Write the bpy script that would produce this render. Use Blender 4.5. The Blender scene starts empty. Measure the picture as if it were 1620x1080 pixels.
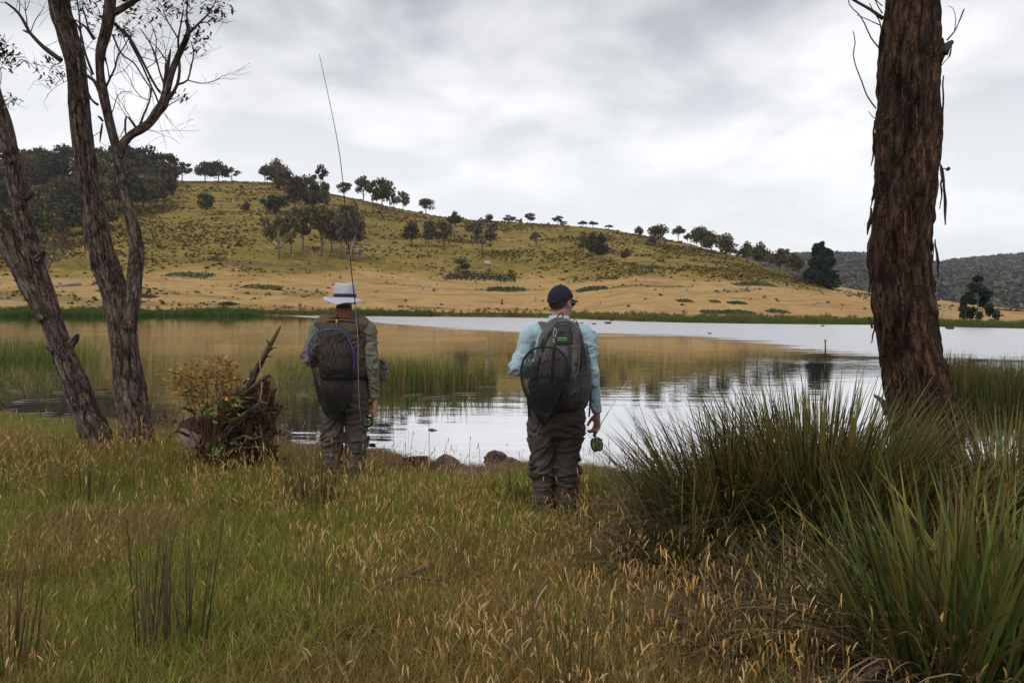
import bpy, math, random
import numpy as np
from mathutils import Vector, Matrix
R = math.radians
rng = np.random.default_rng(7)
random.seed(7)
scene = bpy.context.scene
col = scene.collection

# ---------------------------------------------------------------- camera
FPX, PITCH, ROLL, CAMZ = 1260.0, math.atan(53/1260), R(0.70), 1.75
cam_d = bpy.data.cameras.new('camera'); cam = bpy.data.objects.new('camera', cam_d); col.objects.link(cam)
cam_d.sensor_width = 36; cam_d.lens = 28; cam_d.clip_start = 0.05; cam_d.clip_end = 9000
F_ = Vector((0, math.cos(PITCH), -math.sin(PITCH)))
U0 = Vector((0, math.sin(PITCH), math.cos(PITCH))); R0 = Vector((1, 0, 0))
R_ = R0*math.cos(ROLL) + U0*math.sin(ROLL)
U_ = -R0*math.sin(ROLL) + U0*math.cos(ROLL)
cam.matrix_world = Matrix(((R_.x, U_.x, -F_.x, 0), (R_.y, U_.y, -F_.y, 0), (R_.z, U_.z, -F_.z, CAMZ), (0, 0, 0, 1)))
scene.camera = cam

def P(px, py, D):
    d = F_ + R_*((px-810)/FPX) - U_*((py-540)/FPX)
    t = D/d.y
    return Vector((d.x*t, D, CAMZ + d.z*t))
def Pg(px, py, z=0.0):
    d = F_ + R_*((px-810)/FPX) - U_*((py-540)/FPX)
    t = (z-CAMZ)/d.z
    return Vector((d.x*t, d.y*t, z))
def yh(px): return 487 + 0.0122*(px-810)
def topx(x, y, z):
    v = np.stack([x, y, z-CAMZ], -1)
    f = v@np.array(F_); r = v@np.array(R_); u = v@np.array(U_)
    return 810+FPX*r/f, 540-FPX*u/f

# ---------------------------------------------------------------- world + sun
SUN_EL, SUN_AZ = 52.0, 215.0           # azimuth clockwise from +Y: behind and left of the camera
w = bpy.data.worlds.new('World'); scene.world = w; w.use_nodes = True
nt = w.node_tree; nt.nodes.clear()
def N(nt, t, **kw):
    n = nt.nodes.new(t)
    for k, v in kw.items():
        if k[0] == 'i' and k[1:].isdigit(): n.inputs[int(k[1:])].default_value = v
        else: setattr(n, k, v)
    return n
def L(nt, a, b): nt.links.new(a, b)
def ramp(nt, fac, stops):
    n = nt.nodes.new('ShaderNodeValToRGB'); e = n.color_ramp.elements
    while len(e) < len(stops): e.new(0.5)
    for el, (p, c) in zip(e, stops):
        el.position = p; el.color = (*c, 1) if len(c) == 3 else c
    if fac is not None: L(nt, fac, n.inputs[0])
    return n.outputs[0]
def math_(nt, op, a, b=None, c=None, clamp=False):
    n = nt.nodes.new('ShaderNodeMath'); n.operation = op; n.use_clamp = clamp
    for i, v in enumerate((a, b, c)):
        if v is None: continue
        if isinstance(v, (int, float)): n.inputs[i].default_value = v
        else: L(nt, v, n.inputs[i])
    return n.outputs[0]
def mixc(nt, fac, a, b, blend='MIX'):
    n = nt.nodes.new('ShaderNodeMix'); n.data_type = 'RGBA'; n.blend_type = blend
    for s, v in ((n.inputs[0], fac), (n.inputs[6], a), (n.inputs[7], b)):
        if isinstance(v, (int, float)): s.default_value = v
        elif isinstance(v, tuple): s.default_value = (*v, 1) if len(v) == 3 else v
        else: L(nt, v, s)
    return n.outputs[2]
sky = N(nt, 'ShaderNodeTexSky', sky_type='NISHITA', sun_disc=False, sun_elevation=R(SUN_EL), sun_rotation=R(SUN_AZ))
tc = N(nt, 'ShaderNodeTexCoord'); sx = N(nt, 'ShaderNodeSeparateXYZ'); L(nt, tc.outputs['Generated'], sx.inputs[0])
zz = math_(nt, 'MAXIMUM', sx.outputs[2], 0.0)
zd = math_(nt, 'ADD', zz, 0.26)
cx = math_(nt, 'DIVIDE', sx.outputs[0], zd); cy = math_(nt, 'DIVIDE', sx.outputs[1], zd)
cb = N(nt, 'ShaderNodeCombineXYZ'); L(nt, cx, cb.inputs[0]); L(nt, cy, cb.inputs[1])
n1 = N(nt, 'ShaderNodeTexNoise'); L(nt, cb.outputs[0], n1.inputs['Vector'])
n1.inputs['Scale'].default_value = 2.0; n1.inputs['Detail'].default_value = 7; n1.inputs['Roughness'].default_value = 0.52; n1.inputs['Distortion'].default_value = 0.25
mp = N(nt, 'ShaderNodeMapping'); mp.inputs['Location'].default_value = (4.3, 1.7, 0.4); mp.inputs['Scale'].default_value = (0.5, 0.8, 1); L(nt, cb.outputs[0], mp.inputs[0])
n2 = N(nt, 'ShaderNodeTexNoise'); L(nt, mp.outputs[0], n2.inputs['Vector'])
n2.inputs['Scale'].default_value = 1.0; n2.inputs['Detail'].default_value = 4
cl = math_(nt, 'ADD', math_(nt, 'MULTIPLY', n1.outputs[0], 0.6), math_(nt, 'MULTIPLY', n2.outputs[0], 0.4))
cl = ramp(nt, cl, [(0.43, (0, 0, 0)), (0.50, (.55, .55, .55)), (0.57, (1, 1, 1))])
hor = ramp(nt, zz, [(0.0, (8.7, 8.8, 9.1)), (0.10, (9.9, 9.95, 10.05)), (0.20, (10.1, 10.1, 10.2)), (0.38, (7.9, 7.95, 8.2)), (1.0, (8.6, 8.7, 9.0))])
dark = ramp(nt, zz, [(0.0, (0.95, 0.955, 0.965)), (0.13, (0.90, 0.905, 0.92)), (0.22, (0.76, 0.77, 0.79)), (0.34, (0.55, 0.56, 0.585)), (1.0, (0.66, 0.67, 0.69))])
cloud = mixc(nt, 1.0, hor, mixc(nt, cl, dark, (1.06, 1.06, 1.055)), 'MULTIPLY')
skyc = mixc(nt, 0.93, sky.outputs[0], cloud)
bg = N(nt, 'ShaderNodeBackground'); bg.inputs[1].default_value = 0.1; L(nt, skyc, bg.inputs[0])
out = N(nt, 'ShaderNodeOutputWorld'); L(nt, bg.outputs[0], out.inputs[0])

sd = bpy.data.lights.new('sun', 'SUN'); sd.energy = 1.3; sd.angle = R(14); sd.color = (1.0, 0.96, 0.9)
sun = bpy.data.objects.new('sun', sd); col.objects.link(sun)
sdir = Vector((math.sin(R(SUN_AZ))*math.cos(R(SUN_EL)), math.cos(R(SUN_AZ))*math.cos(R(SUN_EL)), math.sin(R(SUN_EL))))
sun.rotation_euler = sdir.to_track_quat('Z', 'Y').to_euler()
sun.location = (-20, -20, 40)
vs = scene.view_settings; vs.view_transform = 'Standard'; vs.look = 'None'; vs.exposure = 0.20; vs.gamma = 1
scene.cycles.max_bounces = 5; scene.cycles.diffuse_bounces = 2; scene.cycles.glossy_bounces = 2
scene.cycles.transmission_bounces = 3; scene.cycles.transparent_max_bounces = 8
scene.cycles.caustics_reflective = False; scene.cycles.caustics_refractive = False

# ---------------------------------------------------------------- numpy noise
def _h(ix, iy, iz, s):
    n = (ix*374761393 + iy*668265263 + iz*1274126177 + s*974711) & 0xFFFFFFFF
    n = ((n ^ (n >> 13))*1103515245) & 0xFFFFFFFF
    n = ((n ^ (n >> 16))*2654435761) & 0xFFFFFFFF
    return ((n ^ (n >> 15)) & 0xFFFFFF)/float(0xFFFFFF)
def vn(Pt, s=0):
    Pt = np.asarray(Pt, float); i = np.floor(Pt).astype(np.int64); f = Pt-i; f = f*f*(3-2*f)
    x, y, z = i[..., 0], i[..., 1], i[..., 2]; u, v, w_ = f[..., 0], f[..., 1], f[..., 2]
    def c(a, b, d): return _h(x+a, y+b, z+d, s)
    return (((c(0,0,0)*(1-u)+c(1,0,0)*u)*(1-v)+(c(0,1,0)*(1-u)+c(1,1,0)*u)*v)*(1-w_)
            + ((c(0,0,1)*(1-u)+c(1,0,1)*u)*(1-v)+(c(0,1,1)*(1-u)+c(1,1,1)*u)*v)*w_)
def fbm(Pt, o=4, s=0):
    Pt = np.asarray(Pt, float); a = 0; amp = .5; t = 0
    for k in range(o):
        a = a+amp*vn(Pt*(2**k), s+k*17); t += amp; amp *= .5
    return a/t
def fb2(x, y, sc, o=4, s=0):
    return fbm(np.stack([x*sc, y*sc, np.zeros_like(x)+.5], -1), o, s)
def sm(a, b, x):
    t = np.clip((x-a)/(b-a), 0, 1); return t*t*(3-2*t)

# ---------------------------------------------------------------- mesh helpers
class MB:
    def __init__(s): s.V = []; s.Q = []; s.T = []; s.C = []; s.QM = []; s.TM = []; s.A = []; s.n = 0
    def add(s, V, Q=None, T=None, col=None, mat=0, att=None):
        V = np.asarray(V, float).reshape(-1, 3); s.V.append(V)
        if Q is not None and len(Q): Q = np.asarray(Q, np.int64).reshape(-1, 4)+s.n; s.Q.append(Q); s.QM.append(np.full(len(Q), mat))
        if T is not None and len(T): T = np.asarray(T, np.int64).reshape(-1, 3)+s.n; s.T.append(T); s.TM.append(np.full(len(T), mat))
        c = np.ones((len(V), 3)) if col is None else np.broadcast_to(np.asarray(col, float), (len(V), 3)); s.C.append(c)
        s.A.append(V if att is None else att)
        s.n += len(V); return s
    def mesh(s, name, mats, smooth=True):
        V = np.concatenate(s.V); Q = np.concatenate(s.Q) if s.Q else np.zeros((0, 4), int); T = np.concatenate(s.T) if s.T else np.zeros((0, 3), int)
        me = bpy.data.meshes.new(name)
        me.vertices.add(len(V)); me.vertices.foreach_set('co', V.ravel().astype(np.float32))
        idx = np.concatenate([Q.ravel(), T.ravel()]); me.loops.add(len(idx)); me.loops.foreach_set('vertex_index', idx.astype(np.int32))
        st = np.concatenate([np.arange(len(Q))*4, len(Q)*4+np.arange(len(T))*3]); me.polygons.add(len(st)); me.polygons.foreach_set('loop_start', st.astype(np.int32))
        mi = np.concatenate(s.QM+s.TM) if (s.QM or s.TM) else np.zeros(0)
        if mi.any(): me.polygons.foreach_set('material_index', mi.astype(np.int32))
        me.polygons.foreach_set('use_smooth', np.full(len(st), smooth))
        me.update(calc_edges=True)
        a = me.color_attributes.new('col', 'FLOAT_COLOR', 'POINT'); C4 = np.ones((len(V), 4), np.float32); C4[:, :3] = np.concatenate(s.C); a.data.foreach_set('color', C4.ravel())
        b = me.attributes.new('bk', 'FLOAT_VECTOR', 'POINT'); b.data.foreach_set('vector', np.concatenate(s.A).astype(np.float32).ravel())
        for m in (mats if isinstance(mats, (list, tuple)) else [mats]): me.materials.append(m)
        return me
    def build(s, name, mats, parent=None, smooth=True, **kw):
        return ob(name, s.mesh(name, mats, smooth), parent, **kw)
def ob(name, data, parent=None, label=None, cat=None, group=None, kind=None, loc=None):
    o = bpy.data.objects.new(name, data); col.objects.link(o)
    if parent is not None: o.parent = parent
    if loc is not None: o.location = loc
    return tag(o, label, cat, group, kind)
def tag(o, label=None, cat=None, group=None, kind=None):
    for k, v in (('label', label), ('category', cat), ('group', group), ('kind', kind)):
        if v: o[k] = v
    return o
def thing(name, loc, label, cat, group=None, rz=0):
    o = bpy.data.objects.new(name, None); col.objects.link(o); o.location = loc; o.rotation_euler = (0, 0, rz); o.empty_display_size = .2
    return tag(o, label, cat, group)

def resample(pts, step):
    """Catmull-Rom through rows of pts (any number of columns), about STEP apart in the first three."""
    pts = np.asarray(pts, float); p = np.vstack([2*pts[0]-pts[1], pts, 2*pts[-1]-pts[-2]]); o = []
    for i in range(1, len(p)-2):
        n = max(2, int(np.linalg.norm((p[i+1]-p[i])[:3])/step)); t = np.linspace(0, 1, n, endpoint=False)[:, None]
        a, b, c, d = p[i-1], p[i], p[i+1], p[i+2]
        o.append(.5*((2*b)+(-a+c)*t+(2*a-5*b+4*c-d)*t*t+(-a+3*b-3*c+d)*t**3))
    o.append(pts[-1:]); return np.vstack(o)
def tube(path, rx, ry=None, n=12, side=(1, 0, 0), cap=True, disp=None, sq=2.0):
    """rings along path; rx across SIDE, ry across the other way. returns V,Q,T,att"""
    path = np.asarray(path, float); m = len(path)
    rx = np.broadcast_to(np.asarray(rx, float), (m,)); ry = rx if ry is None else np.broadcast_to(np.asarray(ry, float), (m,))
    t = np.gradient(path, axis=0); t /= np.linalg.norm(t, axis=1)[:, None]+1e-12
    sd_ = np.broadcast_to(np.asarray(side, float), (m, 3)); a = sd_-t*(sd_*t).sum(1)[:, None]
    bad = np.linalg.norm(a, axis=1) < .05
    if bad.any(): a[bad] = np.cross(t[bad], [0.1, 1, .2])
    a /= np.linalg.norm(a, axis=1)[:, None]; b = np.cross(t, a)
    th = np.arange(n)*2*math.pi/n; c, s_ = np.cos(th), np.sin(th)
    if sq != 2.0:
        c = np.sign(c)*np.abs(c)**(2/sq); s_ = np.sign(s_)*np.abs(s_)**(2/sq)
    ox = c[None, :]*rx[:, None]; oy = s_[None, :]*ry[:, None]
    s_arc = np.concatenate([[0], np.cumsum(np.linalg.norm(np.diff(path, axis=0), axis=1))])
    att = np.stack([ox, oy, np.broadcast_to(s_arc[:, None], ox.shape)], -1)
    if disp is not None:
        d = disp(att, th); k = 1+d/np.maximum(np.hypot(ox, oy), 1e-4); ox = ox*k; oy = oy*k
    V = path[:, None, :]+a[:, None, :]*ox[..., None]+b[:, None, :]*oy[..., None]
    i = np.arange(m-1)[:, None]*n; j = np.arange(n)[None, :]; j2 = (j+1) % n
    Q = np.stack([i+j, i+j2, i+n+j2, i+n+j], -1).reshape(-1, 4)
    V = V.reshape(-1, 3); att = att.reshape(-1, 3); T = []
    if cap:
        k = len(V); V = np.vstack([V, path[0], path[-1]]); att = np.vstack([att, [0, 0, s_arc[0]], [0, 0, s_arc[-1]]])
        T = [(k, (q+1) % n, q) for q in range(n)]+[(k+1, (m-1)*n+q, (m-1)*n+(q+1) % n) for q in range(n)]
    return V, Q, T, att
def add_tube(mb, pts, r, n=6, col=None, mat=0, step=None, ry=None, side=(1, 0, 0), cap=True):
    pts = np.asarray(pts, float); r = np.broadcast_to(np.asarray(r, float), (len(pts),))
    if step: q = resample(np.column_stack([pts, r]), step); pts, r = q[:, :3], np.maximum(q[:, 3], 1e-4)
    V, Q, T, A = tube(pts, r, ry, n, side, cap); mb.add(V, Q, T, col, mat, A); return mb
def box(c, s, rz=0):
    x, y, z = [v/2 for v in s]
    V = np.array([(-x,-y,-z),(x,-y,-z),(x,y,-z),(-x,y,-z),(-x,-y,z),(x,-y,z),(x,y,z),(-x,y,z)])
    ca, sa = math.cos(rz), math.sin(rz); V = V@np.array([[ca, sa, 0], [-sa, ca, 0], [0, 0, 1]])+np.array(c)
    return V, [(0,3,2,1),(4,5,6,7),(0,1,5,4),(1,2,6,5),(2,3,7,6),(3,0,4,7)]
def ellips(c, r, nu=20, nv=12, disp=None, rot=None, sq=1.0):
    th = np.linspace(0, 2*math.pi, nu, endpoint=False); ph = np.linspace(0, math.pi, nv+2)[1:-1]
    d = np.stack([np.sin(ph)[:, None]*np.cos(th), np.sin(ph)[:, None]*np.sin(th), np.cos(ph)[:, None]+0*th], -1).reshape(-1, 3)
    d = np.vstack([d, [0, 0, 1], [0, 0, -1]])
    if sq != 1.0: d = np.sign(d)*np.abs(d)**sq
    V = d*np.array(r)
    if disp is not None: V = V*(1+disp(d))[:, None]
    if rot is not None: V = V@np.array(rot).T
    V = V+np.array(c); Q = []; T = []
    for i in range(nv-1):
        for j in range(nu):
            Q.append((i*nu+j, (i+1)*nu+j, (i+1)*nu+(j+1) % nu, i*nu+(j+1) % nu))
    k = nu*nv
    for j in range(nu):
        T.append((k, j, (j+1) % nu)); T.append((k+1, (nv-1)*nu+(j+1) % nu, (nv-1)*nu+j))
    return V, Q, T
def blades(base, az, tilt, bend, length, width, colr, nseg=4, tipcol=None, twist=None, pts=False):
    """N grass blades as tapering strips. colr (N,3)."""
    base = np.asarray(base, float); n = len(base); k = np.arange(nseg+1)/nseg
    az, tilt, bend, length, width = [np.broadcast_to(np.asarray(v, float), (n,)) for v in (az, tilt, bend, length, width)]
    a = tilt[:, None]+bend[:, None]*(k[None, :]**1.3)
    ds = length[:, None]/nseg; h = np.zeros((n, nseg+1)); z = np.zeros((n, nseg+1))
    am = (a[:, 1:]+a[:, :-1])/2; h[:, 1:] = np.cumsum(np.sin(am)*ds, 1); z[:, 1:] = np.cumsum(np.cos(am)*ds, 1)
    dx, dy = np.cos(az), np.sin(az)
    C = np.stack([base[:, 0, None]+dx[:, None]*h, base[:, 1, None]+dy[:, None]*h, base[:, 2, None]+z], -1)
    tw = (rng.random(n)*3.14 if twist is None else twist); wx = np.cos(az+math.pi/2+tw*0.6-.9); wy = np.sin(az+math.pi/2+tw*0.6-.9)
    W = np.stack([wx, wy, 0*wx], -1)[:, None, :]
    wd = width[:, None]*np.where(k < .75, 1-.3*k, np.maximum(.04, (1-k)/.25*.775))[None, :]/2
    V = np.stack([C-W*wd[..., None], C+W*wd[..., None]], 2).reshape(-1, 3)
    o = (np.arange(n)*(nseg+1)*2)[:, None]+np.arange(nseg)[None, :]*2
    Q = np.stack([o, o+1, o+3, o+2], -1).reshape(-1, 4)
    cc = np.asarray(colr, float); cc = np.broadcast_to(cc, (n, 3))[:, None, :]
    if tipcol is not None:
        tcl = np.broadcast_to(np.asarray(tipcol, float), (n, 3))[:, None, :]; kk = (k**2)[None, :, None]; cc = cc*(1-kk)+tcl*kk
    cc = np.broadcast_to(cc, (n, nseg+1, 3)); cc = np.repeat(cc[:, :, None, :], 2, 2).reshape(-1, 3)
    if pts: return V, Q, cc, C
    return V, Q, cc
def pick(cols, n, p=None, var=.18):
    cols = np.asarray(cols, float); i = rng.choice(len(cols), n, p=p)
    return cols[i]*(1+(rng.random((n, 1))-.5)*2*var)

# ---------------------------------------------------------------- materials
def newmat(name):
    m = bpy.data.materials.new(name); m.use_nodes = True; nt = m.node_tree; nt.nodes.clear()
    o = N(nt, 'ShaderNodeOutputMaterial'); b = N(nt, 'ShaderNodeBsdfPrincipled'); L(nt, b.outputs[0], o.inputs[0]); return m, nt, b, o
def tex(nt, scale, detail=4, rough=.55, vec=None, kind='ShaderNodeTexNoise', dist=0):
    t = N(nt, kind); t.inputs['Scale'].default_value = scale
    if 'Detail' in t.inputs: t.inputs['Detail'].default_value = detail
    if kind == 'ShaderNodeTexNoise': t.inputs['Roughness'].default_value = rough; t.inputs['Distortion'].default_value = dist
    if vec is not None: L(nt, vec, t.inputs['Vector'])
    return t
def bump(nt, b, h, dist, strength=1.0):
    n = N(nt, 'ShaderNodeBump'); n.inputs['Distance'].default_value = dist; n.inputs['Strength'].default_value = strength
    L(nt, h, n.inputs['Height']); L(nt, n.outputs[0], b.inputs['Normal']); return n
def plain(name, c, rough=.7, var=.2, scale=20, metal=0, bdist=0, bscale=200, spec=.4):
    m, nt, b, o = newmat(name); tcn = N(nt, 'ShaderNodeTexCoord'); t = tex(nt, scale, 5, .6, tcn.outputs['Object'])
    c = np.array(c); L(nt, ramp(nt, t.outputs[0], [(.3, tuple(c*(1-var))), (.7, tuple(np.minimum(c*(1+var), 1)))]), b.inputs['Base Color'])
    b.inputs['Roughness'].default_value = rough; b.inputs['Metallic'].default_value = metal; b.inputs['Specular IOR Level'].default_value = spec
    if bdist: bump(nt, b, tex(nt, bscale, 3, .6, tcn.outputs['Object']).outputs[0], bdist)
    return m
def leafmat(name, trans=.35, rough=.55, rnd=.3, spec=.25, hue=(1, 1, 1)):
    m, nt, b, o = newmat(name); a = N(nt, 'ShaderNodeAttribute', attribute_name='col')
    oi = N(nt, 'ShaderNodeObjectInfo'); f = math_(nt, 'MULTIPLY_ADD', oi.outputs['Random'], 2*rnd, 1-rnd)
    c = mixc(nt, 1.0, a.outputs['Color'], f, 'MULTIPLY'); c = mixc(nt, 1.0, c, hue, 'MULTIPLY')
    L(nt, c, b.inputs['Base Color']); b.inputs['Roughness'].default_value = rough; b.inputs['Specular IOR Level'].default_value = spec
    if trans:
        tr = N(nt, 'ShaderNodeBsdfTranslucent'); L(nt, c, tr.inputs[0]); mx = N(nt, 'ShaderNodeMixShader'); mx.inputs[0].default_value = trans
        L(nt, b.outputs[0], mx.inputs[1]); L(nt, tr.outputs[0], mx.inputs[2]); L(nt, mx.outputs[0], o.inputs[0])
    return m
def barkmat(name, c1, c2, c3, fib=26, stretch=.09, bd=.012, patch=1.6):
    m, nt, b, o = newmat(name); a = N(nt, 'ShaderNodeAttribute', attribute_name='bk')
    wp = tex(nt, 5, 3, .5, a.outputs['Vector']); vm = N(nt, 'ShaderNodeVectorMath', operation='MULTIPLY_ADD'); L(nt, wp.outputs['Color'], vm.inputs[0]); vm.inputs[1].default_value = (.05, .05, .0); L(nt, a.outputs['Vector'], vm.inputs[2])
    mp = N(nt, 'ShaderNodeMapping'); L(nt, vm.outputs[0], mp.inputs[0]); mp.inputs['Scale'].default_value = (1, 1, stretch)
    f = tex(nt, fib, 8, .7, mp.outputs[0], dist=.6); f2 = tex(nt, fib*3.2, 5, .65, mp.outputs[0], dist=.3)
    vo = N(nt, 'ShaderNodeTexVoronoi', feature='DISTANCE_TO_EDGE'); vo.inputs['Scale'].default_value = fib*1.1; mpv = N(nt, 'ShaderNodeMapping'); L(nt, vm.outputs[0], mpv.inputs[0]); mpv.inputs['Scale'].default_value = (1, 1, stretch*.55); L(nt, mpv.outputs[0], vo.inputs['Vector'])
    crk = ramp(nt, vo.outputs['Distance'], [(.0, (0, 0, 0)), (.16, (1, 1, 1))])
    mp2 = N(nt, 'ShaderNodeMapping'); L(nt, a.outputs['Vector'], mp2.inputs[0]); mp2.inputs['Scale'].default_value = (1, 1, .35)
    pt = tex(nt, patch*4, 6, .65, mp2.outputs[0]); pt2 = tex(nt, patch*11, 4, .6, mp2.outputs[0])
    base = ramp(nt, f.outputs[0], [(.34, tuple(np.array(c1)*.3)), (.47, c1), (.58, c2), (.72, tuple(np.array(c2)*1.9))])
    vp = N(nt, 'ShaderNodeTexVoronoi', feature='DISTANCE_TO_EDGE'); vp.inputs['Scale'].default_value = fib*.42; w2 = tex(nt, 14, 4, .7, a.outputs['Vector']); vm2 = N(nt, 'ShaderNodeVectorMath', operation='MULTIPLY_ADD'); L(nt, w2.outputs['Color'], vm2.inputs[0]); vm2.inputs[1].default_value = (.09, .09, .22); L(nt, a.outputs['Vector'], vm2.inputs[2])
    mpp = N(nt, 'ShaderNodeMapping'); L(nt, vm2.outputs[0], mpp.inputs[0]); mpp.inputs['Scale'].default_value = (1, 1, .22); L(nt, mpp.outputs[0], vp.inputs['Vector']); plc = ramp(nt, vp.outputs['Distance'], [(.0, (.12, .11, .10)), (.05, (.6, .58, .56)), (.14, (1, 1, 1))])
    pm = ramp(nt, pt.outputs[0], [(.50, (0, 0, 0)), (.62, (1, 1, 1))])
    c = mixc(nt, math_(nt, 'MULTIPLY', pm, .75), base, mixc(nt, ramp(nt, f2.outputs[0], [(.35, (0, 0, 0)), (.65, (1, 1, 1))]), tuple(np.array(c3)*.45), tuple(np.array(c3)*1.15)))
    c = mixc(nt, 1.0, c, ramp(nt, f2.outputs[0], [(.35, (.62, .6, .58)), (.65, (1.3, 1.3, 1.3))]), 'MULTIPLY')
    c = mixc(nt, 1.0, c, ramp(nt, pt2.outputs[0], [(.35, (.65, .63, .62)), (.65, (1.25, 1.25, 1.25))]), 'MULTIPLY')
    c = mixc(nt, .38, c, mixc(nt, 1.0, c, crk, 'MULTIPLY'))
    c = mixc(nt, .8, c, mixc(nt, 1.0, c, plc, 'MULTIPLY'))
    at = N(nt, 'ShaderNodeAttribute', attribute_name='col'); c = mixc(nt, 1.0, c, at.outputs['Color'], 'MULTIPLY')
    L(nt, c, b.inputs['Base Color']); b.inputs['Roughness'].default_value = .9; b.inputs['Specular IOR Level'].default_value = .2
    h = math_(nt, 'ADD', math_(nt, 'ADD', f.outputs[0], math_(nt, 'MULTIPLY', f2.outputs[0], .5)), math_(nt, 'MULTIPLY', plc, .5)); bump(nt, b, h, bd)
    return m
M = {}
M['leaf'] = leafmat('grass_blade', .35, .6, .28)
M['leafdark'] = leafmat('sedge_blade', .3, .5, .1, .18)
M['gum'] = leafmat('gum_leaf', .2, .55, .15)
M['far'] = leafmat('far_foliage', .12, .8, .22, .1)
M['bark_r'] = barkmat('stringy_bark_red', (.062, .036, .025), (.112, .066, .045), (.23, .118, .068), 26, .15, .03)
M['bark_l'] = barkmat('stringy_bark_grey', (.15, .112, .096), (.27, .215, .185), (.33, .215, .16), 36, .16, .022)
M['bark_s'] = barkmat('smooth_bark', (.13, .085, .065), (.22, .155, .125), (.30, .19, .135), 18, .12, .005)
M['dead'] = barkmat('dead_wood', (.13, .09, .065), (.26, .19, .14), (.30, .20, .13), 30, .1, .01)
M['fartrunk'] = plain('far_trunk', (.15, .13, .12), .9, .3, 3)
M['twig'] = plain('twig', (.055, .042, .036), .85, .3, 8)
M['silver'] = plain('silver_wood', (.33, .31, .30), .85, .35, 3)
# ================================================================= SETTING
# ---- near ground
SH = np.array([(-60, 24), (-20, 16), (-10, 13.2), (-6.6, 11.9), (-4.7, 10.9), (-2.9, 10.1), (-1.5, 9.25), (-.76, 8.8), (.1, 8.75), (1, 8.55), (1.8, 8.2), (3, 8.3), (4.85, 8.1), (7, 8.8), (20, 12), (60, 20)], float)
def shore(x): return np.interp(x, SH[:, 0], SH[:, 1])+.12*np.sin(x*3.1)+.07*np.sin(x*7.7+1)
def gz(x, y):
    x = np.asarray(x, float); y = np.asarray(y, float); d = shore(x)-y
    z = np.where(d > 0, .10*(1-np.exp(-d*2.2))+.055*sm(.3, 3, d)+.018*np.clip(d-2, 0, 14), np.maximum(.22*d, -1.4))
    z = z+.14*np.exp(-((x-3.15)**2/1.6+(y-6.0)**2/2.2))+.12*np.exp(-((x+4.1)**2/2.5+(y-8.0)**2/1.5))
    z = z+(fb2(x, y, .9, 4, 3)-.5)*.10*sm(-.2, 1.2, d)
    return z
def grid(xs, ys, zf):
    X, Y = np.meshgrid(xs, ys); Z = zf(X, Y); n = len(xs); m = len(ys)
    i = (np.arange(m-1)*n)[:, None]+np.arange(n-1)[None, :]
    return np.stack([X, Y, Z], -1).reshape(-1, 3), np.stack([i, i+1, i+n+1, i+n], -1).reshape(-1, 4)
m, nt, b, o = newmat('meadow_soil'); tcn = N(nt, 'ShaderNodeTexCoord')
t1 = tex(nt, 1.1, 6, .6, tcn.outputs['Object']); t2 = tex(nt, 45, 6, .7, tcn.outputs['Object'])
c = mixc(nt, ramp(nt, t1.outputs[0], [(.4, (0, 0, 0)), (.6, (1, 1, 1))]), (.055, .055, .018), (.115, .085, .036))
c = mixc(nt, 1.0, c, ramp(nt, t2.outputs[0], [(.3, (.45, .42, .38)), (.7, (1.35, 1.3, 1.2))]), 'MULTIPLY')
L(nt, c, b.inputs['Base Color']); b.inputs['Roughness'].default_value = .95; bump(nt, b, t2.outputs[0], .03); M['soil'] = m
xs = np.concatenate([np.linspace(-60, -9, 40, endpoint=False), np.linspace(-9, 9, 260, endpoint=False), np.linspace(9, 60, 41)])
ys = np.concatenate([np.linspace(-40, 1.5, 30, endpoint=False), np.linspace(1.5, 13, 170, endpoint=False), np.linspace(13, 45, 33)])
V, Q = grid(xs, ys, gz); mb = MB(); mb.add(V, Q); mb.build('ground', M['soil'], kind='structure')
# the sheet under everything, out to the horizon
m, nt, b, o = newmat('open_country'); tcn = N(nt, 'ShaderNodeTexCoord'); t1 = tex(nt, .02, 6, .6, tcn.outputs['Object'])
L(nt, ramp(nt, t1.outputs[0], [(.35, (.06, .06, .02)), (.65, (.16, .11, .04))]), b.inputs['Base Color']); b.inputs['Roughness'].default_value = .95; M['country'] = m
def ringgrid(rs, n, zf):
    th = np.linspace(0, 2*math.pi, n, endpoint=False); X = rs[:, None]*np.cos(th); Y = rs[:, None]*np.sin(th); Z = zf(X, Y)
    i = (np.arange(len(rs)-1)*n)[:, None]; j = np.arange(n)[None, :]; j2 = (j+1) % n
    return np.stack([X, Y, Z], -1).reshape(-1, 3), np.stack([i+j, i+j2, i+n+j2, i+n+j], -1).reshape(-1, 4)
V, Q = ringgrid(np.array([.01, 30, 120, 600, 3000, 6500]), 64, lambda x, y: np.zeros_like(x)-1.6); mb = MB(); mb.add(V, Q[:, ::-1]); mb.build('terrain', M['country'], kind='structure')

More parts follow.
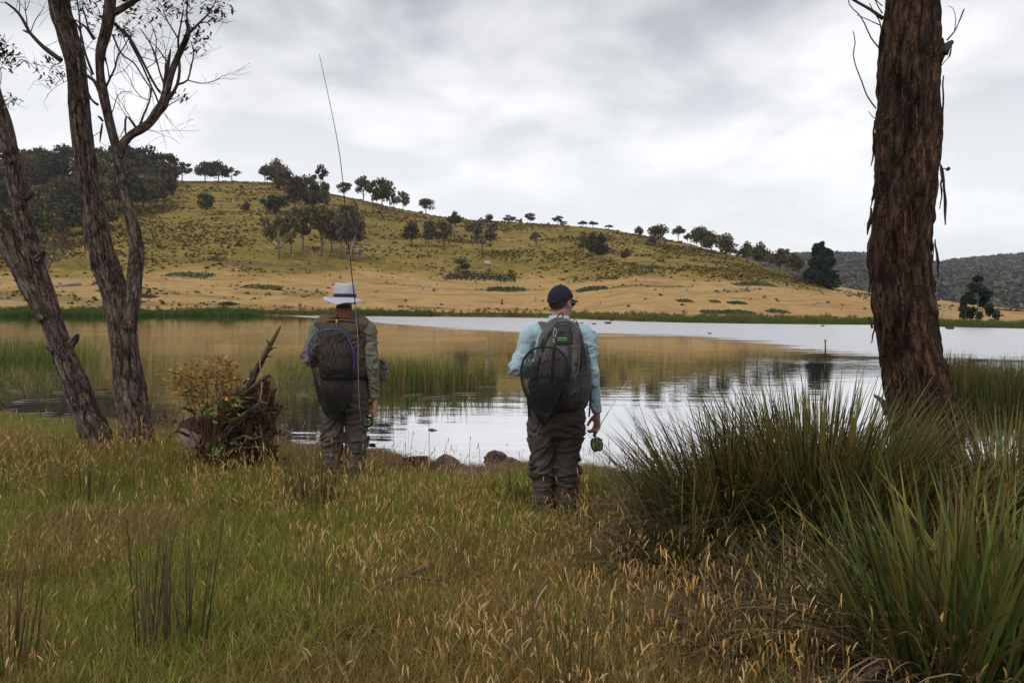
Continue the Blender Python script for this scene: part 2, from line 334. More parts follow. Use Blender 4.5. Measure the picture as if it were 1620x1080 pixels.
# ---- far bank: height by azimuth column and distance
TP = np.array([-900, -400, 0, 200, 400, 600, 800, 860, 1000, 1100, 1200, 1290, 1380, 1500, 1620, 2100, 2900], float)
TDS = np.array([90, 92, 97, 112, 130, 141, 144, 143, 116, 111, 109, 110, 113, 103, 98, 92, 90], float)
TYB = np.array([440, 438, 437, 436, 432, 437, 442, 441, 437, 445, 454, 463, 478, 488, 498, 503, 505], float)
TDB = np.array([190, 190, 190, 192, 200, 215, 220, 216, 195, 190, 180, 170, 165, 150, 140, 130, 130], float)
RP = np.array([-900, -200, 0, 200, 280, 430, 500, 560, 620, 700, 800, 880, 960, 1080, 1130, 1170, 1220, 1260, 1300, 1380, 1483, 1530, 1620, 2100, 2900], float)
RY = np.array([280, 284, 287, 286, 287, 290, 303, 315, 330, 345, 352, 356, 363, 386, 398, 407, 425, 438, 449, 463, 473.5, 481, 490, 500, 503], float)
RD = np.array([400, 400, 400, 400, 400, 395, 385, 378, 370, 360, 350, 340, 325, 300, 290, 280, 268, 258, 250, 235, 212, 205, 190, 170, 160], float)
def farz(px, D):
    ds = np.interp(px, TP, TDS); db = np.interp(px, TP, TDB); dr = np.interp(px, RP, RD)
    zb = 1.75+(yh(px)-np.interp(px, TP, TYB))*db/FPX; zr = 1.75+(yh(px)-np.interp(px, RP, RY))*dr/FPX
    z = np.where(D < ds, (D-ds)*.12, 0)
    s1 = np.clip((D-ds)/(db-ds), 0, 1); z = np.where(D >= ds, .25*sm(0, 1.5, D-ds)+(zb-.25)*(s1*.75+.25*s1*s1), z)
    s2 = np.clip((D-db)/(dr-db), 0, 1); z = np.where(D > db, zb+(zr-zb)*(s2*1.12-.12*s2*s2*s2), z)
    z = np.where(D > dr, zr-(D-dr)**2/(70+(D-dr))*.35, z)
    x = (px-810)/FPX*D
    z = z+(fb2(x, D+0*x, .035, 4, 9)-.5)*2.2*sm(10, 70, D-ds)*np.where(D > dr-25, np.clip((dr+10-D)/35, .25, 1), 1)
    return np.maximum(z, -2.5)
pxs = np.concatenate([np.linspace(-900, -60, 60, endpoint=False), np.linspace(-60, 1680, 420, endpoint=False), np.linspace(1680, 2900, 60)])
kk = np.linspace(0, 1, 230)
PX = np.broadcast_to(pxs, (230, len(pxs))); ds_ = np.interp(pxs, TP, TDS); dr_ = np.interp(pxs, RP, RD)
DD = ds_[None, :]-14+(dr_[None, :]+130-ds_[None, :]+14)*(kk**1.35)[:, None]
X = (PX-810)/FPX*DD; Z = farz(PX, DD); V = np.stack([X, DD, Z], -1).reshape(-1, 3); n = len(pxs)
i = (np.arange(229)*n)[:, None]+np.arange(n-1)[None, :]; Q = np.stack([i, i+1, i+n+1, i+n], -1).reshape(-1, 4)
rowp = yh(PX)-(Z-1.75)/DD*FPX
db_ = np.interp(PX, TP, TDB)
scr = sm(-9, 9, DD-db_+(fb2(X, DD, .05, 4, 21)-.5)*42)*np.where(PX > 1290, sm(1330, 1285, PX), 1)
scr = np.clip(scr*(.55+.9*fb2(X, DD, .028, 4, 31)), 0, 1)
bank = np.exp(-np.maximum(DD-np.interp(PX, TP, TDS), 0)/2.6)
patch = sm(.62, .72, fb2(X*.35, DD, .09, 4, 77))*(DD < db_)
patch = np.where(PX < 520, np.maximum(patch, .7*sm(.50, .62, fb2(X*.4, DD, .12, 4, 78))*sm(-20, -42, DD-db_)), patch)
trk = np.exp(-((DD-(db_+8+6*np.sin(PX/140)))/1.3)**2)*sm(200, 240, PX)*sm(560, 430, PX)
m, nt, b, o = newmat('dry_hillside'); a = N(nt, 'ShaderNodeAttribute', attribute_name='col'); sp = N(nt, 'ShaderNodeSeparateColor'); L(nt, a.outputs['Color'], sp.inputs[0])
bkk = N(nt, 'ShaderNodeAttribute', attribute_name='bk'); sb = N(nt, 'ShaderNodeSeparateXYZ'); L(nt, bkk.outputs['Vector'], sb.inputs[0])
tcn = N(nt, 'ShaderNodeTexCoord'); mpz = N(nt, 'ShaderNodeMapping'); mpz.inputs['Scale'].default_value = (.5, 1, 1); L(nt, tcn.outputs['Object'], mpz.inputs[0]); ta = tex(nt, .14, 8, .7, mpz.outputs[0]); tb = tex(nt, .7, 6, .75, mpz.outputs[0])
gold = ramp(nt, ta.outputs[0], [(.34, (.27, .17, .07)), (.46, (.39, .245, .095)), (.54, (.46, .30, .125)), (.62, (.40, .25, .10)), (.72, (.31, .20, .085))])
gold = mixc(nt, 1.0, gold, ramp(nt, tb.outputs[0], [(.3, (.66, .64, .58)), (.7, (1.2, 1.2, 1.2))]), 'MULTIPLY')
olive = ramp(nt, tb.outputs[0], [(.30, (.09, .08, .020)), (.43, (.165, .132, .030)), (.55, (.24, .175, .042)), (.68, (.36, .24, .07))])
olive = mixc(nt, 1.0, olive, ramp(nt, ta.outputs[0], [(.35, (.60, .64, .60)), (.50, (.95, .92, .9)), (.65, (1.25, 1.14, 1.02))]), 'MULTIPLY')
c = mixc(nt, sp.outputs[0], gold, olive); c = mixc(nt, math_(nt, 'MULTIPLY', sp.outputs[1], .9), c, (.075, .095, .022))
c = mixc(nt, math_(nt, 'MULTIPLY', sp.outputs[2], .75), c, (.11, .10, .035)); c = mixc(nt, sb.outputs[0], c, (.15, .085, .05))
L(nt, c, b.inputs['Base Color']); b.inputs['Roughness'].default_value = .95; b.inputs['Specular IOR Level'].default_value = .1
bump(nt, b, tb.outputs[0], .5, .8); M['hill'] = m
mb = MB(); mb.add(V, Q, col=np.stack([scr, bank, patch], -1).reshape(-1, 3), att=np.stack([trk, trk*0, trk*0], -1).reshape(-1, 3)); mb.build('hillside', M['hill'], kind='structure')
def hit(px, py):
    """distance at which the far bank shows in picture row PY of column PX (nearest crossing), else the ridge"""
    D = np.linspace(np.interp(px, TP, TDS), np.interp(px, RP, RD)+6, 900); r = yh(px)-(farz(px+0*D, D)-1.75)/D*FPX
    k = np.where(r <= py)[0]
    Dh = D[k[0]] if len(k) else np.interp(px, RP, RD)-1
    return float((px-810)/FPX*Dh), float(Dh), float(farz(np.array([float(px)]), np.array([Dh]))[0])

# ---- distant wooded ranges
HP = np.array([-900, 600, 1000, 1180, 1250, 1300, 1380, 1430, 1480, 1530, 1580, 1620, 1750, 2000, 2900], float)
HY = np.array([430, 424, 418, 412, 409, 407, 410, 418, 421, 416, 411, 408, 395, 388, 395], float)
def distz(px, D):
    top = np.interp(px, HP, HY); k = np.clip((D-560)/(1500-560), 0, 1)
    zt = 1.75+(yh(px)-top)*1500/FPX; z = -3+(zt+3)*(k**.8)
    z = np.where(D > 1500, zt-(D-1500)*.12, z); x = (px-810)/FPX*D
    return z+(fb2(x, D+0*x, .006, 4, 5)-.5)*26*np.clip(k*2, 0, 1)*(1-.7*sm(.7, 1, k))
pxs = np.linspace(-900, 2900, 260); dd = np.linspace(520, 2000, 60); PX, DD = np.meshgrid(pxs, dd); X = (PX-810)/FPX*DD; Z = distz(PX, DD)
V = np.stack([X, DD, Z], -1).reshape(-1, 3); n = len(pxs); i = (np.arange(59)*n)[:, None]+np.arange(n-1)[None, :]; Q = np.stack([i, i+1, i+n+1, i+n], -1).reshape(-1, 4)
m, nt, b, o = newmat('forest_floor'); tcn = N(nt, 'ShaderNodeTexCoord'); ta = tex(nt, .02, 7, .7, tcn.outputs['Object'])
L(nt, ramp(nt, ta.outputs[0], [(.35, (.055, .062, .045)), (.65, (.075, .08, .055))]), b.inputs['Base Color']); b.inputs['Roughness'].default_value = 1; b.inputs['Specular IOR Level'].default_value = 0; M['ffloor'] = m
mb = MB(); mb.add(V, Q); mb.build('hills', M['ffloor'], kind='structure')

# ---- lake
m, nt, b, o = newmat('lake_water'); b.inputs['IOR'].default_value = 1.75; b.inputs['Base Color'].default_value = (.030, .022, .012, 1)
a = N(nt, 'ShaderNodeAttribute', attribute_name='col'); sp = N(nt, 'ShaderNodeSeparateColor'); L(nt, a.outputs['Color'], sp.inputs[0])
g = N(nt, 'ShaderNodeNewGeometry')
def wv(scx, scy, sc, det, loc=(0, 0, 0), rz=0):
    mp = N(nt, 'ShaderNodeMapping'); mp.inputs['Scale'].default_value = (scx, scy, 1); mp.inputs['Location'].default_value = loc; mp.inputs['Rotation'].default_value = (0, 0, rz)
    L(nt, g.outputs['Position'], mp.inputs[0]); return tex(nt, sc, det, .5, mp.outputs[0])
edge = wv(.06, .35, 1.0, 5, (3, 9, 0)); edge2 = wv(.25, 1.0, 1.0, 4, (7, 1, 0))
e = math_(nt, 'ADD', math_(nt, 'MULTIPLY', math_(nt, 'SUBTRACT', edge.outputs[0], .5), .9), math_(nt, 'MULTIPLY', math_(nt, 'SUBTRACT', edge2.outputs[0], .5), .7))
mk = ramp(nt, math_(nt, 'ADD', sp.outputs[0], math_(nt, 'MULTIPLY', e, 1.9)), [(.36, (0, 0, 0)), (.68, (1, 1, 1))])
mk = math_(nt, 'MULTIPLY', mk, math_(nt, 'GREATER_THAN', sp.outputs[0], .02))
calm = wv(.35, 1.6, 1.3, 3, rz=.06); calm2 = wv(.8, 4.5, 2.2, 2, rz=-.1)
hc = math_(nt, 'MULTIPLY', math_(nt, 'ADD', math_(nt, 'MULTIPLY', calm.outputs[0], .012), math_(nt, 'MULTIPLY', calm2.outputs[0], .0016)), sp.outputs[1])
ruf = wv(1.2, 2.2, 2.6, 4, rz=.2)
h = math_(nt, 'ADD', hc, math_(nt, 'MULTIPLY', math_(nt, 'MULTIPLY', ruf.outputs[0], .10), mk))
bn = bump(nt, b, h, 1.0)
L(nt, math_(nt, 'MULTIPLY_ADD', mk, .32, .015), b.inputs['Roughness'])
lw = N(nt, 'ShaderNodeLayerWeight'); lw.inputs[0].default_value = .5; L(nt, bn.outputs[0], lw.inputs['Normal'])
gl = N(nt, 'ShaderNodeBsdfGlossy'); gl.inputs['Color'].default_value = (.93, .93, .94, 1); L(nt, bn.outputs[0], gl.inputs['Normal']); L(nt, math_(nt, 'MULTIPLY_ADD', mk, .30, .012), gl.inputs['Roughness'])
mx = N(nt, 'ShaderNodeMixShader'); L(nt, math_(nt, 'POWER', lw.outputs['Facing'], 1.5), mx.inputs[0]); L(nt, b.outputs[0], mx.inputs[1]); L(nt, gl.outputs[0], mx.inputs[2]); L(nt, mx.outputs[0], o.inputs[0])
M['water'] = m
xs = np.concatenate([np.linspace(-700, -90, 20, endpoint=False), np.linspace(-90, 110, 160, endpoint=False), np.linspace(110, 700, 20)])
ys = np.concatenate([np.linspace(6, 30, 60, endpoint=False), np.linspace(30, 150, 160, endpoint=False), np.linspace(150, 420, 20)])
V, Q = grid(xs, ys, lambda x, y: np.zeros_like(x)); px = 810+V[:, 0]/V[:, 1]*FPX
inner = np.interp(px, [300, 420, 480, 600, 700, 800, 1000, 1100, 1200, 1280, 1380, 1700, 2500], [999, 150, 118, 84, 68, 59, 56, 54, 46, 37, 33, 31, 30])
rf = sm(-8, 8, (V[:, 1]-inner)); cm = .35+.9*sm(.4, .6, fb2(V[:, 0]*.5, V[:, 1], .09, 3, 15))*sm(80, 20, V[:, 1])
mb = MB(); mb.add(V, Q, col=np.stack([rf, cm, cm*0], -1)); mb.build('water', M['water'], kind='structure')

# ---------------------------------------------------------------- scatter by geometry nodes
def scatter(name, pts, rot, scl, idx, templates, **kw):
    """templates: list of meshes. One object, kind stuff."""
    coln = bpy.data.collections.new(name+'_kinds')
    for k, me in enumerate(templates):
        t = bpy.data.objects.new('%s_tuft_%02d' % (name, k), me); coln.objects.link(t)
    pts = np.asarray(pts, float); n = len(pts); me = bpy.data.meshes.new(name); me.vertices.add(n); me.vertices.foreach_set('co', pts.astype(np.float32).ravel())
    for nm, ty, arr in (('rot', 'FLOAT_VECTOR', rot), ('scl', 'FLOAT_VECTOR', scl), ('idx', 'INT', idx)):
        a = me.attributes.new(nm, ty, 'POINT'); a.data.foreach_set('vector' if ty == 'FLOAT_VECTOR' else 'value', np.asarray(arr).astype(np.float32 if ty == 'FLOAT_VECTOR' else np.int32).ravel())
    o = ob(name, me, kind='stuff', **kw)
    g = bpy.data.node_groups.new(name, 'GeometryNodeTree'); g.interface.new_socket('Geometry', in_out='INPUT', socket_type='NodeSocketGeometry'); g.interface.new_socket('Geometry', in_out='OUTPUT', socket_type='NodeSocketGeometry')
    gi = g.nodes.new('NodeGroupInput'); go = g.nodes.new('NodeGroupOutput'); ip = g.nodes.new('GeometryNodeInstanceOnPoints')
    ci = g.nodes.new('GeometryNodeCollectionInfo'); ci.inputs['Collection'].default_value = coln; ci.inputs['Separate Children'].default_value = True; ci.inputs['Reset Children'].default_value = True
    def na(nm, ty):
        q = g.nodes.new('GeometryNodeInputNamedAttribute'); q.data_type = ty; q.inputs['Name'].default_value = nm; return q.outputs['Attribute']
    g.links.new(gi.outputs[0], ip.inputs['Points']); g.links.new(ci.outputs[0], ip.inputs['Instance']); ip.inputs['Pick Instance'].default_value = True
    g.links.new(na('idx', 'INT'), ip.inputs['Instance Index'])
    e2r = g.nodes.new('FunctionNodeEulerToRotation'); g.links.new(na('rot', 'FLOAT_VECTOR'), e2r.inputs[0]); g.links.new(e2r.outputs[0], ip.inputs['Rotation'])
    g.links.new(na('scl', 'FLOAT_VECTOR'), ip.inputs['Scale']); g.links.new(ip.outputs[0], go.inputs[0])
    md = o.modifiers.new('scatter', 'NODES'); md.node_group = g
    return o
def rs(n, lo=.7, hi=1.3, tilt=.12):
    rot = np.stack([(rng.random(n)-.5)*2*tilt, (rng.random(n)-.5)*2*tilt, rng.random(n)*6.283], -1)
    s = lo+(hi-lo)*rng.random(n); return rot, np.stack([s, s, s*(.85+.3*rng.random(n))], -1)

# far forest on the distant ranges
def blob(nc, colr, r=.5, sz=.3, name='crown', low=0.25):
    d = rng.normal(size=(nc, 3)); d /= np.linalg.norm(d, axis=1)[:, None]; p = d*(rng.random((nc, 1))**.35)*np.array([r, r, (1-low)/2])+np.array([0, 0, (1+low)/2])
    return cards(p, sz, pick(colr, nc, var=.3))
def cards(p, sz, cc, asp=1.0):
    n = len(p); a = rng.normal(size=(n, 3)); a /= np.linalg.norm(a, axis=1)[:, None]; b_ = np.cross(a, rng.normal(size=(n, 3))); b_ /= np.linalg.norm(b_, axis=1)[:, None]
    s = np.broadcast_to(np.asarray(sz, float), (n,))[:, None]*(.6+.8*rng.random((n, 1)))/2
    V = np.stack([p-a*s*asp-b_*s*.6, p+a*s*asp-b_*s*.7, p+a*s*asp*.8+b_*s*.7, p-a*s*asp*.9+b_*s*.6], 1).reshape(-1, 3)
    return V, np.arange(n*4).reshape(-1, 4), np.repeat(cc, 4, 0)
ft = []
for k in range(4):
    mb = MB(); V, Q, C = blob(60, [(.075, .082, .060), (.088, .090, .066), (.098, .093, .070)], .5, .42, low=.1); mb.add(V, Q, col=C); ft.append(mb.mesh('far_crown', M['far']))
n = 50000; px = rng.uniform(1120, 1900, n); D = 560+rng.random(n)**.8*980; sel = (px > 1200) | (D > 1200); px, D = px[sel], D[sel]; n = len(px)
rot, s = rs(n, 5, 10, .1)
scatter('forest', np.stack([(px-810)/FPX*D, D, distz(px, D)-1], -1), rot, s, rng.integers(0, 4, n), ft, label='dark blue green gum forest covering the distant range beyond the lake', cat='forest')

# tussocks over the far hillside
tt = []
for cs in ([(.085, .080, .03), (.115, .10, .036)], [(.17, .15, .045), (.22, .18, .055)], [(.27, .20, .05), (.34, .235, .07)], [(.11, .075, .04), (.075, .055, .03)]):
    for r_ in range(2):
        mb = MB(); V, Q, C = blob(34, cs, .5, .5, low=-.4); mb.add(V, Q, col=C); tt.append(mb.mesh('hill_tussock', M['far']))
n = 72000; px = rng.uniform(-80, 1700, n); ds_ = np.interp(px, TP, TDS); db_ = np.interp(px, TP, TDB); dr_ = np.interp(px, RP, RD)
D = ds_+4+(dr_-ds_-4)*rng.random(n)**.75; X = (px-810)/FPX*D
scrb = sm(-8, 10, D-db_+(fb2(X, D, .05, 4, 21)-.5)*42)*np.where(px > 1300, 0, 1)
dens = scrb*(.06+.94*sm(.42, .64, fb2(X*.6, D, .06, 4, 44)))+(1-scrb)*(.008+.5*sm(.60, .72, fb2(X*.35, D, .09, 4, 77))*.35)
dens = np.where((px < 520) & (D < db_-22), np.maximum(dens, .30*sm(.45, .6, fb2(X*.4, D, .12, 4, 78))), dens)
sel = rng.random(n) < dens; px, D, X, scrb = px[sel], D[sel], X[sel], scrb[sel]; n = len(px)
rot, s = rs(n, .18, .72, .1); s = s*np.where(rng.random(n) < .02, 2.2, 1)[:, None]; s *= np.where(scrb > .5, 1, .75)[:, None]
kind_ = np.where(scrb > .5, rng.choice(4, n, p=[.07, .43, .39, .11]), rng.choice(4, n, p=[.35, .25, .1, .3]))
scatter('hill_tussocks', np.stack([X, D, farz(px, D)+.02], -1), rot, s*np.array([1.25, 1.25, .62]), kind_*2+rng.integers(0, 2, n), tt, label='olive and yellow tussocks dotted over the far hillside', cat='tussocks')
print('tussocks', n)

# green reeds and sedge along the far shore
rt = []
for cs in ([(.075, .12, .024), (.11, .16, .035)], [(.16, .16, .035), (.11, .13, .03)], [(.17, .11, .05), (.12, .09, .04)]):
    mb = MB(); k = 40; V, Q, C = blades(np.column_stack([rng.normal(0, .28, k), rng.normal(0, .28, k), np.zeros(k)]), rng.random(k)*6.28, rng.random(k)*.25, rng.random(k)*.4, .7+.4*rng.random(k), .05, pick(cs, k), 2); mb.add(V, Q, col=C); rt.append(mb.mesh('shore_reed', M['far']))
pl = []
for lo, hi, hgt, cnt, kd, dep in ((-120, 415, .72, 2600, 0, 3.0), (415, 560, .5, 500, 1, 3), (555, 680, .8, 700, 0, 2.5), (680, 1090, .45, 1500, 1, 2.4), (1040, 1760, .5, 3000, 0, 3), (900, 1760, .6, 1500, 1, 6), (-100, 1760, .7, 700, 2, 10)):
    px = rng.uniform(lo, hi, cnt); D = np.interp(px, TP, TDS)-.5+rng.random(cnt)*dep
    if kd == 1: D += 1
    pl.append(np.column_stack([px, D, np.full(cnt, hgt)*(.5+.6*rng.random(cnt))*(.45+1.1*fb2(px*.05, D*.3, 1.0, 3, 88)), np.full(cnt, kd)]))
pl = np.vstack(pl); n = len(pl); z = np.maximum(farz(pl[:, 0], pl[:, 1]), -.1); rot, s = rs(n, 1, 1, .1); s = s*pl[:, 2:3]
scatter('shore_reeds', np.column_stack([(pl[:, 0]-810)/FPX*pl[:, 1], pl[:, 1], z]), rot, s, pl[:, 3].astype(int), rt, label='green reed fringe along the far shore of the lake', cat='reeds')

# ---- thin air over the lake and hills
m = bpy.data.materials.new('haze_air'); m.use_nodes = True; nt = m.node_tree; nt.nodes.clear(); o = N(nt, 'ShaderNodeOutputMaterial'); pv = N(nt, 'ShaderNodeVolumePrincipled'); pv.inputs['Density'].default_value = .00013; pv.inputs['Color'].default_value = (.86, .90, .97, 1); pv.inputs['Anisotropy'].default_value = .2; L(nt, pv.outputs[0], o.inputs['Volume'])
mb = MB(); V, Q = box((0, 900, 124), (7000, 2400, 258)); mb.add(V, Q); mb.build('haze', m, smooth=False, kind='stuff')
# ================================================================= HILL TREES
def _b(d):
    return {k: [tuple(np.array(c)*(1.7 if k not in ('pine', 'brown') else 1.2)) for c in v] for k, v in d.items()}
CR = _b({'dull': [(.042, .038, .020), (.060, .050, .027), (.078, .060, .034), (.055, .052, .024)],
      'olive': [(.048, .050, .018), (.070, .066, .024), (.085, .072, .032)],
      'grey': [(.075, .062, .048), (.10, .082, .065), (.058, .047, .037)],
      'dark': [(.022, .026, .016), (.036, .038, .022), (.048, .046, .027)],
      'teal': [(.034, .050, .028), (.048, .064, .034), (.062, .075, .038)],
      'pine': [(.012, .022, .014), (.018, .032, .018), (.026, .040, .022)],
      'brown': [(.08, .058, .038), (.10, .074, .048), (.065, .048, .032)]})
def crown_mesh(style, pal, seed):
    """unit tree: height 1, half width about .5"""
    global rng
    keep = rng; rng = np.random.default_rng(seed); mb = MB(); c = CR[pal]; pts = []
    if style == 'round':
        for k in range(13):
            a = rng.random()*6.28; q = rng.random()**.5*.30; z = .36+rng.random()*.45; pts.append((q*math.cos(a), q*math.sin(a), z, .15+.07*rng.random(), 72))
        pts += [(0, 0, .80, .20, 120)]
    elif style == 'open':
        for k in range(12):
            a = rng.random()*6.28; q = .10+rng.random()**.6*.27; z = .42+rng.random()*.44; pts.append((q*math.cos(a), q*math.sin(a), z, .10+.08*rng.random(), 58))
        pts += [(0, 0, .86, .13, 60)]
    elif style == 'umbrella':
        for k in range(12):
            a = rng.random()*6.28; q = rng.random()**.5*.30; z = .84-q*.75-rng.random()*.10; pts.append((q*math.cos(a), q*math.sin(a), z, .16, 75))
    elif style == 'lean':
        for (x, y, z, s_) in ((.0, 0, .90, .13), (.14, .05, .78, .13), (.05, -.06, .68, .10), (-.25, .05, .66, .10), (-.33, 0, .60, .09), (.10, .1, .50, .07), (-.1, 0, .80, .08)): pts.append((x, y, z, s_, 70))
    elif style == 'low':
        for k in range(11):
            a = rng.random()*6.28; q = rng.random()**.5*.33; z = .22+rng.random()*.5; pts.append((q*math.cos(a), q*math.sin(a), z, .17+.06*rng.random(), 80))
    elif style == 'pine':
        for k in range(26):
            z = .06+.86*rng.random()**.9; q = (.50*(1-z)**.62)*rng.random()**.45*.78; a = rng.random()*6.28; pts.append((q*math.cos(a), q*math.sin(a), z, .10+.12*(1-z), 120))
        pts += [(0.02, 0, .93, .05, 30), (-.07, 0, .86, .05, 30)]
    elif style == 'conifer':
        for k in range(30):
            z = .14+.8*rng.random(); q = (.06+.46*(1-z)**.8)*(.4+.6*rng.random()); a = rng.random()*6.28; pts.append((q*math.cos(a), q*math.sin(a), z, .07+.06*rng.random(), 70))
        pts += [(0, 0, .92, .10, 60), (0, 0, .72, .14, 70)]
    elif style == 'bare':
        for k in range(14):
            a = rng.random()*6.28; q = rng.random()**.5*.36; z = .45+rng.random()*.42; pts.append((q*math.cos(a), q*math.sin(a), z, .14, 26))
    for (x, y, z, s_, cn) in pts:
        cn = int(cn*1.25); d = rng.normal(size=(cn, 3)); d /= np.linalg.norm(d, axis=1)[:, None]; p = d*s_*1.08*(rng.random((cn, 1))**.5)*np.array([1, 1, .72])+np.array([x, y, z])
        V, Q, C = cards(p, .060 if style != 'bare' else .035, pick(c, cn, var=.35)*(.85+.3*rng.random())); mb.add(V, Q, col=C)
    me = mb.mesh('crown', M['far'], smooth=False)
    tb = MB(); top = {'low': .5, 'pine': .8, 'conifer': .85}.get(style, .62)
    lx = .10 if style == 'lean' else .03*(rng.random()-.5)
    add_tube(tb, [(0, 0, -.05), (lx*.3, 0, .2), (lx, 0.01, top)], [.030, .022, .010], 6)
    if style in ('round', 'open', 'umbrella', 'bare', 'lean'):
        for (x, y, z, s_, cn) in pts[::2]:
            z0 = .22+.25*rng.random(); add_tube(tb, [(lx*.5, 0, z0), (x*.5, y*.5, (z+z0)/2-.02), (x, y, z)], [.012, .008, .003], 4)
    tm = tb.mesh('trunk', M['fartrunk']); rng = keep; return me, tm
_tc = {}
def tmpl(style, pal, v=0):
    k = (style, pal, v)
    if k not in _tc: _tc[k] = crown_mesh(style, pal, abs(hash(style))%1 + sum(map(ord, style+pal))*7+v)
    return _tc[k]
def htree(px, py, wpx, hpx, style, pal, label, name='gum_tree', cat='tree', group=None, v=None, D=None):
    if D is None: x, D, z = hit(px, py)
    else: x = (px-810)/FPX*D; z = float(farz(np.array([float(px)]), np.array([D]))[0])
    h = hpx*D/FPX; w_ = wpx*D/FPX; v = random.randrange(3) if v is None else v
    cm_, tm_ = tmpl(style, pal, v); t = thing(name, (x, D, z-.1), label, cat, group, rz=random.random()*6.28 if style != 'lean' else 0)
    t.scale = (w_*1.27, w_*1.27, h*1.13); ob('trunk', tm_, t); ob('crown', cm_, t); return t
G1 = 'gum trees scattered over the far hill'
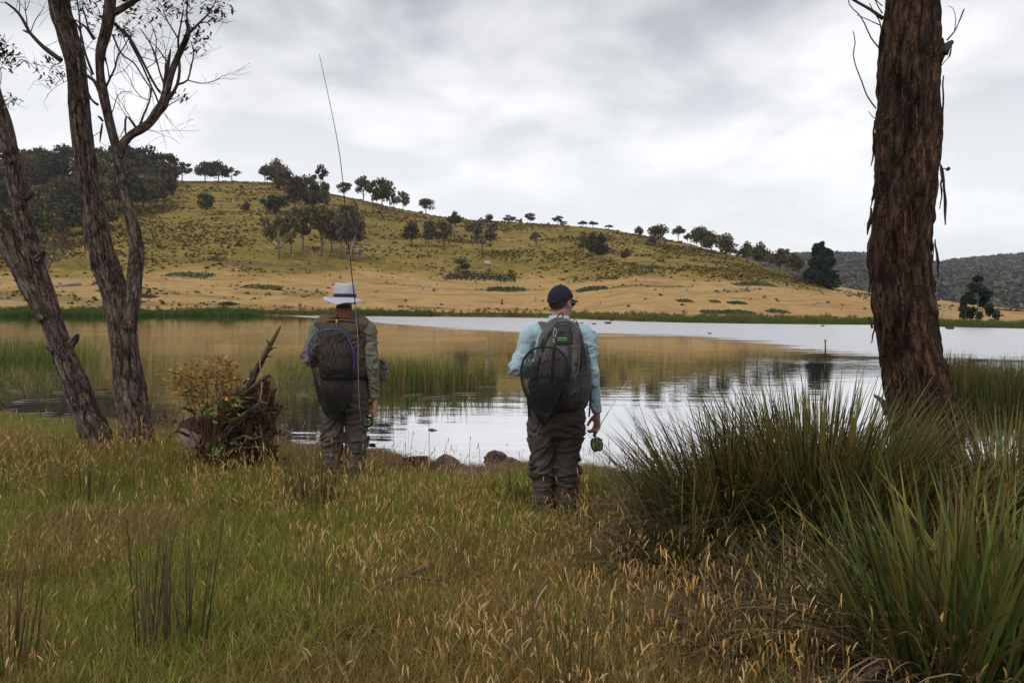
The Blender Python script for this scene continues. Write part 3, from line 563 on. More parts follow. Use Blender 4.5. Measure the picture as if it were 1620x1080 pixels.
for a in [
 (289,291,32,30,'open','dull','sparse gum tree on the skyline just right of the dense wood'),
 (272,294,24,26,'open','grey','thin greyish gum beside the right edge of the dense wood'),
 (325,291,32,32,'round','dull','gum on the skyline, left one of three standing close together'),
 (346,292,30,34,'round','dull','middle and tallest of three gums standing close together on the left skyline'),
 (367,292,24,24,'open','dull','small thin gum, right one of three standing close together on the left skyline'),
 (419,294,24,30,'umbrella','dull','gum with two bare stems showing at the left end of the big hilltop clump'),
 (437,300,38,44,'round','dull','tall domed gum rising above the hilltop clump left of the long rod'),
 (449,318,34,44,'round','brown','brownish gum in the middle of the hilltop clump'),
 (424,336,22,24,'low','teal','bluish green bush at the lower left of the hilltop clump'),
 (441,340,34,34,'low','dark','very dark rounded bush at the lower edge of the hilltop clump'),
 (466,336,38,54,'round','dull','pale stemmed gum in the hilltop clump'),
 (482,338,34,56,'round','dull','gum in the hilltop clump right of the pale stem'),
 (496,340,34,50,'round','dark','dark gum near the right end of the hilltop clump'),
 (512,337,22,46,'round','dull','narrow gum at the right end of the hilltop clump'),
 (506,322,34,54,'lean','dull','tall lopsided gum with a lone tuft leaning over the skyline'),
 (441,411,44,66,'open','olive','gum with straight pale trunk at the left of the mid slope grove'),
 (460,403,34,56,'open','olive','second gum from the left in the mid slope grove'),
 (479,396,40,64,'open','olive','leaning gum in the mid slope grove'),
 (508,406,46,74,'open','olive','wide gum in the middle of the mid slope grove'),
 (524,400,40,66,'round','olive','gum behind the thin white stem in the mid slope grove'),
 (539,411,42,82,'open','grey','greyish gum with a pale leaning trunk close to the long rod'),
 (557,412,38,86,'round','dull','tall dark gum at the right edge of the mid slope grove'),
 (543,309,22,21,'round','grey','small grey gum alone on the skyline right of the long rod'),
 (574,325,32,42,'open','dull','left one of a row of gums stepping down the skyline'),
 (588,331,24,38,'open','dull','slender gum in the row stepping down the skyline'),
 (603,334,36,48,'round','dull','bushiest gum of the row stepping down the skyline'),
 (622,336,16,28,'open','grey','thin gum near the end of the row stepping down the skyline'),
 (636,340,20,34,'open','dull','last gum of the row stepping down the skyline'),
 (672,339,25,24,'round','grey','compact round gum alone on the skyline above the paddock stumps'),
 (650,391,32,38,'round','dull','round gum, left one of three below the ridge'),
 (677,391,26,40,'round','dull','middle one of three gums below the ridge'),
 (700,392,26,40,'round','dull','right one of three gums below the ridge'),
 (718,374,24,38,'umbrella','dull','lollipop shaped gum with a bare stem near the ridge'),
 (761,404,48,54,'open','grey','broad spreading gum with pale trunk in mid slope'),
 (771,358,14,18,'round','dark','little dark tree on the ridge above the broad spreading gum'),
 (731,431,26,25,'low','teal','bluish green young tree low on the slope'),
 (803,352,20,13,'low','dull','low bush on the ridge, left of the small square one'),
 (819,352,11,8,'low','dull','tiny bush on the ridge between two larger ones'),
 (836,353,16,16,'round','dull','small square crowned tree on the ridge'),
 (880,358,18,15,'open','dull','ragged small tree on the ridge above the cap of the blue shirted man'),
 (889,358,13,8,'low','grey','small sprawling bush beside the ragged ridge tree'),
 (919,361,16,11,'umbrella','dull','flat topped little tree on the ridge, left one of a touching pair'),
 (935,362,16,12,'umbrella','dull','flat topped little tree on the ridge, right one of a touching pair'),
 (960,364,14,8,'umbrella','grey','low flat bush alone on the ridge'),
 (846,391,20,24,'umbrella','grey','small umbrella shaped tree alone on the mid slope'),
 (921,410,20,38,'open','dull','left one of three dense gums above the paddock'),
 (936,412,24,42,'round','dark','middle one of three dense gums above the paddock'),
 (949,416,28,44,'round','dark','right and widest of three dense gums above the paddock'),
 (988,421,18,28,'umbrella','grey','small gum alone to the right of the three dense gums'),
 (1007,377,16,18,'round','dull','small round tree at the upper end of the right hand ridge row'),
 (1040,391,36,36,'low','dull','broad dense tree in the right hand ridge row'),
 (1070,384,22,26,'umbrella','dull','tree with sky under its crown in the right hand ridge row'),
 (1085,388,15,19,'umbrella','dull','smaller tree with sky under its crown in the right hand ridge row'),
 (1106,396,32,36,'round','dull','tall dark tree where the right hand ridge row thickens'),
 (1122,402,32,34,'round','dull','tree inside the thick end of the right hand ridge row'),
 (1146,412,36,40,'round','olive','rounded olive tree closing the thick end of the right hand ridge row'),
 (1164,408,14,15,'low','dark','dark bush beyond the thick end of the right hand ridge row'),
 (1179,416,24,32,'round','dull','tree left of the pale stemmed one on the falling ridge'),
 (1199,424,32,38,'round','dull','pale stemmed tree on the falling ridge'),
 (1231,438,36,42,'open','dull','spreading tree with bare trunk left of the dark pine'),
 (1252,437,32,34,'round','dull','tree tucked between the spreading one and the dark pine'),
 (1340,452,34,24,'bare','brown','nearly leafless brown tree right of the dark pine'),
 (326,342,26,34,'round','teal','young bluish green tree alone on the upper slope'),
 (388,338,14,20,'low','dark','small dark shrub on the upper slope'),
 (381,299,6,6,'low','dark','tiny dark shrub just under the left skyline'),
 (75,462,64,112,'bare','brown','brownish half bare tree seen between the left gum trunks'),
 (215,400,0,0,None,None,None),
]:
    if a[4] is None: continue
    htree(*a, group=G1 if a[2] > 0 else None)
htree(1297, 455, 54, 66, 'pine', 'pine', 'large dark green pine standing at the right end of the hill', 'pine_tree', 'pine tree')
htree(1545, 509, 46, 66, 'conifer', 'pine', 'dark conifer with layered boughs on the far shore right of the big trunk', 'conifer_tree', 'conifer')
# the dense wood at the top left
random.seed(11); kx = [0, 50, 100, 150, 180, 220, 250, 265]; ky = [425, 410, 392, 375, 358, 345, 336, 322]
k = 0; tries = 0; done = []
while k < 96 and tries < 4000:
    tries += 1; px = random.uniform(-60, 262); lo = 286 if px < 240 else 292; hi = np.interp(px, kx, ky); py = random.uniform(lo, hi)
    if any(abs(px-a_)/14+abs(py-b_)/9 < 1 for a_, b_ in done): continue
    done.append((px, py)); k += 1; h = random.uniform(46, 62)*(.9 if py > 330 else 1.0)
    htree(px, py, random.uniform(34, 50), h, random.choice(['round', 'round', 'open']), random.choice(['dull', 'dark', 'dark', 'olive', 'dull']), 'dull green gum standing in the dense wood at the top left of the hill', group='gums of the dense wood on the hill top left')
# dead standing stems
def deadstem(px, py, h, w_, label, lean=.05):
    x, D, z = hit(px, py); H = h*D/FPX; mb = MB(); r = w_*D/FPX/2
    add_tube(mb, [(0, 0, -.1), (lean*H*.4, 0, H*.5), (lean*H, 0, H)], [r, r*.8, r*.25], 6)
    for s_ in (-1, 1): add_tube(mb, [(lean*H*.4, 0, H*.5), (lean*H*.4+s_*.16*H, 0, H*.72), (lean*H*.4+s_*.2*H, 0, H*.9)], [r*.5, r*.3, r*.1], 4)
    o = mb.build('dead_tree', M['silver']); o.location = (x, D, z); tag(o, label, 'dead tree'); return o
deadstem(551, 413, 42, 4, 'pale leaning dead stem at the foot of the mid slope grove', .25)
deadstem(524, 400, 26, 2.2, 'thin white dead stem inside the mid slope grove', 0)
deadstem(64, 378, 46, 2.4, 'thin white dead tree in front of the dense wood')
deadstem(372, 331, 14, 3, 'short whitish dead trunk on the upper slope', -.3)
deadstem(465, 334, 17, 2.6, 'pale bare stem under the hilltop clump', 0)
# stumps on the paddock
def stump(px, py, h, w_, label, dark=0, lean=0., group=None):
    x, D, z = hit(px, py); H = h*D/FPX; r = w_*D/FPX/2; mb = MB(); n = 9
    path = [(0, 0, -.15), (0, 0, H*.35), (lean*H, 0, H*.8), (lean*H*1.1, 0, H)]
    V, Q, T, A = tube(np.array(path), [r*1.25, r, r*.9, r*.5], n=n); V = V*1.0; V += (rng.random(V.shape)-.5)*r*.45; mb.add(V, Q, T, (.35, .28, .25) if dark else (1, 1, 1), att=A)
    for q in range(3):
        a_ = rng.random()*6.28; add_tube(mb, [(0, 0, .05), (math.cos(a_)*r*1.6, math.sin(a_)*r*1.6, -.1)], [r*.5, r*.2], 5)
    o = mb.build('tree_stump', M['stump'], smooth=False); o.location = (x, D, z); tag(o, label, 'stump', group); return o
mm, nt, b, o = newmat('weathered_stump'); a = N(nt, 'ShaderNodeAttribute', attribute_name='col'); tcn = N(nt, 'ShaderNodeTexCoord'); t = tex(nt, 2.5, 5, .6, tcn.outputs['Object'])
L(nt, mixc(nt, 1.0, ramp(nt, t.outputs[0], [(.4, (.16, .13, .12)), (.55, (.42, .38, .37)), (.7, (.5, .47, .47))]), a.outputs['Color'], 'MULTIPLY'), b.inputs['Base Color']); b.inputs['Roughness'].default_value = .9; M['stump'] = mm
GS = 'weathered stumps on the golden paddock'
for a in [(668, 461, 9, 6, 'chunky pale stump, largest one in the middle of the golden paddock'), (690, 453, 5, 3, 'small pale stump just above the dark topped one', 0), (686, 461, 5, 5, 'half burnt dark and pale stump right of the chunky pale one', 1),
          (692, 461, 4, 3, 'pale half of the burnt stump pair', 0), (696, 442, 5, 6, 'whitish stump with a dark one beside it under the scrub edge', 0), (703, 442, 4, 5, 'dark stump touching a whitish one under the scrub edge', 1),
          (620, 442, 5, 4, 'pale stump at the left end of the row under the scrub edge', 0), (644, 442, 4, 3, 'small pale stump second in the row under the scrub edge', 0), (538, 441, 5, 3, 'dark little stump left of the grey hat', 1),
          (690, 483, 3, 5, 'low stump near the far water edge', 0), (698, 483, 3, 5, 'low dark stump beside another near the far water edge', 1), (793, 480, 7, 3, 'narrow dark post like stump left of the black cap', 1, .1),
          (846, 478, 9, 4, 'tall grey stump just left of the black cap', 0), (950, 483, 5, 8, 'grey rocky looking stump right of the black cap', 0), (1036, 480, 4, 4, 'small grey stump in the open paddock right of the blue shirted man', 0),
          (1085, 462, 5, 5, 'whitish stump high on the open paddock', 0), (1083, 486, 4, 3, 'grey stump close above the far shore grass', 0), (1208, 471, 3, 5, 'dark mound like stump below the pine slope', 1), (1225, 451, 6, 3, 'pale upright stump under the spreading tree', 0),
          (1239, 451, 3, 4, 'little white stump left of the pine', 0), (1263, 455, 3, 3, 'dark stump close to the foot of the pine', 1), (1283, 469, 3, 4, 'small pale stump below the pine', 0), (1292, 482, 4, 5, 'dark and white stump between the pine and the water', 0),
          (1372, 476, 4, 8, 'pale stump beside the big trunk on the right', 0), (1261, 505, 4, 6, 'greyish stump in the reed fringe below the pine', 0), (1328, 507, 4, 6, 'grey stump in the reed fringe left of the big trunk', 0),
          (1494, 494, 4, 5, 'white stump right of the big trunk', 0), (1490, 500, 4, 5, 'grey stump right of the big trunk nearer the water', 0), (569, 403, 8, 6, 'dark burnt stump at the right edge of the grove', 1), (572, 407, 6, 4, 'whitish stump at the right edge of the grove', 0),
          (1102, 463, 2, 3, 'tiny pale stump high on the open paddock', 0), (770, 418, 5, 10, 'grey heap of broken wood in the bare patch of the slope', 0), (492, 401, 5, 5, 'pale stump between the grove trunks', 0), (462, 405, 3, 4, 'small white stump by the second grove tree', 0)]:
    stump(*a, group=GS)
# fallen silver log at the left, and small ones
def log(px0, py0, px1, py1, thick, label):
    x0, D0, z0 = hit(px0, py0); x1, D1, z1 = hit(px1, py1); mb = MB(); r = thick*D0/FPX/2
    add_tube(mb, [(0, 0, r), ((x1-x0)/2, (D1-D0)/2, (z1-z0)/2+r*1.3), (x1-x0, D1-D0, z1-z0+r)], [r*.6, r, r*1.1], 8)
    for q in range(5):
        f = .55+.45*rng.random(); b0 = np.array([(x1-x0)*f, (D1-D0)*f, (z1-z0)*f+r]); d = np.array([rng.normal()*.6+.4, rng.normal()*.5, 1.0])*r*4*rng.random()
        add_tube(mb, [b0, b0+d*.6, b0+d*1.3], [r*.5, r*.35, r*.1], 5)
    o = mb.build('fallen_log', M['silver']); o.location = (x0, D0, z0); tag(o, label, 'log'); return o
log(84, 455, 127, 451, 4.5, 'silver fallen log with broken boughs on the left paddock')
log(430, 383, 444, 393, 2.5, 'thin fallen pole lying downhill on the left slope')
log(648, 451, 668, 453, 1.6, 'thin fallen branch left of the chunky pale stump')
# dark scrubby mounds on the paddock: wide low bushes
def mound(px, py, w_, h, pal, label, cat='bush'):
    x, D, z = hit(px, py); W = w_*D/FPX; H = max(h*D/FPX*.6, .2); mb = MB(); n = int(160+60*W)
    p = np.column_stack([rng.uniform(-.5, .5, n)*W, rng.normal(0, W*.12+.5, n), np.zeros(n)]); p[:, 2] = rng.random(n)*H*(1-np.abs(p[:, 0]/W*2)**2*.8)
    V, Q, C = cards(p, .42, pick(CR[pal], n, var=.35)); mb.add(V, Q, col=C); gx = x+V[:, 0]; gD = D+V[:, 1]
    V[:, 2] += farz(810+gx/gD*FPX, gD)-z; mb.V[-1] = V
    o = mb.build('low_bush', M['far'], smooth=False); o.location = (x, D, z); tag(o, label, cat); return o
mound(800, 459, 60, 5, 'teal', 'long low green bush patch on the paddock left of the black cap')
mound(935, 459, 48, 6, 'teal', 'long low green bush patch on the paddock right of the black cap')
mound(760, 440, 110, 10, 'dark', 'dark scrub band along the foot of the slope behind the black cap')
mound(1150, 495, 80, 5, 'teal', 'long dark green bush patch near the water on the right paddock')
mound(1230, 494, 32, 4, 'teal', 'short green bush patch near the water below the pine')
mound(1082, 477, 22, 3, 'olive', 'small low bush on the open right paddock')
mound(1130, 478, 14, 3, 'olive', 'small bush right of another on the open right paddock')
mound(1165, 480, 26, 3.5, 'teal', 'greyish green low bush in the middle of the right paddock')
mound(1190, 450, 60, 5, 'teal', 'bluish green scrub at the foot of the slope left of the pine')
mound(1028, 424, 40, 6, 'teal', 'bluish green scrub patch on the slope above the right paddock')
mound(415, 455, 60, 5, 'olive', 'olive scrub patch on the paddock left of the grey hat')
mound(300, 436, 70, 6, 'teal', 'dark green scrub patch along the track on the left slope')
mound(1270, 449, 60, 16, 'dull', 'brownish scrub at the foot of the dark pine')
mound(230, 470, 30, 7, 'brown', 'reddish brown bushes on the left paddock behind the forked gum')
mound(360, 482, 22, 5, 'dark', 'dark little bush above the left reeds')
# birds and the stake
def bird(px, py, s, label, z=0., neck=True):
    p_ = Pg(px, py, 0.0) if z == 0 else P(px, py, z); mb = MB(); V, Q, T = ellips((0, 0, s*.12), (s*.5, s*.2, s*.18), 10, 6); mb.add(V, Q, T)
    if neck: add_tube(mb, [(s*.35, 0, s*.15), (s*.5, 0, s*.5), (s*.45, 0, s*.8), (s*.62, 0, s*.82)], [s*.08, s*.05, s*.05, s*.04], 6)
    add_tube(mb, [(-s*.4, 0, s*.15), (-s*.62, 0, s*.26)], [s*.1, s*.02], 5)
    o = mb.build('water_bird', M['twig']); o.location = p_; tag(o, label, 'water bird'); return o
bird(962, 512, .8, 'dark swan like bird on the far water right of the blue shirted man')
bird(940, 513, .5, 'low dark bird on the water nearest the blue shirted man', neck=False)
bird(921, 511.5, .4, 'smallest bird low on the water behind the man in blue', neck=False)
bird(1301, 516, .45, 'lone dark duck on the far water below the pine')
bird(1123, 528, .3, 'small duck on the silver water left of the stake', neck=False)
bird(1503, 520.5, 1.0, 'dark bird on the far water right of the big trunk', neck=False)
p_ = Pg(1305, 560); mb = MB(); add_tube(mb, [(0, 0, -.4), (.02, 0, .3), (-.02, 0, .62)], [.035, .03, .022], 6); add_tube(mb, [(0, 0, .45), (.05, 0, .6)], [.02, .01], 5)
o = mb.build('stake', M['twig']); o.location = p_; tag(o, 'thin dark stake standing in the lake left of the big trunk', 'stake')
# ================================================================= NEAR TREES
def stem(pts, D, dz=0):
    """rows (px, py, half width px[, extra depth]) at distance D -> rows x y z r"""
    o = []
    for q in pts:
        d = D+(q[3] if len(q) > 3 else 0); v = P(q[0], q[1], d); o.append((v.x, v.y, v.z, q[2]*d/FPX))
    return o
def bark_tube(mb, rows, step=.03, n=96, amp=.014, fx=13, fz=1.3, seed=0, lump=.03, col=(1, 1, 1), flare=0):
    q = resample(rows, step); path, r = q[:, :3], q[:, 3]; q[:, 3] = r = np.maximum(r-(amp*1.15+lump*.45)*np.minimum(r/.12, 1.3), r*.45)
    def disp(att, th):
        x, y, z = att[..., 0], att[..., 1], att[..., 2]; c = np.stack([x*fx, y*fx, z*fz+0*x], -1); c[..., 0] += (vn(np.stack([x*3, y*3, z*2.2], -1), seed+5)-.5)*2
        f = 1-np.abs(2*vn(c, seed)-1); f2 = vn(np.stack([x*fx*3.3, y*fx*3.3, z*fz*3.5], -1), seed+1); lo = fbm(np.stack([x*3.5, y*3.5, z*1.7], -1), 3, seed+2)
        pl = np.maximum(0, vn(np.stack([x*fx*.8, y*fx*.8, z*2.6], -1), seed+7)-.62)*1.6
        cr = -np.exp(-((vn(np.stack([x*1.2, y*1.2, z*2.4], -1), seed+9)-.5)/.012)**2)*.5
        rr = np.minimum(r/.12, 1.3)[:, None]
        return ((f-.5)*amp+(f2-.5)*amp*.9+pl*amp*1.6)*rr+(lo-.5)*2*lump*rr
    V, Q, T, A = tube(path, r, n=n, disp=disp); tint = .72+.5*fbm(A*np.array([3, 3, .9]), 3, seed+3)[:, None]
    mb.add(V, Q, T, np.array(col)*tint, att=A+seed*3.1); return path, r
def twigs(mb, p0, d0, length, r0, depth, rngs, curl=.35, kids=3, n=4):
    """recursive fine twigs; returns end points"""
    ends = []; k = 5; p = np.array(p0, float); d = np.array(d0, float); d /= np.linalg.norm(d)+1e-9; pts = [p.copy()]; ds_ = [d.copy()]
    for i in range(k):
        d = d+rngs.normal(0, curl*.35, 3); d /= np.linalg.norm(d); p = p+d*length/k; pts.append(p.copy()); ds_.append(d.copy())
    add_tube(mb, pts, np.linspace(r0, max(r0*.35, .0012), k+1), n, cap=False)
    if depth == 0: return [pts[-1], pts[-2]]
    for j in range(kids):
        f = rngs.integers(1, k+1); q = ds_[f]+rngs.normal(0, .62, 3); ends += twigs(mb, pts[f], q, length*(.45+.25*rngs.random()), r0*.55, depth-1, rngs, curl, kids, 3)
    return ends+[pts[-1]]
GL = [(.028, .036, .018), (.045, .052, .024), (.060, .058, .026), (.075, .050, .028)]
def leaves(mb, cts, per, spread, size, cols=GL, rngs=None):
    cts = np.asarray(cts); n = len(cts)*per; p = np.repeat(cts, per, 0)+rng.normal(size=(n, 3))*spread
    az = rng.random(n)*6.28; V, Q, C = blades(p, az, .6+rng.random(n)*1.9, rng.random(n)*.5, size*(.6+.7*rng.random(n)), size*.42, pick(cols, n, var=.35), 3); mb.add(V, Q, col=C)
def near_tree(name, base, label, stems, bark, amp, **kw):
    t = thing(name, (0, 0, 0), label, 'tree'); mb = MB()
    for i, (rows, n, sd_) in enumerate(stems): bark_tube(mb, rows, n=n, amp=amp, seed=sd_, **kw)
    mb.build('trunk', bark, t); return t
def crown_above(t, c, rad, n_cl, seed, src):
    """the leafy top of the tree, over the frame"""
    rg = np.random.default_rng(seed); mb = MB(); lv = MB()
    for k in range(14):
        a = rg.random()*6.28; q = rg.random()**.5*rad[0]*.75; e = np.array(c)+[math.cos(a)*q, math.sin(a)*q, (rg.random()-.3)*rad[2]]
        s_ = np.array(src[k % len(src)]); mid = (s_+e)/2+rg.normal(0, .25, 3)+[0, 0, .2]
        add_tube(mb, [s_, mid, e], [.06, .035, .012], 7, step=.3)
    mb.build('branch', M['bark_s'], t)
    d = rg.normal(size=(n_cl, 3)); d /= np.linalg.norm(d, axis=1)[:, None]; p = np.array(c)+d*(rg.random((n_cl, 1))**.45)*np.array(rad)
    leaves(lv, p, 26, .20, .11); lv.build('foliage', M['gum'], t)

# ---- big trunk on the right
DR_ = 6.2
rows = stem([(1448, -420, 40), (1447, -260, 43), (1445, -120, 46), (1444, 0, 47.5), (1441, 60, 50), (1438, 110, 51.5), (1436, 200, 52), (1431, 290, 53.5), (1428, 330, 54), (1425, 380, 53.5), (1424, 410, 53.5), (1428, 450, 53.5), (1431, 500, 54.5), (1440, 550, 53.5), (1451, 600, 55.5), (1458, 650, 55.5), (1464, 700, 59), (1468, 745, 66), (1470, 780, 80), (1471, 805, 98), (1471, 830, 120)], DR_)
tr = near_tree('gum_tree', None, 'big reddish brown stringy bark gum trunk rising from the sedges on the right', [(rows, 240, 3)], M['bark_r'], .027, step=.014, lump=.030, fx=17, fz=2.6)
def strip(px0, py0, px1, py1, wpx, D, parent, colr=(1, 1, 1), bow=.02, name='bark_strip', mat='bark_r'):
    a, b_ = P(px0, py0, D), P(px1, py1, D); mb = MB(); n = 9; w_ = wpx*D/FPX
    for i in range(2):
        pass
    k = np.linspace(0, 1, n)[:, None]; C = np.array(a)*(1-k)+np.array(b_)*k+np.array([0, -bow, 0])*np.sin(k*3.1)+rng.normal(0, .003, (n, 3)); wd = w_*(np.sin(k[:, 0]*2.6+.4)**.8)*(.8+.4*rng.random(n))
    V, Q, T, A = tube(C, wd/2, np.full(n, .004), n=6, side=(1, .4, 0)); mb.add(V, Q, T, colr, att=A); return mb.build(name, M[mat], parent)
for a in [(1489, 262, 1496, 356, 7, DR_-.10), (1487, 255, 1487, 330, 5, DR_-.2), (1489, 268, 1503, 266, 9, DR_-.1), (1491, 60, 1489, 100, 14, DR_-.05), (1492, 120, 1487, 240, 5, DR_-.05),
          (1384, 190, 1378, 262, 6, DR_-.12), (1378, 330, 1371, 370, 8, DR_-.1), (1374, 500, 1379, 520, 6, DR_-.1), (1478, 380, 1484, 440, 6, DR_-.1), (1482, 230, 1478, 330, 6, DR_-.33)]:
    strip(*a, tr)
for k in range(26):
    py = random.uniform(20, 640); c_, r_ = 1444-18*math.exp(-((py-400)/170)**2)+(max(py-480, 0))*.12, 50; f = random.uniform(-.75, .75)
    strip(c_+f*r_, py, c_+f*r_+random.uniform(-3, 3), py+random.uniform(40, 110), random.uniform(4, 9), DR_-.238*math.sqrt(1-f*f)-.004, tr, colr=np.array([1, .9, .82])*random.uniform(.7, 1.5), bow=.012)
for k in range(13):
    py = random.uniform(-10, 700); e_ = random.choice([-1, 1]); c_ = np.interp(py, [0, 100, 200, 300, 400, 500, 600, 700], [1444, 1439, 1436, 1430, 1424, 1431, 1451, 1464]); r_ = np.interp(py, [0, 200, 400, 600, 700], [48, 52, 53.5, 55.5, 59])
    strip(c_+e_*(r_-7), py, c_+e_*(r_+random.uniform(-5, 2)), py+random.uniform(20, 60), random.uniform(3, 8), DR_-.06, tr, colr=np.array([.8, .7, .65])*random.uniform(.6, 1.3), bow=.01)
for k in range(9):
    a_ = k*.75+.3; r0 = .30; p0 = np.array([3.25+math.cos(a_)*r0*.6, DR_+math.sin(a_)*r0*.6, .62]); p2 = np.array([3.25+math.cos(a_)*(r0+.45), DR_+math.sin(a_)*(r0+.45), .12]); mb = MB()
    bark_tube(mb, np.array([(*p0, .11), (*((p0*.5+p2*.5)+[0, 0, -.10]), .10), (*p2, .05)]), n=30, amp=.02, seed=70+k, step=.02, lump=.02, fx=17, fz=2.6); mb.build('root', M['bark_r'], tr)
def pxtube(mb, pts, D, n=6, step=.04):
    q = [(*P(a[0], a[1], D+(a[3] if len(a) > 3 else 0)), a[2]*D/FPX) for a in pts]; q = np.array(q); add_tube(mb, q[:, :3], q[:, 3], n, step=step); return q
for nm, pts in (('broken_branch', [(1493, 85, 7), (1499, 73, 6), (1507, 66, 3)]), ('broken_branch', [(1404, 655, 7), (1398, 637, 5), (1386, 627, 2.5), (1382, 624, 1)]), ('broken_branch', [(1397, 30, 3.6), (1378, 16, 2.6), (1350, 0, 2.2), (1330, -14, 1.6)])):
    mb = MB(); pxtube(mb, pts, DR_-.05); mb.build(nm, M['twig'], tr)
for pts in ([(1394, 80, 1.3), (1378, 60, 1.1), (1368, 38, 1), (1358, 22, .9), (1344, 8, .8), (1340, -20, .7)], [(1395, 55, 1.2), (1392, 35, 1), (1384, 22, .8), (1375, 5, .7)], [(1396, 22, 1.1), (1388, 8, .9), (1380, -10, .8)], [(1386, 172, 1.3), (1372, 152, 1.1), (1363, 128, 1), (1354, 105, .9), (1350, 85, .9), (1353, 68, .8), (1350, 50, .7)],
            [(1385, 188, .8), (1378, 182, .6), (1374, 176, .5)], [(1498, 64, 1.3), (1510, 50, 1.1), (1516, 38, .8), (1522, 25, .6)], [(1510, 50, .8), (1512, 30, .6), (1508, 14, .5), (1500, 10, .4)], [(1516, 38, .8), (1524, 18, 1.2), (1526, 14, .5)], [(1489, 104, .8), (1500, 92, .7), (1503, 86, 1.6), (1506, 72, .4)], [(1392, 40, .9), (1370, 30, .7), (1356, 24, .5)], [(1396, 10, .9), (1380, -5, .7)]):
    mb = MB(); pxtube(mb, pts, DR_-.03, 5); mb.build('twig', M['twig'], tr)
crown_above(tr, (3.6, 6.3, 8.6), (3.4, 3.2, 2.2), 420, 5, [tuple(rows[0][:3])])

# ---- forked tree at the left
DB_ = 7.9
L1 = stem([(86, -430, 14), (88, -260, 15), (91, -120, 16), (93, 0, 17.5), (106, 50, 18), (119, 100, 18), (128, 200, 18), (136, 260, 18), (142, 300, 18.5), (161, 400, 22), (178, 450, 24), (192, 500, 25), (199, 560, 24), (206, 620, 27), (214, 670, 28), (219, 710, 31), (221, 745, 37), (222, 765, 44)], DB_)
L2 = stem([(203, 520, 14), (211, 470, 13.5), (213, 440, 13), (216, 400, 12.5), (213, 370, 12), (206, 340, 10.5), (196, 300, 9.5), (189, 270, 8), (184, 235, 8), (175, 200, 8), (164, 150, 8.5), (158, 112, 7.5), (160, 80, 9), (170, 40, 10), (175, 0, 9.5), (183, -60, 9), (190, -200, 7)], DB_-.06)
L3 = stem([(188, 250, 7), (194, 230, 8), (206, 215, 7), (222, 205, 8), (236, 195, 7.5), (250, 176, 8), (258, 165, 8.5), (262, 150, 7.5), (268, 125, 6.5), (277, 100, 6), (286, 80, 5.6), (296, 58, 5.5), (298, 45, 4), (294, 32, 3)], DB_-.06)
tl = near_tree('gum_tree', None, 'rough barked gum forking low into two stems, right of the leaning one on the left', [(L1, 110, 11), (L2, 72, 12), (L3, 48, 13)], M['bark_l'], .013, step=.022, lump=.014, fx=24, fz=2.4)
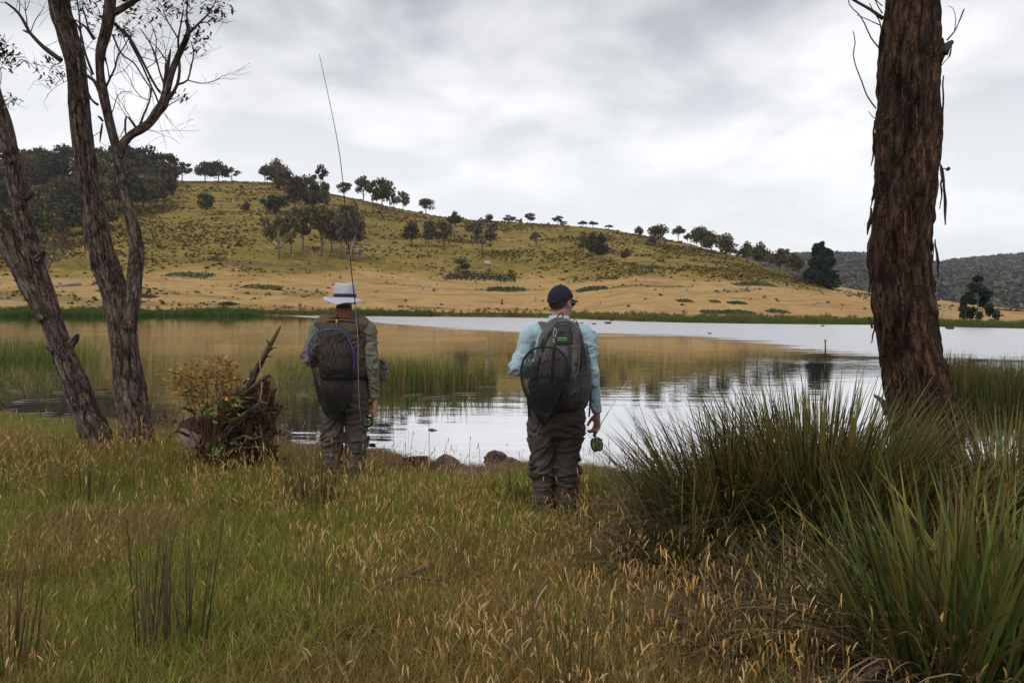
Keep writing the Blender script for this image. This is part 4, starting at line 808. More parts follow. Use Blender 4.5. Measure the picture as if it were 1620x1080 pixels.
LB = [  # (px, py, half px)
 [(97, 96, 4), (70, 76, 3.2), (48, 53, 2.6), (43, 44, 2.6), (30, 22, 2.2), (17, 10, 1.8), (8, 4, 1.3)], [(50, 54, 2), (43, 51, 1.8), (36, 48, 1)], [(49, 50, .8), (56, 32, .7), (66, 18, .6), (70, 10, .4)],
 [(158, 145, 3.5), (148, 127, 2.6), (133, 116, 2), (126, 90, 2), (128, 60, 1.6), (126, 30, 1.3), (122, 0, 1)], [(147, 118, 2.2), (134, 82, 1.9), (127, 50, 1.6), (115, 28, 1.2)], [(155, 166, 2.2), (145, 158, 1.7), (136, 138, 1.4), (132, 130, 1)],
 [(149, 62, 3), (141, 50, 2.4), (134, 42, 1.6), (120, 32, 1.2)], [(141, 50, 1.6), (136, 30, 1.3), (130, 10, 1)], [(166, 142, 2), (175, 122, 1.8), (182, 108, 1.6), (186, 90, 1.4), (196, 75, 1), (204, 60, .7)], [(173, 125, 1.2), (170, 105, 1), (165, 90, 2), (164, 78, 2.5), (166, 66, 1.2)],
 [(181, 20, 6.5), (196, 12, 5.5), (215, 0, 4.6), (240, -14, 3)], [(173, 30, 3), (192, 48, 2.6), (206, 62, 2.2), (222, 90, 2), (236, 118, 1.8), (247, 138, 1.8), (254, 148, 1.4)], [(205, 66, 1.6), (222, 98, 1.5), (240, 138, 1.4), (249, 158, 1.4), (251, 168, 1)],
 [(178, 55, 1.6), (192, 85, 1.3), (212, 100, 1.2), (226, 122, 1.1), (238, 140, 1)], [(262, 140, 1.8), (252, 112, 1.4), (246, 88, 1.2), (236, 66, 1), (222, 46, .8)], [(246, 88, .9), (247, 60, .8), (240, 40, .6)],
 [(258, 168, 4.5), (270, 152, 3.2), (280, 135, 2.6), (284, 112, 2.4), (283, 90, 2), (282, 62, 1.8), (286, 40, 1.3), (290, 15, 1)], [(282, 62, 1.3), (272, 45, 1.1), (262, 28, .9), (258, 15, .6)], [(281, 134, 2), (297, 127, 1.5), (302, 105, 1.2), (307, 85, 1), (303, 70, .8)], [(297, 127, 1), (318, 132, .8), (340, 128, .7), (352, 120, .4)],
 [(300, 52, 2.4), (316, 36, 1.8), (328, 24, 1.3), (338, 8, .9), (345, -6, .6)], [(298, 40, 1.6), (295, 20, 1.3), (298, 0, 1)], [(220, 202, 2.2), (228, 180, 1.6), (236, 162, 1.4), (238, 150, 1.4), (239, 140, 1)], [(216, 204, 2.2), (209, 193, 2), (200, 184, 1.7), (198, 200, 1.8), (199, 213, 1.2)],
 [(175, 185, 1), (181, 168, .8), (186, 152, .7), (197, 145, .5), (210, 146, .4)], [(257, 150, 1), (262, 120, 2.8), (266, 100, 3.2), (270, 78, 1)], [(256, 175, 1), (270, 165, .8), (286, 156, .6), (298, 148, .5)], [(163, 192, 1.6), (158, 186, 2), (155, 184, 1)], [(162, 195, 1.2), (160, 208, 2), (158, 225, .8)],
 [(233, 205, .8), (246, 208, .5), (262, 207, .4)], [(236, 158, .8), (225, 155, .7), (212, 140, .6), (206, 125, .5), (196, 110, .4)], [(230, 110, .8), (244, 100, .7), (256, 90, .5), (262, 82, .4)]]
rg = np.random.default_rng(4); ends = []
for i, pts in enumerate(LB):
    mb = MB(); q = pxtube(mb, pts, DB_-.06, 6, .05)
    if pts[0][2] < 4.4 and i not in (1, 22, 26, 27, 24):
        for j in range(1, len(q)):
            if rg.random() < .75:
                d = (q[j]-q[j-1])[:3]; d = d/np.linalg.norm(d)+rg.normal(0, .55, 3)*[1, .8, 1]; ends += twigs(mb, q[j, :3], d, .20+.20*rg.random(), max(q[j, 3]*.4, .0022), 2, rg, kids=2)
    mb.build('branch' if pts[0][2] >= 2 else 'twig', M['bark_s'] if pts[0][2] > 6 else M['twig'], tl)
def leafspots(spots, D, rad, per, size, cols=GL):
    mb = MB()
    for (px, py, k) in spots:
        c = np.array(P(px, py, D)); leaves(mb, c+rg.normal(0, rad*.5, (k, 3)), per, rad*.45, size, cols)
        e = c+rg.normal(0, rad, (3, 3)); [add_tube(mb, [c+[0, 0, -.05], q], [.0025, .001], 3, col=(.05, .04, .03)) for q in e]
    return mb
mb = leafspots([(125, 8, 3), (140, 20, 3), (118, 3, 3), (128, 38, 2), (148, 40, 2), (156, 28, 2), (140, 2, 3), (196, 35, 4), (190, 50, 3), (204, 28, 3), (206, 52, 2), (176, 58, 1), (170, 20, 2), (212, 15, 3), (239, 28, 3), (262, 20, 2), (274, 15, 3), (279, 22, 2), (290, 5, 2), (236, 12, 1), (300, 5, 2), (328, 8, 4), (338, 12, 4), (346, 5, 3), (340, 30, 3), (352, 28, 2), (316, 50, 2), (310, 62, 3), (308, 78, 3), (318, 60, 3), (326, 58, 2), (302, 34, 2), (296, 150, 1), (288, 152, 1), (258, 50, 1), (335, -8, 3), (312, -8, 3), (200, -5, 4), (160, -10, 3), (220, 3, 2), (316, 82, 1), (250, 5, 2)], DB_-.05, .075, 5, .055)
mb.build('foliage', M['gum'], tl)
mb = leafspots([(88, 128, 3), (95, 120, 3), (82, 120, 1), (92, 108, 2), (78, 105, 2), (68, 100, 2), (58, 102, 1), (62, 108, 1), (74, 120, 1), (47, 100, 1), (85, 95, 1), (80, 90, 1)], DB_-.25, .05, 4, .05, GL+[(.12, .09, .05)])
for pts in ([(101, 130, 1), (92, 112, .8), (80, 98, .6), (66, 88, .5)], [(92, 112, .6), (74, 106, .5), (56, 102, .4), (40, 98, .3)]): pxtube(mb, pts, DB_-.25, 4)
mb.build('foliage', M['gum'], tl)
for k in range(30):
    py = random.uniform(60, 690); i = np.interp(py, [0, 100, 200, 300, 400, 500, 620, 710], [93, 119, 128, 142, 161, 192, 206, 219]); r_ = np.interp(py, [0, 400, 700], [17, 22, 30]); f = random.uniform(-.75, .75)
    strip(i+f*r_, py, i+f*r_+random.uniform(-2, 4)+3, py+random.uniform(25, 70), random.uniform(2.5, 5), DB_-.86*r_*DB_/FPX*math.sqrt(1-f*f)-.003, tl, colr=np.array([1, .92, .86])*random.uniform(.6, 1.7), bow=.008, mat='bark_l')
crown_above(tl, (-3.6, 7.2, 9.6), (4.4, 3.6, 2.6), 560, 6, [tuple(L1[0][:3]), tuple(L2[-1][:3])])

# ---- leaning double stem at the far left
DA_ = 7.8
A1 = stem([(-60, -160, 12), (-40, -20, 13), (-16, 120, 13.5), (5, 190, 14), (13, 230, 14), (23, 260, 15), (28, 300, 15.5), (40, 350, 13.5), (52, 400, 13.5), (63, 435, 14), (73, 470, 16.5), (82, 505, 18.5), (93, 540, 19), (104, 570, 20), (117, 600, 22), (134, 650, 25), (153, 690, 27), (166, 722, 30), (174, 750, 37), (178, 770, 44)], DA_)
A2 = stem([(-120, 120, 17), (-60, 270, 18), (-14, 330, 16), (4, 362, 16), (18, 400, 16), (38, 436, 16), (56, 468, 17), (76, 505, 16)], DA_-.04)
ta_ = near_tree('gum_tree', None, 'leaning gum with two stems crossing the left edge, left of the forked one', [(A1, 110, 21), (A2, 90, 22)], M['bark_l'], .013, step=.022, lump=.016, fx=24, fz=2.4)
for pts in ([(86, 556, 7), (78, 552, 4.5), (71, 548, 1.5)], [(112, 545, 8), (120, 535, 6), (124, 528, 2)], [(58, 412, 8), (66, 403, 6), (71, 398, 3)], [(40, 315, 5), (48, 310, 4), (52, 303, 2)], [(20, 258, 6), (8, 250, 5), (0, 246, 3)]):
    mb = MB(); rr_ = [(*P(a[0], a[1], DA_-.08), a[2]*DA_/FPX) for a in pts]; bark_tube(mb, rr_, n=20, amp=.01, seed=31, step=.012); mb.build('knot', M['bark_l'], ta_)
for k in range(22):
    py = random.uniform(220, 690); i = np.interp(py, [190, 260, 300, 400, 470, 540, 600, 650, 700], [5, 23, 28, 52, 73, 93, 117, 134, 157]); r_ = np.interp(py, [200, 450, 700], [14, 15, 27]); f = random.uniform(-.75, .75)
    strip(i+f*r_, py, i+f*r_+random.uniform(4, 14), py+random.uniform(25, 60), random.uniform(2.5, 5), DA_-.86*r_*DA_/FPX*math.sqrt(1-f*f)-.003, ta_, colr=np.array([1, .92, .86])*random.uniform(.6, 1.7), bow=.008, mat='bark_l')
mb = leafspots([(2, 70, 4), (8, 88, 5), (14, 96, 4), (3, 96, 4), (20, 92, 3), (26, 98, 3), (12, 80, 3), (18, 108, 1), (2, 60, 3), (-10, 80, 5), (13, 162, 1), (22, 159, 2), (28, 158, 1)], DA_-.1, .06, 5, .055)
for pts in ([(0, 135, 1.1), (2, 118, 1), (-2, 100, .9), (-8, 80, .8)], [(6, 172, .8), (14, 163, .6), (28, 158, .4)]): pxtube(mb, pts, DA_-.1, 4)
mb.build('foliage', M['gum'], ta_)
crown_above(ta_, (-6.2, 6.0, 8.8), (3.2, 3.4, 2.2), 320, 8, [tuple(A1[0][:3]), tuple(A2[0][:3])])

# ================================================================= UPROOTED STUMP
DS_ = 7.45
ts = thing('uprooted_stump', P(350, 745, DS_), 'old uprooted stump with tangled roots and a tall wood spike, left of the hatted man', 'stump')
ts.location = (0, 0, 0)
def W(px, py, d=0): return np.array(P(px, py, DS_+d))
mb = MB()
def rdis(d): return (fbm(d*3.2+4, 4, 61)-.5)*1.25+(fbm(d*11+4, 4, 62)-.5)*.8
V, Q, T = ellips(W(382, 690), (.24, .18, .40), 90, 64, disp=rdis, rot=Matrix.Rotation(R(22), 3, 'Y')); mb.add(V, Q, T, (.78, .66, .56), att=V*1.0)
V, Q, T = ellips(W(365, 728, .12), (.27, .26, .26), 72, 44, disp=rdis); mb.add(V, Q, T, (.22, .19, .17), att=V*1.0)
V, Q, T = ellips(W(410, 650), (.10, .11, .26), 48, 40, disp=rdis, rot=Matrix.Rotation(R(14), 3, 'Y')); mb.add(V, Q, T, (.95, .72, .52), att=V*1.0)
V, Q, T = ellips(W(380, 738, .05), (.34, .24, .20), 72, 44, disp=rdis); mb.add(V, Q, T, (.6, .48, .40), att=V*1.0)
V, Q, T = ellips(W(322, 742, .12), (.26, .2, .14), 60, 36, disp=rdis); mb.add(V, Q, T, (.45, .36, .30), att=V*1.0)
mb.build('root_plate', M['dead'], ts)
mb = MB(); c0 = W(303, 683, -.12); rr_ = np.array([(*(c0+np.array([-.008, -.015, 0])), .150), (*c0, .155), (*(W(318, 684, -.02)), .160), (*W(345, 682, .10), .17), (*W(375, 680, .2), .20)])
pth, r_ = bark_tube(mb, rr_, n=64, amp=.012, seed=41, step=.02, lump=.010, col=(.75, .7, .68)); mb.build('log', M['dead'], ts)
mm, nt, b, o = newmat('cut_wood_face'); a = N(nt, 'ShaderNodeAttribute', attribute_name='bk'); wvt = N(nt, 'ShaderNodeTexWave', wave_type='RINGS', rings_direction='Z'); wvt.inputs['Scale'].default_value = 18; wvt.inputs['Distortion'].default_value = 6; wvt.inputs['Detail'].default_value = 3; wvt.inputs['Detail Scale'].default_value = 2
L(nt, a.outputs['Vector'], wvt.inputs['Vector']); t = tex(nt, 14, 5, .6, a.outputs['Vector']); L(nt, mixc(nt, .55, ramp(nt, wvt.outputs[1], [(0, (.16, .12, .095)), (1, (.32, .25, .20))]), ramp(nt, t.outputs[0], [(.3, (.12, .095, .08)), (.7, (.36, .29, .24))])), b.inputs['Base Color']); b.inputs['Roughness'].default_value = .95; bump(nt, b, t.outputs[0], .01)
th = np.linspace(0, 6.283, 48, endpoint=False); ax = np.array(rr_[2][:3])-np.array(rr_[0][:3]); ax /= np.linalg.norm(ax); e1 = np.cross(ax, [0, 0, 1]); e1 /= np.linalg.norm(e1); e2 = np.cross(ax, e1); V = []; At = []
for k, f in enumerate((.15, .4, .65, .85, 1.0)):
    rad = .148*f*(1+.04*np.sin(th*5+1)+.03*np.sin(th*9)); V.append(rr_[0][:3]-ax*(.012-.012*f**4+.004*math.sin(k*9))+np.outer(np.cos(th)*rad, e1)+np.outer(np.sin(th)*rad, e2)); At.append(np.stack([np.cos(th)*rad, np.sin(th)*rad, 0*th], -1))
V = np.vstack(V+[rr_[0][:3]-ax*.014]); At = np.vstack(At+[np.zeros(3)]); Q = [(i*48+j, i*48+(j+1) % 48, (i+1)*48+(j+1) % 48, (i+1)*48+j) for i in range(4) for j in range(48)]; T = [(240, (j+1) % 48, j) for j in range(48)]
mb = MB(); mb.add(V, Q, T, att=At); mb.build('cut_end', mm, ts)
mb = MB(); bark_tube(mb, [(*W(372, 660, .1), .13), (*W(385, 628, .04), .12), (*W(397, 600), .068), (*W(411, 576, -.02), .050), (*W(422, 555, -.03), .040), (*W(433, 536, -.04), .030), (*W(440, 523, -.05), .022), (*W(444, 515, -.05), .013)], n=56, amp=.035, seed=43, step=.010, lump=.03, fx=24, fz=4)
for pts in ([(424, 556), (432, 550), (440, 549)], [(418, 565), (427, 563), (433, 566)], [(428, 545), (423, 540), (421, 535)], [(400, 596), (396, 590), (398, 582)]):
    add_tube(mb, [W(*pts[0]), W(*pts[1], -.03), W(*pts[2], -.05)], [.012, .008, .002], 6)
mb.build('wood_spike', M['dead'], ts)
rg = np.random.default_rng(9)
RT = [[(350, 690), (375, 665), (400, 645), (415, 636), (424, 640)], [(370, 650), (388, 630), (405, 610), (418, 598), (427, 594)], [(345, 700), (372, 672), (398, 650), (418, 648), (430, 646)], [(395, 660), (408, 640), (414, 612), (410, 560), (411, 545)], [(300, 690), (280, 682), (268, 690), (262, 700)],
      [(310, 655), (292, 645), (282, 650), (278, 668)], [(340, 730), (372, 710), (395, 708), (412, 706)], [(410, 665), (414, 690), (420, 720), (428, 745)], [(350, 740), (370, 755), (385, 760), (400, 768)], [(300, 735), (285, 742), (272, 748)], [(330, 745), (320, 760), (300, 768)], [(405, 640), (420, 655), (432, 652), (440, 655)], [(360, 700), (385, 690), (402, 694), (416, 688)]]
for k, pts in enumerate(RT):
    mb = MB(); r0 = [.035, .045, .040, .008, .016, .014, .02, .011, .03, .02, .02, .014, .022][k]; dz = -.22-.05*rg.random()
    q = [np.array(W(*p_, dz+(.05 if i == 0 else 0)-.02*i)) for i, p_ in enumerate(pts)]; rad = np.linspace(r0, r0*.3, len(q))
    rws = np.column_stack([np.array(q), rad]); bark_tube(mb, rws, n=14, amp=.008, seed=50+k, step=.02, lump=.008, fx=30, fz=4)
    if k != 3:
        for j in range(6): f = rg.integers(1, len(q)); twigs(mb, q[f], rg.normal(0, 1, 3)+[.2, -.4, .1], .12, .004, 1, rg, kids=2)
    mb.build('root', M['silver'] if k == 3 else M['dead'], ts)
mb = MB()
for k in range(260):
    a_ = rg.random()*6.28; s_ = rg.normal(0, 1, 3); s_ /= np.linalg.norm(s_); s_[1] = -abs(s_[1]); c = W(388+rg.normal()*10, 700+rg.normal()*26, .05)+s_*np.array([.20, .2, .34]); twigs(mb, c, s_+[.15, -.2, -.3], .17, .0045, 1, rg, kids=2, curl=.8)
mb.build('root_hairs', M['dead'], ts)

# young gum sprouting beside the stump
rg = np.random.default_rng(12); tp = thing('gum_sapling', W(322, 740, -.3), 'bushy gum sapling with orange tips and green lower leaves growing at the uprooted stump', 'sapling'); tp.location = (0, 0, 0)
mb = MB(); base = W(335, 735, -.2); ctr = []
tips = [(285, 598), (292, 612), (300, 600), (310, 590), (318, 602), (326, 584), (335, 580), (342, 592), (350, 600), (356, 588), (366, 596), (372, 608), (325, 618), (305, 622), (290, 630), (360, 620), (374, 624), (338, 632), (352, 640), (366, 640), (376, 648), (330, 650), (345, 655), (318, 640), (378, 636), (362, 655), (338, 708), (356, 703), (366, 712), (346, 722), (276, 606), (282, 588), (330, 596), (346, 575), (362, 606), (314, 612), (298, 618), (305, 596), (322, 606), (340, 586), (352, 592), (368, 584), (280, 622), (312, 632)]
lm = {'o': MB(), 'g': MB()}
for (px, py) in tips:
    e = W(px, py, -.3-.12*rg.random()+.1*(rg.random()-.5)); m_ = (base+e)/2+rg.normal(0, .04, 3)+[0, 0, .06]; add_tube(mb, [base+rg.normal(0, .03, 3), m_, e], [.006, .004, .0018], 5, step=.06, col=(.3, .12, .08))
    f = sm(672, 625, py); n_ = 26 if py < 645 else 9; p_ = e+rg.normal(0, 1, (n_, 3))*np.array([.055, .055, .05]); g_ = rg.random(n_) < f
    if py > 640: g_[:] = False
    for key, s_ in (('o', g_), ('g', ~g_)):
        if not s_.any(): continue
        cs = [(.55, .30, .06), (.48, .25, .06), (.42, .34, .08), (.30, .30, .07), (.46, .18, .05)] if key == 'o' else [(.11, .20, .045), (.15, .24, .06), (.20, .26, .07), (.07, .13, .04)]
        V, Q, C = blades(p_[s_], rg.random(s_.sum())*6.28, .5+rg.random(s_.sum())*1.6, rg.random(s_.sum())*.6, (.036 if key == 'o' else .055)*(.7+.6*rg.random(s_.sum())), (.028 if key == 'o' else .048), pick(cs, s_.sum(), var=.3), 4); lm[key].add(V, Q, col=C)
mb.build('stem', plain('sapling_stem', (.14, .06, .04), .8), tp); lm['o'].build('orange_leaves', M['gum'], tp); lm['g'].build('green_leaves', M['gum'], tp)
# ================================================================= PEOPLE
def cloth(name, c, var=.15, sc=9, bd=.004, rough=.85, weave=450):
    m, nt, b, o = newmat(name); tcn = N(nt, 'ShaderNodeTexCoord'); t = tex(nt, sc, 6, .6, tcn.outputs['Object']); t2 = tex(nt, weave, 2, .6, tcn.outputs['Object']); a = N(nt, 'ShaderNodeAttribute', attribute_name='col')
    c = np.array(c); cc = ramp(nt, t.outputs[0], [(.3, tuple(c*(1-var))), (.7, tuple(c*(1+var)))]); cc = mixc(nt, 1.0, cc, ramp(nt, t2.outputs[0], [(.3, (.88, .88, .88)), (.7, (1.1, 1.1, 1.1))]), 'MULTIPLY')
    L(nt, mixc(nt, 1.0, cc, a.outputs['Color'], 'MULTIPLY'), b.inputs['Base Color']); b.inputs['Roughness'].default_value = rough; b.inputs['Specular IOR Level'].default_value = .25
    bump(nt, b, t.outputs[0], bd*3); return m
M['skin'] = plain('skin', (.42, .22, .155), .55, .12, 14); M['skin_red'] = plain('skin_red', (.40, .17, .12), .55, .12, 14)
M['shirt_b'] = cloth('light_blue_cotton', (.38, .51, .57)); M['shirt_g'] = cloth('olive_shirt', (.17, .165, .125)); M['wader'] = cloth('wader_fabric', (.062, .048, .040), .25, 6, .006, .7)
M['wader2'] = cloth('wader_fabric_faded', (.085, .068, .056), .35, 5, .005, .75); M['vest'] = cloth('vest_fabric', (.085, .066, .055), .2, 8, .005); M['rust'] = cloth('rust_fabric', (.20, .085, .05), .2)
M['hat'] = cloth('grey_hat_felt', (.50, .50, .575), .08, 7, .002); M['band'] = plain('dark_band', (.02, .02, .025), .7); M['navy'] = cloth('navy_cap', (.014, .017, .032), .1); M['hair'] = plain('brown_hair', (.055, .026, .014), .7, .4, 60, bdist=.004, bscale=150)
M['pack'] = cloth('pack_fabric', (.098, .088, .082), .2, 9, .004, .7); M['packd'] = cloth('pack_dark', (.038, .035, .034), .2, 9, .004, .7); M['black'] = plain('black_webbing', (.012, .012, .013), .6, .3, 30)
M['net'] = plain('net_cord', (.012, .011, .011), .8); M['blue'] = plain('blue_hoop', (.045, .07, .30), .3, .1); M['lime'] = plain('lime_print', (.12, .40, .08), .6, .1); M['steel'] = plain('steel', (.6, .6, .62), .3, .1, metal=1)
M['reel'] = plain('green_reel', (.16, .36, .10), .35, .15, metal=.3); M['cork'] = plain('cork', (.50, .27, .13), .8, .3, 60); M['rod'] = plain('rod_blank', (.02, .018, .02), .3, .1); M['line'] = plain('fly_line', (.5, .5, .45), .5); M['grot'] = plain('grey_pouch', (.16, .14, .13), .8, .3, 14); M['glass'] = plain('dark_lens', (.01, .01, .012), .08, .05)
M['wood_rod'] = plain('rosy_wood', (.35, .12, .06), .4); M['linegreen'] = plain('backing_line', (.62, .66, .32), .6)
def remesh(mb, vox, smooth=4, name='tmp'):
    me = mb.mesh(name, M['skin']); o = bpy.data.objects.new('tmp', me); col.objects.link(o)
    a = o.modifiers.new('r', 'REMESH'); a.mode = 'VOXEL'; a.voxel_size = vox
    b = o.modifiers.new('s', 'SMOOTH'); b.iterations = smooth; b.factor = .5
    dg = bpy.context.evaluated_depsgraph_get(); dg.update(); r = bpy.data.meshes.new_from_object(o.evaluated_get(dg)); bpy.data.objects.remove(o); return r
def finish(me, name, mats, parent, disp=None, colf=None, matf=None):
    n = len(me.vertices); co = np.zeros(n*3, np.float32); me.vertices.foreach_get('co', co); co = co.reshape(-1, 3).astype(float)
    nr = np.zeros(n*3, np.float32); me.vertices.foreach_get('normal', nr); nr = nr.reshape(-1, 3)
    cc = np.ones((n, 4), np.float32)
    if colf is not None: cc[:, :3] = colf(co)
    if disp is not None: co = co+nr*disp(co, nr)[:, None]; me.vertices.foreach_set('co', co.astype(np.float32).ravel())
    for a in list(me.color_attributes): me.color_attributes.remove(a)
    a = me.color_attributes.new('col', 'FLOAT_COLOR', 'POINT'); a.data.foreach_set('color', cc.ravel())
    me.materials.clear(); [me.materials.append(m) for m in (mats if isinstance(mats, list) else [mats])]
    me.polygons.foreach_set('use_smooth', np.ones(len(me.polygons), bool)); me.name = name; me.update(); return ob(name, me, parent)
def limb(mb, rows, n=20, side=(1, 0, 0), step=.02, sq=2.0):
    """rows x y z rx ry"""
    q = resample(rows, step); V, Q, T, A = tube(q[:, :3], np.maximum(q[:, 3], .003), np.maximum(q[:, 4], .003), n=n, side=side, sq=sq); mb.add(V, Q, T)
def frame(d, nrm):
    d = np.array(d, float); d /= np.linalg.norm(d); nrm = np.array(nrm, float); nrm -= d*(nrm@d); nrm /= np.linalg.norm(nrm); return d, nrm, np.cross(d, nrm)
def hand(mb, w_, d, pn, curl=(.55, .8, .7), thumb=1, s=1.0, tc=.5):
    """palm from wrist w_ along d; palm faces pn; thumb on the side thumb*(d x pn)"""
    d, pn, sd_ = frame(d, pn); w_ = np.array(w_, float)
    limb(mb, [(*(w_-d*.05*s), .028*s, .022*s), (*w_, .029*s, .021*s), (*(w_+d*.03*s), .038*s, .019*s), (*(w_+d*.07*s), .043*s, .017*s), (*(w_+d*.092*s), .041*s, .014*s)], 18, side=sd_, step=.01)
    for i, (off, ln, r) in enumerate(((.031, .080, .0093), (.011, .090, .0097), (-.010, .084, .0093), (-.030, .066, .0083))):
        off *= thumb; p = w_+d*.082*s+sd_*off*s; rows = [(*(p-d*.02), r*s, r*s)]; dd = d+sd_*off*2.0; a = 0; q = p.copy(); rows.append((*q, r*s, r*s))
        for j, f in enumerate((.45, .32, .23)):
            a += curl[j]*(1+.06*i); v = dd*math.cos(a)+pn*math.sin(a); v /= np.linalg.norm(v); q = q+v*ln*f*s; rows.append((*q, r*s*(1-.08*(j+1)), r*s*(1-.08*(j+1))))
        rows = np.array(rows); V, Q, T, A = tube(rows[:, :3], rows[:, 3], n=10, side=sd_); mb.add(V, Q, T)
    t0 = w_+d*.018*s+sd_*thumb*.026*s; t1 = t0+(d*.6+sd_*thumb*.62+pn*.3)*.040*s; t2 = t1+(d*.85+sd_*thumb*(.3-tc*.5)+pn*(.3+tc))*.032*s; t3 = t2+(d*.8+sd_*thumb*(-.2-tc*.3)+pn*(.2+tc))*.024*s
    rows = np.array([(*t0, .014), (*t1, .0125), (*t2, .0108), (*t3, .0085)]); V, Q, T, A = tube(rows[:, :3], rows[:, 3]*s, n=10, side=pn); mb.add(V, Q, T)
def head(mb, c, yaw, s=1.0):
    """c = centre of the skull; face looks along +Y turned by yaw"""
    Rm = np.array(Matrix.Rotation(yaw, 3, 'Z')); c = np.array(c)
    def tr(V): return V@Rm.T*s+c
    V, Q, T = ellips((0, -.012, .025), (.078, .098, .098), 32, 24); mb.add(tr(V), Q, T)
    V, Q, T = ellips((0, .022, -.045), (.060, .072, .078), 28, 20); mb.add(tr(V), Q, T)
    V, Q, T = ellips((0, .062, -.098), (.030, .026, .022), 16, 12); mb.add(tr(V), Q, T)
    V, Q, T = ellips((0, .085, .022), (.050, .014, .012), 16, 10); mb.add(tr(V), Q, T)
    for x in (-.034, .034):
        V, Q, T = ellips((x, .074, -.022), (.022, .016, .018), 14, 10); mb.add(tr(V), Q, T)
    P_ = np.array([(0, .086, .012), (0, .100, -.012), (0, .112, -.032), (0, .094, -.042)]); V, Q, T, A = tube(P_, [.007, .009, .013, .010], n=10); mb.add(tr(V), Q, T)
    for z in (-.064, -.074):
        V, Q, T = ellips((0, .084, z), (.024, .010, .0055), 14, 8); mb.add(tr(V), Q, T)
    for x in (-1, 1):
        th = np.linspace(-.6, 4.2, 12); E = np.stack([x*(.083+.004*np.cos(th)), -.004-.017*np.cos(th)*0.9, .0-.0+.030*np.sin(th)*-1+.0], -1)
        V, Q, T, A = tube(E, .0065, n=8, side=(0, 1, 0)); mb.add(tr(V), Q, T); V, Q, T = ellips((x*.080, -.002, 0), (.008, .015, .026), 12, 10); mb.add(tr(V), Q, T)
    return tr
def wrinkles(amp, zf, seed, aniso=(7, 7, 26), warp=.6):
    def f(co, nr):
        c = co*np.array(aniso); c[:, 2] += (fbm(co*5, 2, seed+3)-.5)*10*warp+co[:, 0]*8*np.sin(co[:, 2]*9)
        r = (1-np.abs(2*fbm(c, 2, seed)-1))**5*1.5; r = np.minimum(r, 1.1)+.12; g = fbm(co*np.array([16, 16, 30]), 2, seed+8)-.5
        return (r-.45)*amp*zf(co)+g*amp*.6
    return f
def smp(x, pts): return np.interp(x, [p[0] for p in pts], [p[1] for p in pts])

